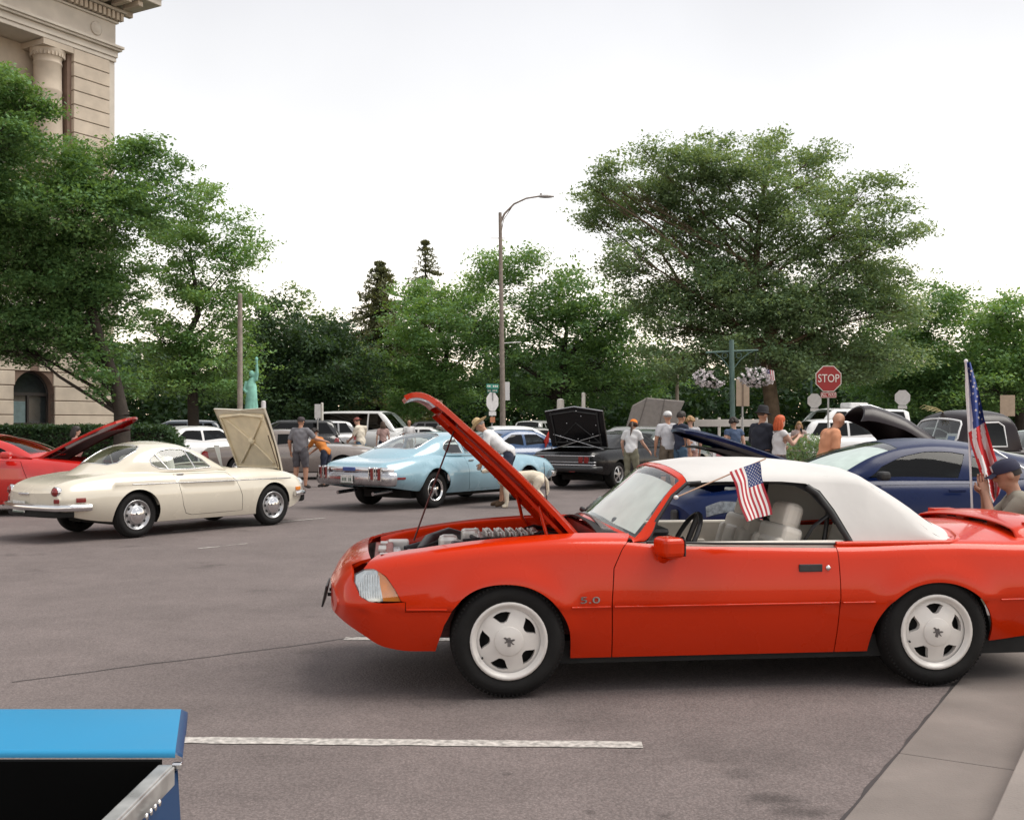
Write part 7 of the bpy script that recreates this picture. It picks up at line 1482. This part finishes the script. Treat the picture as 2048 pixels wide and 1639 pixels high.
person('person', 'dark haired woman beside the red coupe bonnet looking right', gx(150, 23), -70, 1.50, dict(chest=(0, .1, 1.26)), dict(shirt=(CL('plum_top', (.30, .14, .13)), .6), legs=(nv_, 1.9), shoes=shoe), fair, hair=(H_dk, 'long'), female=True)
# seated man at the right edge, hands raised to his chin
sx = gx(2078, 8.55)
se, P_, hp_, s_ = person('person', 'seated man in dark cap with clasped hands raised behind the spoiler', sx, 74, 1.78, dict(pel=(0, 0, .50), chest=(0, .12, .80), neck=(0, .17, .985), head=(0, .22, 1.135), shL=(-.19, .14, .94), shR=(.19, .14, .94), elL=(-.2, .34, .72), elR=(.2, .34, .72), wrL=(-.045, .385, 1.0), wrR=(.045, .385, .98), hipL=(-.1, .02, .47), hipR=(.1, .02, .47), knL=(-.17, .47, .50), knR=(.17, .47, .50), anL=(-.16, .45, .085), anR=(.16, .45, .085), toL=(-.18, .6, .03), toR=(.18, .6, .03)),
       dict(shirt=(CL('stone_tee', (.23, .21, .17)), .7), legs=(kh_, 1.9), shoes=shoe), (.36, .19, .125), hair=(H_dk, 'short'), hat=(CL('cap_navy', (.02, .022, .05)), 'cap'), vox=.014)
q = MB(); q.grid(lambda u, v: hp_((u - .5) * .09, .097 + .006 * math.cos((u - .5) * 3), .05 + .05 * v), 6, 4); q.build('cap_patch', wh_, se)
ch = thing('folding_chair', 'low dark folding chair under the seated man at the right edge', 'chair', (sx[0], sx[1], 0), R(74))
q = MB(); q.box((0, .12, .40), (.46, .44, .03)); q.build('seat', M_dseat, ch, bevel=.01); q = MB(); q.box((0, -.14, .66), (.46, .03, .34), 0, Matrix.Rotation(R(12), 3, 'X')); q.build('backrest', M_dseat, ch, bevel=.01)
for sx_ in (-1, 1):
    for y0, y1 in ((-.12, .3), (.32, -.1)): q = MB(); q.tube([(sx_ * .22, y0, .42), (sx_ * .23, y1, .0)], .012, 6); q.build('leg', M_dchrome, ch)

# pale dog ---------------------------------------------------------
dx = gx(1042, 20.45); dog = thing('dog', 'large pale cream dog standing side on beside the bending man', 'dog', (dx[0], dx[1], 0), R(4)); dog.scale = (1.1, 1.1, 1.1)
q = MB()
def tb(pts, rad, n=12): q.tube(pts, rad, n); [q.ell(p, [r if not hasattr(r, '__len__') else min(r)] * 3, 10, 6) for p, r in ((pts[0], rad[0]), (pts[-1], rad[-1]))]
tb([(-.30, 0, .47), (-.2, 0, .48), (.0, 0, .51), (.2, 0, .53), (.32, 0, .51)], [(.105, .135), (.115, .155), (.10, .125), (.10, .115), (.09, .10)])
tb([(-.30, 0, .52), (-.40, 0, .60), (-.46, 0, .66)], [.095, .08, .07]); tb([(-.46, 0, .67), (-.53, 0, .655)], [.078, .065]); tb([(-.53, 0, .645), (-.64, 0, .615)], [.05, .036])
for sy in (-1, 1):
    tb([(-.24, sy * .07, .42), (-.25, sy * .085, .27), (-.24, sy * .085, .10), (-.25, sy * .085, .04)], [.065, .045, .030, .03]); tb([(-.25, sy * .085, .03), (-.30, sy * .085, .025)], [.030, .026])
    tb([(.30, sy * .07, .46), (.24, sy * .09, .30), (.36, sy * .09, .19), (.34, sy * .09, .05)], [.095, .062, .034, .028]); tb([(.34, sy * .09, .03), (.28, sy * .09, .025)], [.030, .026]); q.ell((-.43, sy * .075, .66), (.03, .018, .055), 8, 6)
tb([(.37, 0, .53), (.44, 0, .44), (.46, 0, .28), (.44, 0, .20)], [.04, .034, .028, .016], 8)
o = obj('tmp', q.mesh('tmp', [M_dark])); rm = o.modifiers.new('r', 'REMESH'); rm.mode = 'VOXEL'; rm.voxel_size = .014; sm = o.modifiers.new('s', 'SMOOTH'); sm.iterations = 4
me = bpy.data.meshes.new_from_object(o.evaluated_get(bpy.context.evaluated_depsgraph_get())); bpy.data.objects.remove(o); me.materials.clear(); me.materials.append(mat('cream_fur', (.68, .60, .48), .9, var=.12, vs=14, bump=.5, bs=90)); me.polygons.foreach_set('use_smooth', [True] * len(me.polygons)); obj('body', me, dog)
q = MB(); q.ell((-.665, 0, .622), (.02, .02, .016), 8, 6); q.build('nose', M_black, dog)
for sy in (-1, 1): q = MB(); q.ell((-.535, sy * .052, .685), (.01, .008, .009), 8, 6); q.build('eye', M_black, dog)
q = MB(); q.tube([Vector((-.395, .088 * math.cos(2 * PI * k / 16), .60 + .088 * math.sin(2 * PI * k / 16))) + Vector((.05 * math.sin(2 * PI * k / 16), 0, 0)) for k in range(17)], .010, 6); q.build('collar', CL('collar', (.25, .03, .03)), dog)
# ================================================================ street furniture, signs, flags
M_pole = mat('weathered_pole', (.26, .22, .19), .7, .2, var=.2, vs=8); M_galv = mat('galvanised_steel', (.36, .36, .36), .5, .6, var=.15); M_green = mat('green_painted_steel', (.085, .15, .135), .5, var=.15); M_signback = mat('sign_back', (.68, .67, .68), .55, .2, var=.08); M_stop = mat('stop_red', (.29, .010, .012), .4, var=.08); M_stopw = mat('sign_white', (.72, .68, .63), .5, var=.05); M_wood = mat('grey_wood_pole', (.30, .255, .22), .9, var=.25, vs=6)
# tall street lamp
a = at(1006, 900, 45); lp = thing('street_lamp', 'tall brown street lamp with curved arm in the middle of the picture', 'street lamp', (a.x, 45, 0))
q = MB(); q.tube([(0, 0, 0), (-.02, 0, 3), (-.12, 0, 10.2)], [.13, .11, .07], 12); q.lathe([(.2, 0), (.2, .25), (.14, .35)], 16); q.build('pole', M_pole, lp)
q = MB(); q.tube([(-.12, 0, 9.75), (.06, 0, 10.15), (.45, 0, 10.55), (.95, 0, 10.78), (1.45, 0, 10.86)], [.05, .045, .04, .035, .035], 8); q.tube([(-.10, 0, 9.2), (.02, 0, 9.9), (.35, 0, 10.40)], .018, 6); q.build('arm', M_pole, lp)
q = MB(); q.ell((1.75, 0, 10.86), (.36, .14, .07), 14, 8); q.box((1.55, 0, 10.95), (.1, .08, .08)); q.build('lamp_head', mat('lamp_grey', (.42, .41, .40), .4, .3), lp)
for z, L in ((6.3, .85), (4.85, .85)):
    q = MB(); q.tube([(-.12, 0, z), (-.12 + L, -.02, z + .06)], .02, 6); q.build('banner_arm', M_signback, lp)
q = MB(); q.tube([(-.5, 0, 9.15), (.1, 0, 9.15)], .015, 6); q.build('cross_bar', M_pole, lp)
q = MB(); q.box((.16, -.02, 2.9), (.22, .02, .75)); q.build('sign_plate', M_signback, lp, bevel=.01)
def octagon(r): return [(r * math.cos(R(22.5 + 45 * k)) / math.cos(R(22.5)), r * math.sin(R(22.5 + 45 * k)) / math.cos(R(22.5))) for k in range(8)]
def sign(name, label, px, py, Y, size, rot, back=True, plate_below=True, post=M_galv, zfoot=0):
    c = at(px, py, Y); s_ = thing(name, label, 'sign', (c.x, Y, 0), R(rot)); q = MB(); q.box((0, .03, (c.z + size * .45) / 2), (.05, .03, c.z + size * .45)); q.build('post', post, s_)
    q = MB(); q.prism(octagon(size / 2), lambda u, v, w_: Vector((u, w_, c.z + v)), .006); q.build('octagon', M_signback if back else M_stopw, s_)
    if back and plate_below: q = MB(); q.box((0, .0, c.z - size * .5 - .10), (size * .6, .006, .16)); q.build('lower_plate', M_signback, s_)
    return s_, c
s_, c = sign('stop_sign', 'red stop sign with a small all way plate facing the camera', 1657, 757, 32, .75, 0, False)
q = MB(); q.prism(octagon(.352), lambda u, v, w_: Vector((u, -.004 - w_ * -1 - .004, c.z + v)), .004); f_ = q.build('face', M_stop, s_)
Ms = Matrix.Translation((0, -.012, c.z)) @ Matrix.Rotation(R(90), 4, 'X'); text('lettering', 'STOP', .33, .002, M_stopw, f_, Ms, sx=.80)
q = MB(); q.box((0, -.002, c.z - .475), (.46, .012, .165)); pl = q.build('lower_plate', M_stop, s_, bevel=.004); q = MB()
for x0, z0, d in ((0, .068, (.44, .004, .012)), (0, -.068, (.44, .004, .012)), (.214, 0, (.012, .004, .148)), (-.214, 0, (.012, .004, .148))): q.box((x0, -.010, c.z - .475 + z0), d)
q.build('border', M_stopw, pl); text('lettering', 'ALL WAY', .115, .002, M_stopw, pl, Matrix.Translation((0, -.011, c.z - .475)) @ Matrix.Rotation(R(90), 4, 'X'), sx=.85)
sign('sign_back', 'grey back of an octagonal sign just left of the stop sign post', 1629, 801, 58, .75, 4)
sign('sign_back', 'grey back of an octagonal sign right of the plum bonnet', 1805, 795, 55, .75, -5)
s2, c2 = sign('sign_back', 'narrow grey back of an octagonal sign under the green street names', 985, 803, 44, .75, 52)
for k, (dz, rot, L) in enumerate(((.62, 40, .62), (.44, -30, .5))):
    q = MB(); q.box((0, 0, 0), (L, .012, .17)); b_ = q.build('street_name_blade', mat('sign_green', (.035, .23, .18), .5), s2, (0, .0, c2.z + dz), (0, 0, R(rot - 52)), bevel=.003); q = MB()
    for i in range(6): q.box((-L * .38 + i * L * .15, -.008, 0), (L * .09, .004, .07)) if i != 2 else None
    q.build('lettering', M_stopw, b_)
q = MB(); q.box((0, .0, c2.z - .72), (.3, .02, .22)); q.build('orange_plate', mat('faded_orange', (.42, .17, .09), .7), s2)
q = MB(); q.box((0, 0, c2.z + .2), (.06, .05, .3)); q.build('bracket', M_galv, s2)
def board(name, label, px0, px1, py0, py1, Y, m, rot=0, post=True, cat='sign', postm=None):
    a, b = at(px0, py1, Y), at(px1, py0, Y); s_ = thing(name, label, cat, ((a.x + b.x) / 2, Y, 0), R(rot)); q = MB(); q.box((0, 0, (a.z + b.z) / 2), (b.x - a.x, .02, b.z - a.z)); q.build('panel', m, s_, bevel=.008)
    if post: q = MB(); q.tube([(0, .035, 0), (0, .035, b.z - .02)], .03, 6); q.build('post', postm or M_galv, s_)
    return s_
M_tan = mat('tan_board', (.40, .31, .23), .8, var=.1)
sb = board('sign_back', 'tan back of a rectangular sign beside the green flower post', 1472, 1499, 758, 812, 36, M_tan, 6); q = MB(); q.box((0, -.02, 2.6), (.05, .02, .9)); q.build('stiffener', mat('sign_stiffener', (.2, .15, .11), .8), sb)
board('sign_back', 'small grey rectangular sign back above the man in grey', 629, 641, 808, 836, 46, M_signback)
board('small_sign', 'small white sign on a short post beyond the hedge', 385, 392, 818, 834, 50, M_signback)
board('small_sign', 'cream notice behind the tip of the raised red bonnet', 868, 885, 800, 828, 58, M_tan)
board('small_sign', 'tan sign at the right edge behind the pickup cab', 2000, 2030, 790, 832, 50, M_tan)
def post(name, label, px, py0, Y, r, m, foot=None, cat='post'):
    a = at(px, py0, Y); s_ = thing(name, label, cat, (a.x, Y, 0)); q = MB(); q.tube([(0, 0, 0), (0, 0, a.z * .5), (0, 0, a.z)], [r * 1.15, r, r * .85], 8); q.ell((0, 0, a.z), (r * .85, r * .85, r * .4), 8, 4); q.build('shaft', m, s_); return s_
post('utility_pole', 'straight grey brown pole standing beside the green statue', 480, 588, 37, .09, M_wood, cat='pole')
up = post('utility_pole', 'wooden pole with two small arms behind the grey canopy', 1354, 692, 60, .10, M_wood, cat='pole')
for z in (4.6, 4.1): q = MB(); q.tube([(0, 0, z), (-.6, 0, z + .02)], .022, 6); q.build('arm', M_signback, up)
post('lamp_post', 'thin grey green post rising behind the stop sign', 1623, 700, 62, .06, M_green); post('lamp_post', 'thin dark post among trees above the octagonal sign back', 1795, 690, 64, .06, M_green)
post('marker_post', 'slim white post right of the black boot lid top', 1167, 786, 50, .10, M_stopw); post('marker_post', 'short white post left of the black boot lid top', 1121, 800, 52, .20, M_stopw); post('marker_post', 'white post beside the grey rectangular sign back', 644, 806, 48, .07, M_stopw); post('marker_post', 'square grey post right behind the upright cream bonnet', 527, 803, 30, .075, M_signback)
# green flower post with two hanging baskets
a = at(1467, 850, 32); fp_ = thing('flower_post', 'green post with crossarm carrying two white flower baskets', 'post', (a.x, 32, 0)); q = MB(); q.tube([(0, 0, 0), (-.03, 0, 2), (-.06, 0, 4.0)], [.085, .075, .07], 12); q.lathe([(.13, 0), (.13, .3), (.09, .4)], 12); q.build('pole', M_green, fp_)
q = MB(); q.tube([(-.80, 0, 3.63), (-.05, 0, 3.67), (.72, 0, 3.70)], .028, 8); q.build('crossarm', M_green, fp_)
for sg in (-1, 1): q = MB(); q.tube([(-.05 + sg * .04, 0, 3.15), (-.05 + sg * .25, 0, 3.42), (-.05 + sg * .5, 0, 3.62), (-.05 + sg * .62, 0, 3.66)], .016, 6); q.tube([(-.05 + sg * (.2 + .08 * math.cos(t)), 0, 3.55 + .08 * math.sin(t)) for t in np.linspace(0, 2 * PI, 13)], .010, 5); q.build('scroll', M_green, fp_)
def basket(label, px, py, seed):
    c = at(px, py, 32); b_ = thing('flower_basket', label, 'flower basket', (c.x, 31.95, c.z), 0, 'hanging baskets on the green post'); g = np.random.default_rng(seed)
    q = MB(); q.lathe([(.0, -.28), (.16, -.24), (.24, -.12), (.26, 0), (.24, .0)], 16); q.build('pot', M_dark, b_); q = MB()
    for k in range(3): q.tube([(.24 * math.cos(2.1 * k), .24 * math.sin(2.1 * k), 0), (0, 0, 3.62 - c.z)], .006, 4)
    q.build('chain', M_black, b_); d = g.normal(size=(260, 3)); d /= np.linalg.norm(d, axis=1, keepdims=True); P = d * np.array([.46, .42, .26]) * g.uniform(.5, 1.05, (260, 1)); V, F = leaves(P, 5, .06, .06, .085, .5, .2, seed); o = obj('foliage', fastmesh('foliage', V, F, LEAF['dark']), b_); o['kind'] = 'stuff'
    d = g.normal(size=(260, 3)); d /= np.linalg.norm(d, axis=1, keepdims=True); keep = (d[:, 1] < .25) & (np.sin(d[:, 0] * 2.5 + seed) + d[:, 2] * -.9 > -.6); P = d[keep] * np.array([.50, .46, .28]) * g.uniform(.75, 1.05, (keep.sum(), 1)); V, F = leaves(P, 5, .035, .035, .075, .9, .1, seed + 1); o = obj('blossom', fastmesh('blossom', V, F, mat('white_petals', (.74, .70, .72), .8, var=.05)), b_); o['kind'] = 'stuff'
    return b_
basket('white flower basket hanging from the left arm of the green post', 1418, 756, 3); basket('white flower basket with a tiny flag on the right arm of the green post', 1512, 754, 8)
# flags
M_fr, M_fw, M_fb = mat('flag_red', (.36, .022, .035), .8, var=.08), mat('flag_white', (.66, .63, .62), .8, var=.06), mat('flag_blue', (.028, .045, .15), .8, var=.1)
def flag_cloth(name, fn, parent, stripes=13, nv=24, union=(6 / 13, .42), star=.02, ns=(5, 6), flip=False):
    q = MB(); nu = stripes * 2
    def m_(i, j):
        u, v = (i + .5) / nu, (j + .5) / nv
        return 2 if (u > union[0] and v < union[1]) else (0 if (i // 2) % 2 == 0 else 1)
    q.grid(fn, nu, nv, 0, m_); c_ = q.build(name, [M_fr, M_fw, M_fb], parent); st = MB()
    for r in range(9):
        for k in range(6 if r % 2 == 0 else 5):
            uu = union[0] + (1 - union[0]) * ((r + .75) / 9.5); vv = union[1] * ((k + (.5 if r % 2 == 0 else 1.0)) / 6.0); p = Vector(fn(uu, vv)); du = (Vector(fn(uu + .01, vv)) - p).normalized(); dv = (Vector(fn(uu, vv + .01)) - p).normalized(); n_ = du.cross(dv).normalized()
            for e in (.002, -.002): st.add([p + n_ * e + (du * math.sin(2 * PI * t / 10) + dv * -math.cos(2 * PI * t / 10)) * (star if t % 2 == 0 else star * .42) for t in range(10)], [tuple(range(10))])
    o = st.build('stars', M_fw, c_); o['kind'] = 'stuff'; return c_
fl = thing('flag', 'small stars and stripes flag on a thin stick over the convertible window', 'flag', (0, 0, 0)); Yf = 6.12
A, B_ = at(1352, 994, Yf), at(1531, 917, Yf + .25); q = MB(); q.tube([A, A.lerp(B_, .5), B_], .0045, 6); q.build('stick', mat('flag_stick', (.40, .25, .17), .6), fl)
c00, c10, c11, c01 = at(1459, 943, Yf + .1), at(1520, 922, Yf + .15), at(1543, 1028, Yf + .02), at(1491, 1042, Yf - .02)
def ff(u, v): p = (c00 * (1 - u) + c10 * u) * (1 - v) + (c01 * (1 - u) + c11 * u) * v; return p + Vector((.006 * math.sin(v * 7 + u * 2), -.02 * math.sin(u * 5 + v * 2) - .006 * math.sin(u * 12), 0)) * min(1, v * 4)
flag_cloth('cloth', ff, fl, star=.0048)
q = MB(); q.ell(A, (.014, .012, .012), 8, 6); q.build('clip', M_paper, fl)
# draped flag on a leaning white pole, standing behind the convertible tail
bf = thing('flag', 'large stars and stripes flag hanging draped from a leaning white pole', 'flag', (0, 0, 0)); Yb = 9.1
T0 = at(1932, 722, Yb); T1 = at(1938, 868, Yb); foot_ = T1 + (T1 - T0) * ((T1.z) / (T0.z - T1.z)); q = MB(); q.tube([foot_, T0 + (T0 - T1) * .02], .010, 8); q.ell(T0, (.018, .018, .018), 8, 6); q.build('pole', M_paper, bf)
LE = [(0, 1929, 724), (.25, 1931, 790), (.45, 1936, 862), (.62, 1942, 890), (.78, 1960, 945), (.92, 1974, 985), (1, 1986, 1006)]; RE = [(0, 1941, 724), (.25, 1957, 780), (.45, 1969, 838), (.62, 1984, 890), (.78, 1997, 930), (.92, 2006, 962), (1, 1999, 986)]
def edge(E, v): i = max(k for k in range(len(E) - 1) if E[k][0] <= min(v, .9999)); a, b = E[i], E[i + 1]; t = (v - a[0]) / (b[0] - a[0]); return a[1] + (b[1] - a[1]) * t, a[2] + (b[2] - a[2]) * t
def fb(u, v):
    l, r = edge(LE, v), edge(RE, v); px, py = l[0] + (r[0] - l[0]) * u, l[1] + (r[1] - l[1]) * u; dp = .05 * math.sin(u * 6.5 + v * 5) * (.3 + v) + .03 * math.sin(u * 13 + v * 9); return at(px, py, Yb - .02 + dp)
q = MB(); nu, nv = 26, 60
def mfb(i, j):
    u, v = (i + .5) / nu, (j + .5) / nv
    if v < .46: return 1 if u < .36 + .08 * math.sin(v * 11) * v else 2
    return 0 if int((u * 4.2 + (v - .46) * 2.2 + .25 * math.sin(v * 14)) * 1.0) % 2 == 0 else 1
q.grid(fb, nu, nv, 0, mfb); c_ = q.build('cloth', [mat('bright_flag_red', (.55, .025, .03), .8), mat('bright_flag_white', (.8, .79, .8), .8), mat('bright_flag_blue', (.03, .06, .24), .8)], bf); st = MB()
for k in range(16):
    uu, vv = (.58, .78, .66, .88)[k % 4], .05 + .026 * k; p = Vector(fb(uu, vv)) + Vector((0, -.006, 0)); st.add([p + Vector((math.sin(2 * PI * t / 10), 0, math.cos(2 * PI * t / 10))) * (.014 if t % 2 == 0 else .006) for t in range(10)], [tuple(range(10))])
st.build('stars', M_fw, c_)['kind'] = 'stuff'
tf = thing('flag', 'tiny flag stuck in the right hand flower basket', 'flag', (0, 0, 0)); a = at(1535, 738, 31.6); q = MB(); q.tube([a + Vector((.02, 0, -.2)), a + Vector((-.02, 0, .12))], .006, 5); q.build('stick', M_wood, tf)
q = MB(); q.grid(lambda u, v: at(1533 + 15 * u + 2 * v, 738 + 20 * v + 3 * u, 31.6) + Vector((0, .02 * math.sin(u * 6), 0)), 7, 6, 0, lambda i, j: 2 if (i < 3 and j < 3) else (0 if i % 2 else 1)); q.build('cloth', [mat('faded_flag_red', (.5, .16, .18), .8), M_fw, M_fb], tf)
rf_ = thing('flag', 'small folded red flag beside the black boot lid', 'flag', (0, 0, 0)); a = at(1095, 888, 30); q = MB(); q.tube([(a.x + .1, 30, 0), (a.x + .12, 30, 1.35)], .012, 6); q.build('stick', M_wood, rf_); q = MB(); q.grid(lambda u, v: at(1088 + 10 * u, 880 - 20 * u + 22 * v, 30) + Vector((0, .03 * math.sin(u * 7 + v * 3), 0)), 8, 6); q.build('cloth', mat('plain_red_cloth', (.5, .03, .02), .8), rf_)
rd = thing('metal_rod', 'thin bright rod slanting down behind the draped flag', 'rod', (0, 0, 0)); q = MB(); q.tube([at(1968, 888, 10.4), at(2060, 944, 10.0)], .010, 6); q.tube([at(2060, 944, 10.0), (at(2060, 944, 10.0).x + .02, 10.0, 0)], .012, 6); q.build('rod', M_chrome, rd)
# planter bush, white rail, statue, easel board
c = at(1618, 880, 22); pb = thing('bush', 'round grey green bush between the phone woman and the salmon shirt man', 'bush', (c.x, 22, 0)); g = np.random.default_rng(9); d = g.normal(size=(900, 3)); d /= np.linalg.norm(d, axis=1, keepdims=True); P = d * np.array([.62, .55, .62]) * g.uniform(.6, 1.05, (900, 1)) + np.array([0, 0, .72]); V, F = leaves(P, 8, .09, .08, .06, .4, .3, 9); o = obj('leaves', fastmesh('leaves', V, F, LEAF['grey']), pb); o['kind'] = 'stuff'
q = MB()
for k in range(9): q.tube([(.05 * math.cos(k), .05 * math.sin(k), 0), (.22 * math.cos(k * .7), .22 * math.sin(k * .7), .5), (.45 * math.cos(k * .7), .4 * math.sin(k * .7), 1.0)], [.02, .012, .004], 5)
q.build('stems', M_bark, pb)
a, b = at(1388, 848, 47), at(1535, 848, 45); rl = thing('white_barrier', 'long white plank barrier on posts behind the crowd', 'barrier', (a.x, a.y, 0), math.atan2(b.y - a.y, b.x - a.x)); Lr = (b - a).length
for z, h_ in ((1.60, .30), (.95, .16)): q = MB(); q.box((Lr / 2, 0, z), (Lr, .04, h_)); q.build('plank', M_stopw, rl, bevel=.01)
for k in range(4): q = MB(); q.box((.1 + (Lr - .2) * k / 3, .06, .92), (.1, .08, 1.84)); q.build('post', M_stopw, rl, bevel=.01)
c = at(503, 800, 42); stt = thing('statue', 'verdigris green statue of a robed figure raising one arm', 'statue', (c.x, 42, 0)); M_verd = mat('verdigris', (.24, .52, .43), .8, var=.25, vs=3, bump=.4, bs=12); q = MB()
q.tube([(0, 0, .9), (0, 0, 1.4), (.02, 0, 2.3), (.0, 0, 3.0), (.0, 0, 3.3)], [(.30, .26), (.29, .25), (.22, .19), (.21, .16), (.09, .09)], 18); q.ell((.01, -.02, 3.47), (.105, .12, .14), 14, 10); q.tube([(.16, 0, 3.2), (.22, -.02, 3.5), (.20, -.03, 3.95)], [.085, .065, .05], 10); q.ell((.20, -.03, 4.03), (.07, .07, .10), 10, 8); q.tube([(-.18, 0, 3.18), (-.26, -.08, 2.85), (-.14, -.2, 2.75)], [.085, .065, .05], 10)
for k in range(10): a_ = 2 * PI * k / 10; q.tube([(.27 * math.cos(a_), .24 * math.sin(a_), .95), (.22 * math.cos(a_ + .2), .19 * math.sin(a_ + .2), 2.2), (.17 * math.cos(a_ + .5), .14 * math.sin(a_ + .5), 3.0)], [.05, .035, .02], 6)
o = obj('tmp', q.mesh('tmp', [M_verd])); rm = o.modifiers.new('r', 'REMESH'); rm.mode = 'VOXEL'; rm.voxel_size = .03; sm = o.modifiers.new('s', 'SMOOTH'); sm.iterations = 3
me = bpy.data.meshes.new_from_object(o.evaluated_get(bpy.context.evaluated_depsgraph_get())); bpy.data.objects.remove(o); me.materials.clear(); me.materials.append(M_verd); me.polygons.foreach_set('use_smooth', [True] * len(me.polygons)); obj('figure', me, stt); q = MB(); q.box((0, 0, .45), (.8, .8, .9)); q.build('plinth', M_stone2, stt, bevel=.04)
eb = board('display_board', 'white and pink display board under the raised dark blue bonnet', 1425, 1470, 884, 935, 16.5, M_paper, 8, cat='board'); q = MB(); q.box((.11, -.016, .95), (.14, .01, .2)); q.box((-.06, -.016, 1.1), (.12, .01, .05)); q.build('print', mat('pink_print', (.5, .2, .22), .8), eb)
# lens-free small things: drain dust and leaves near the kerb are left out
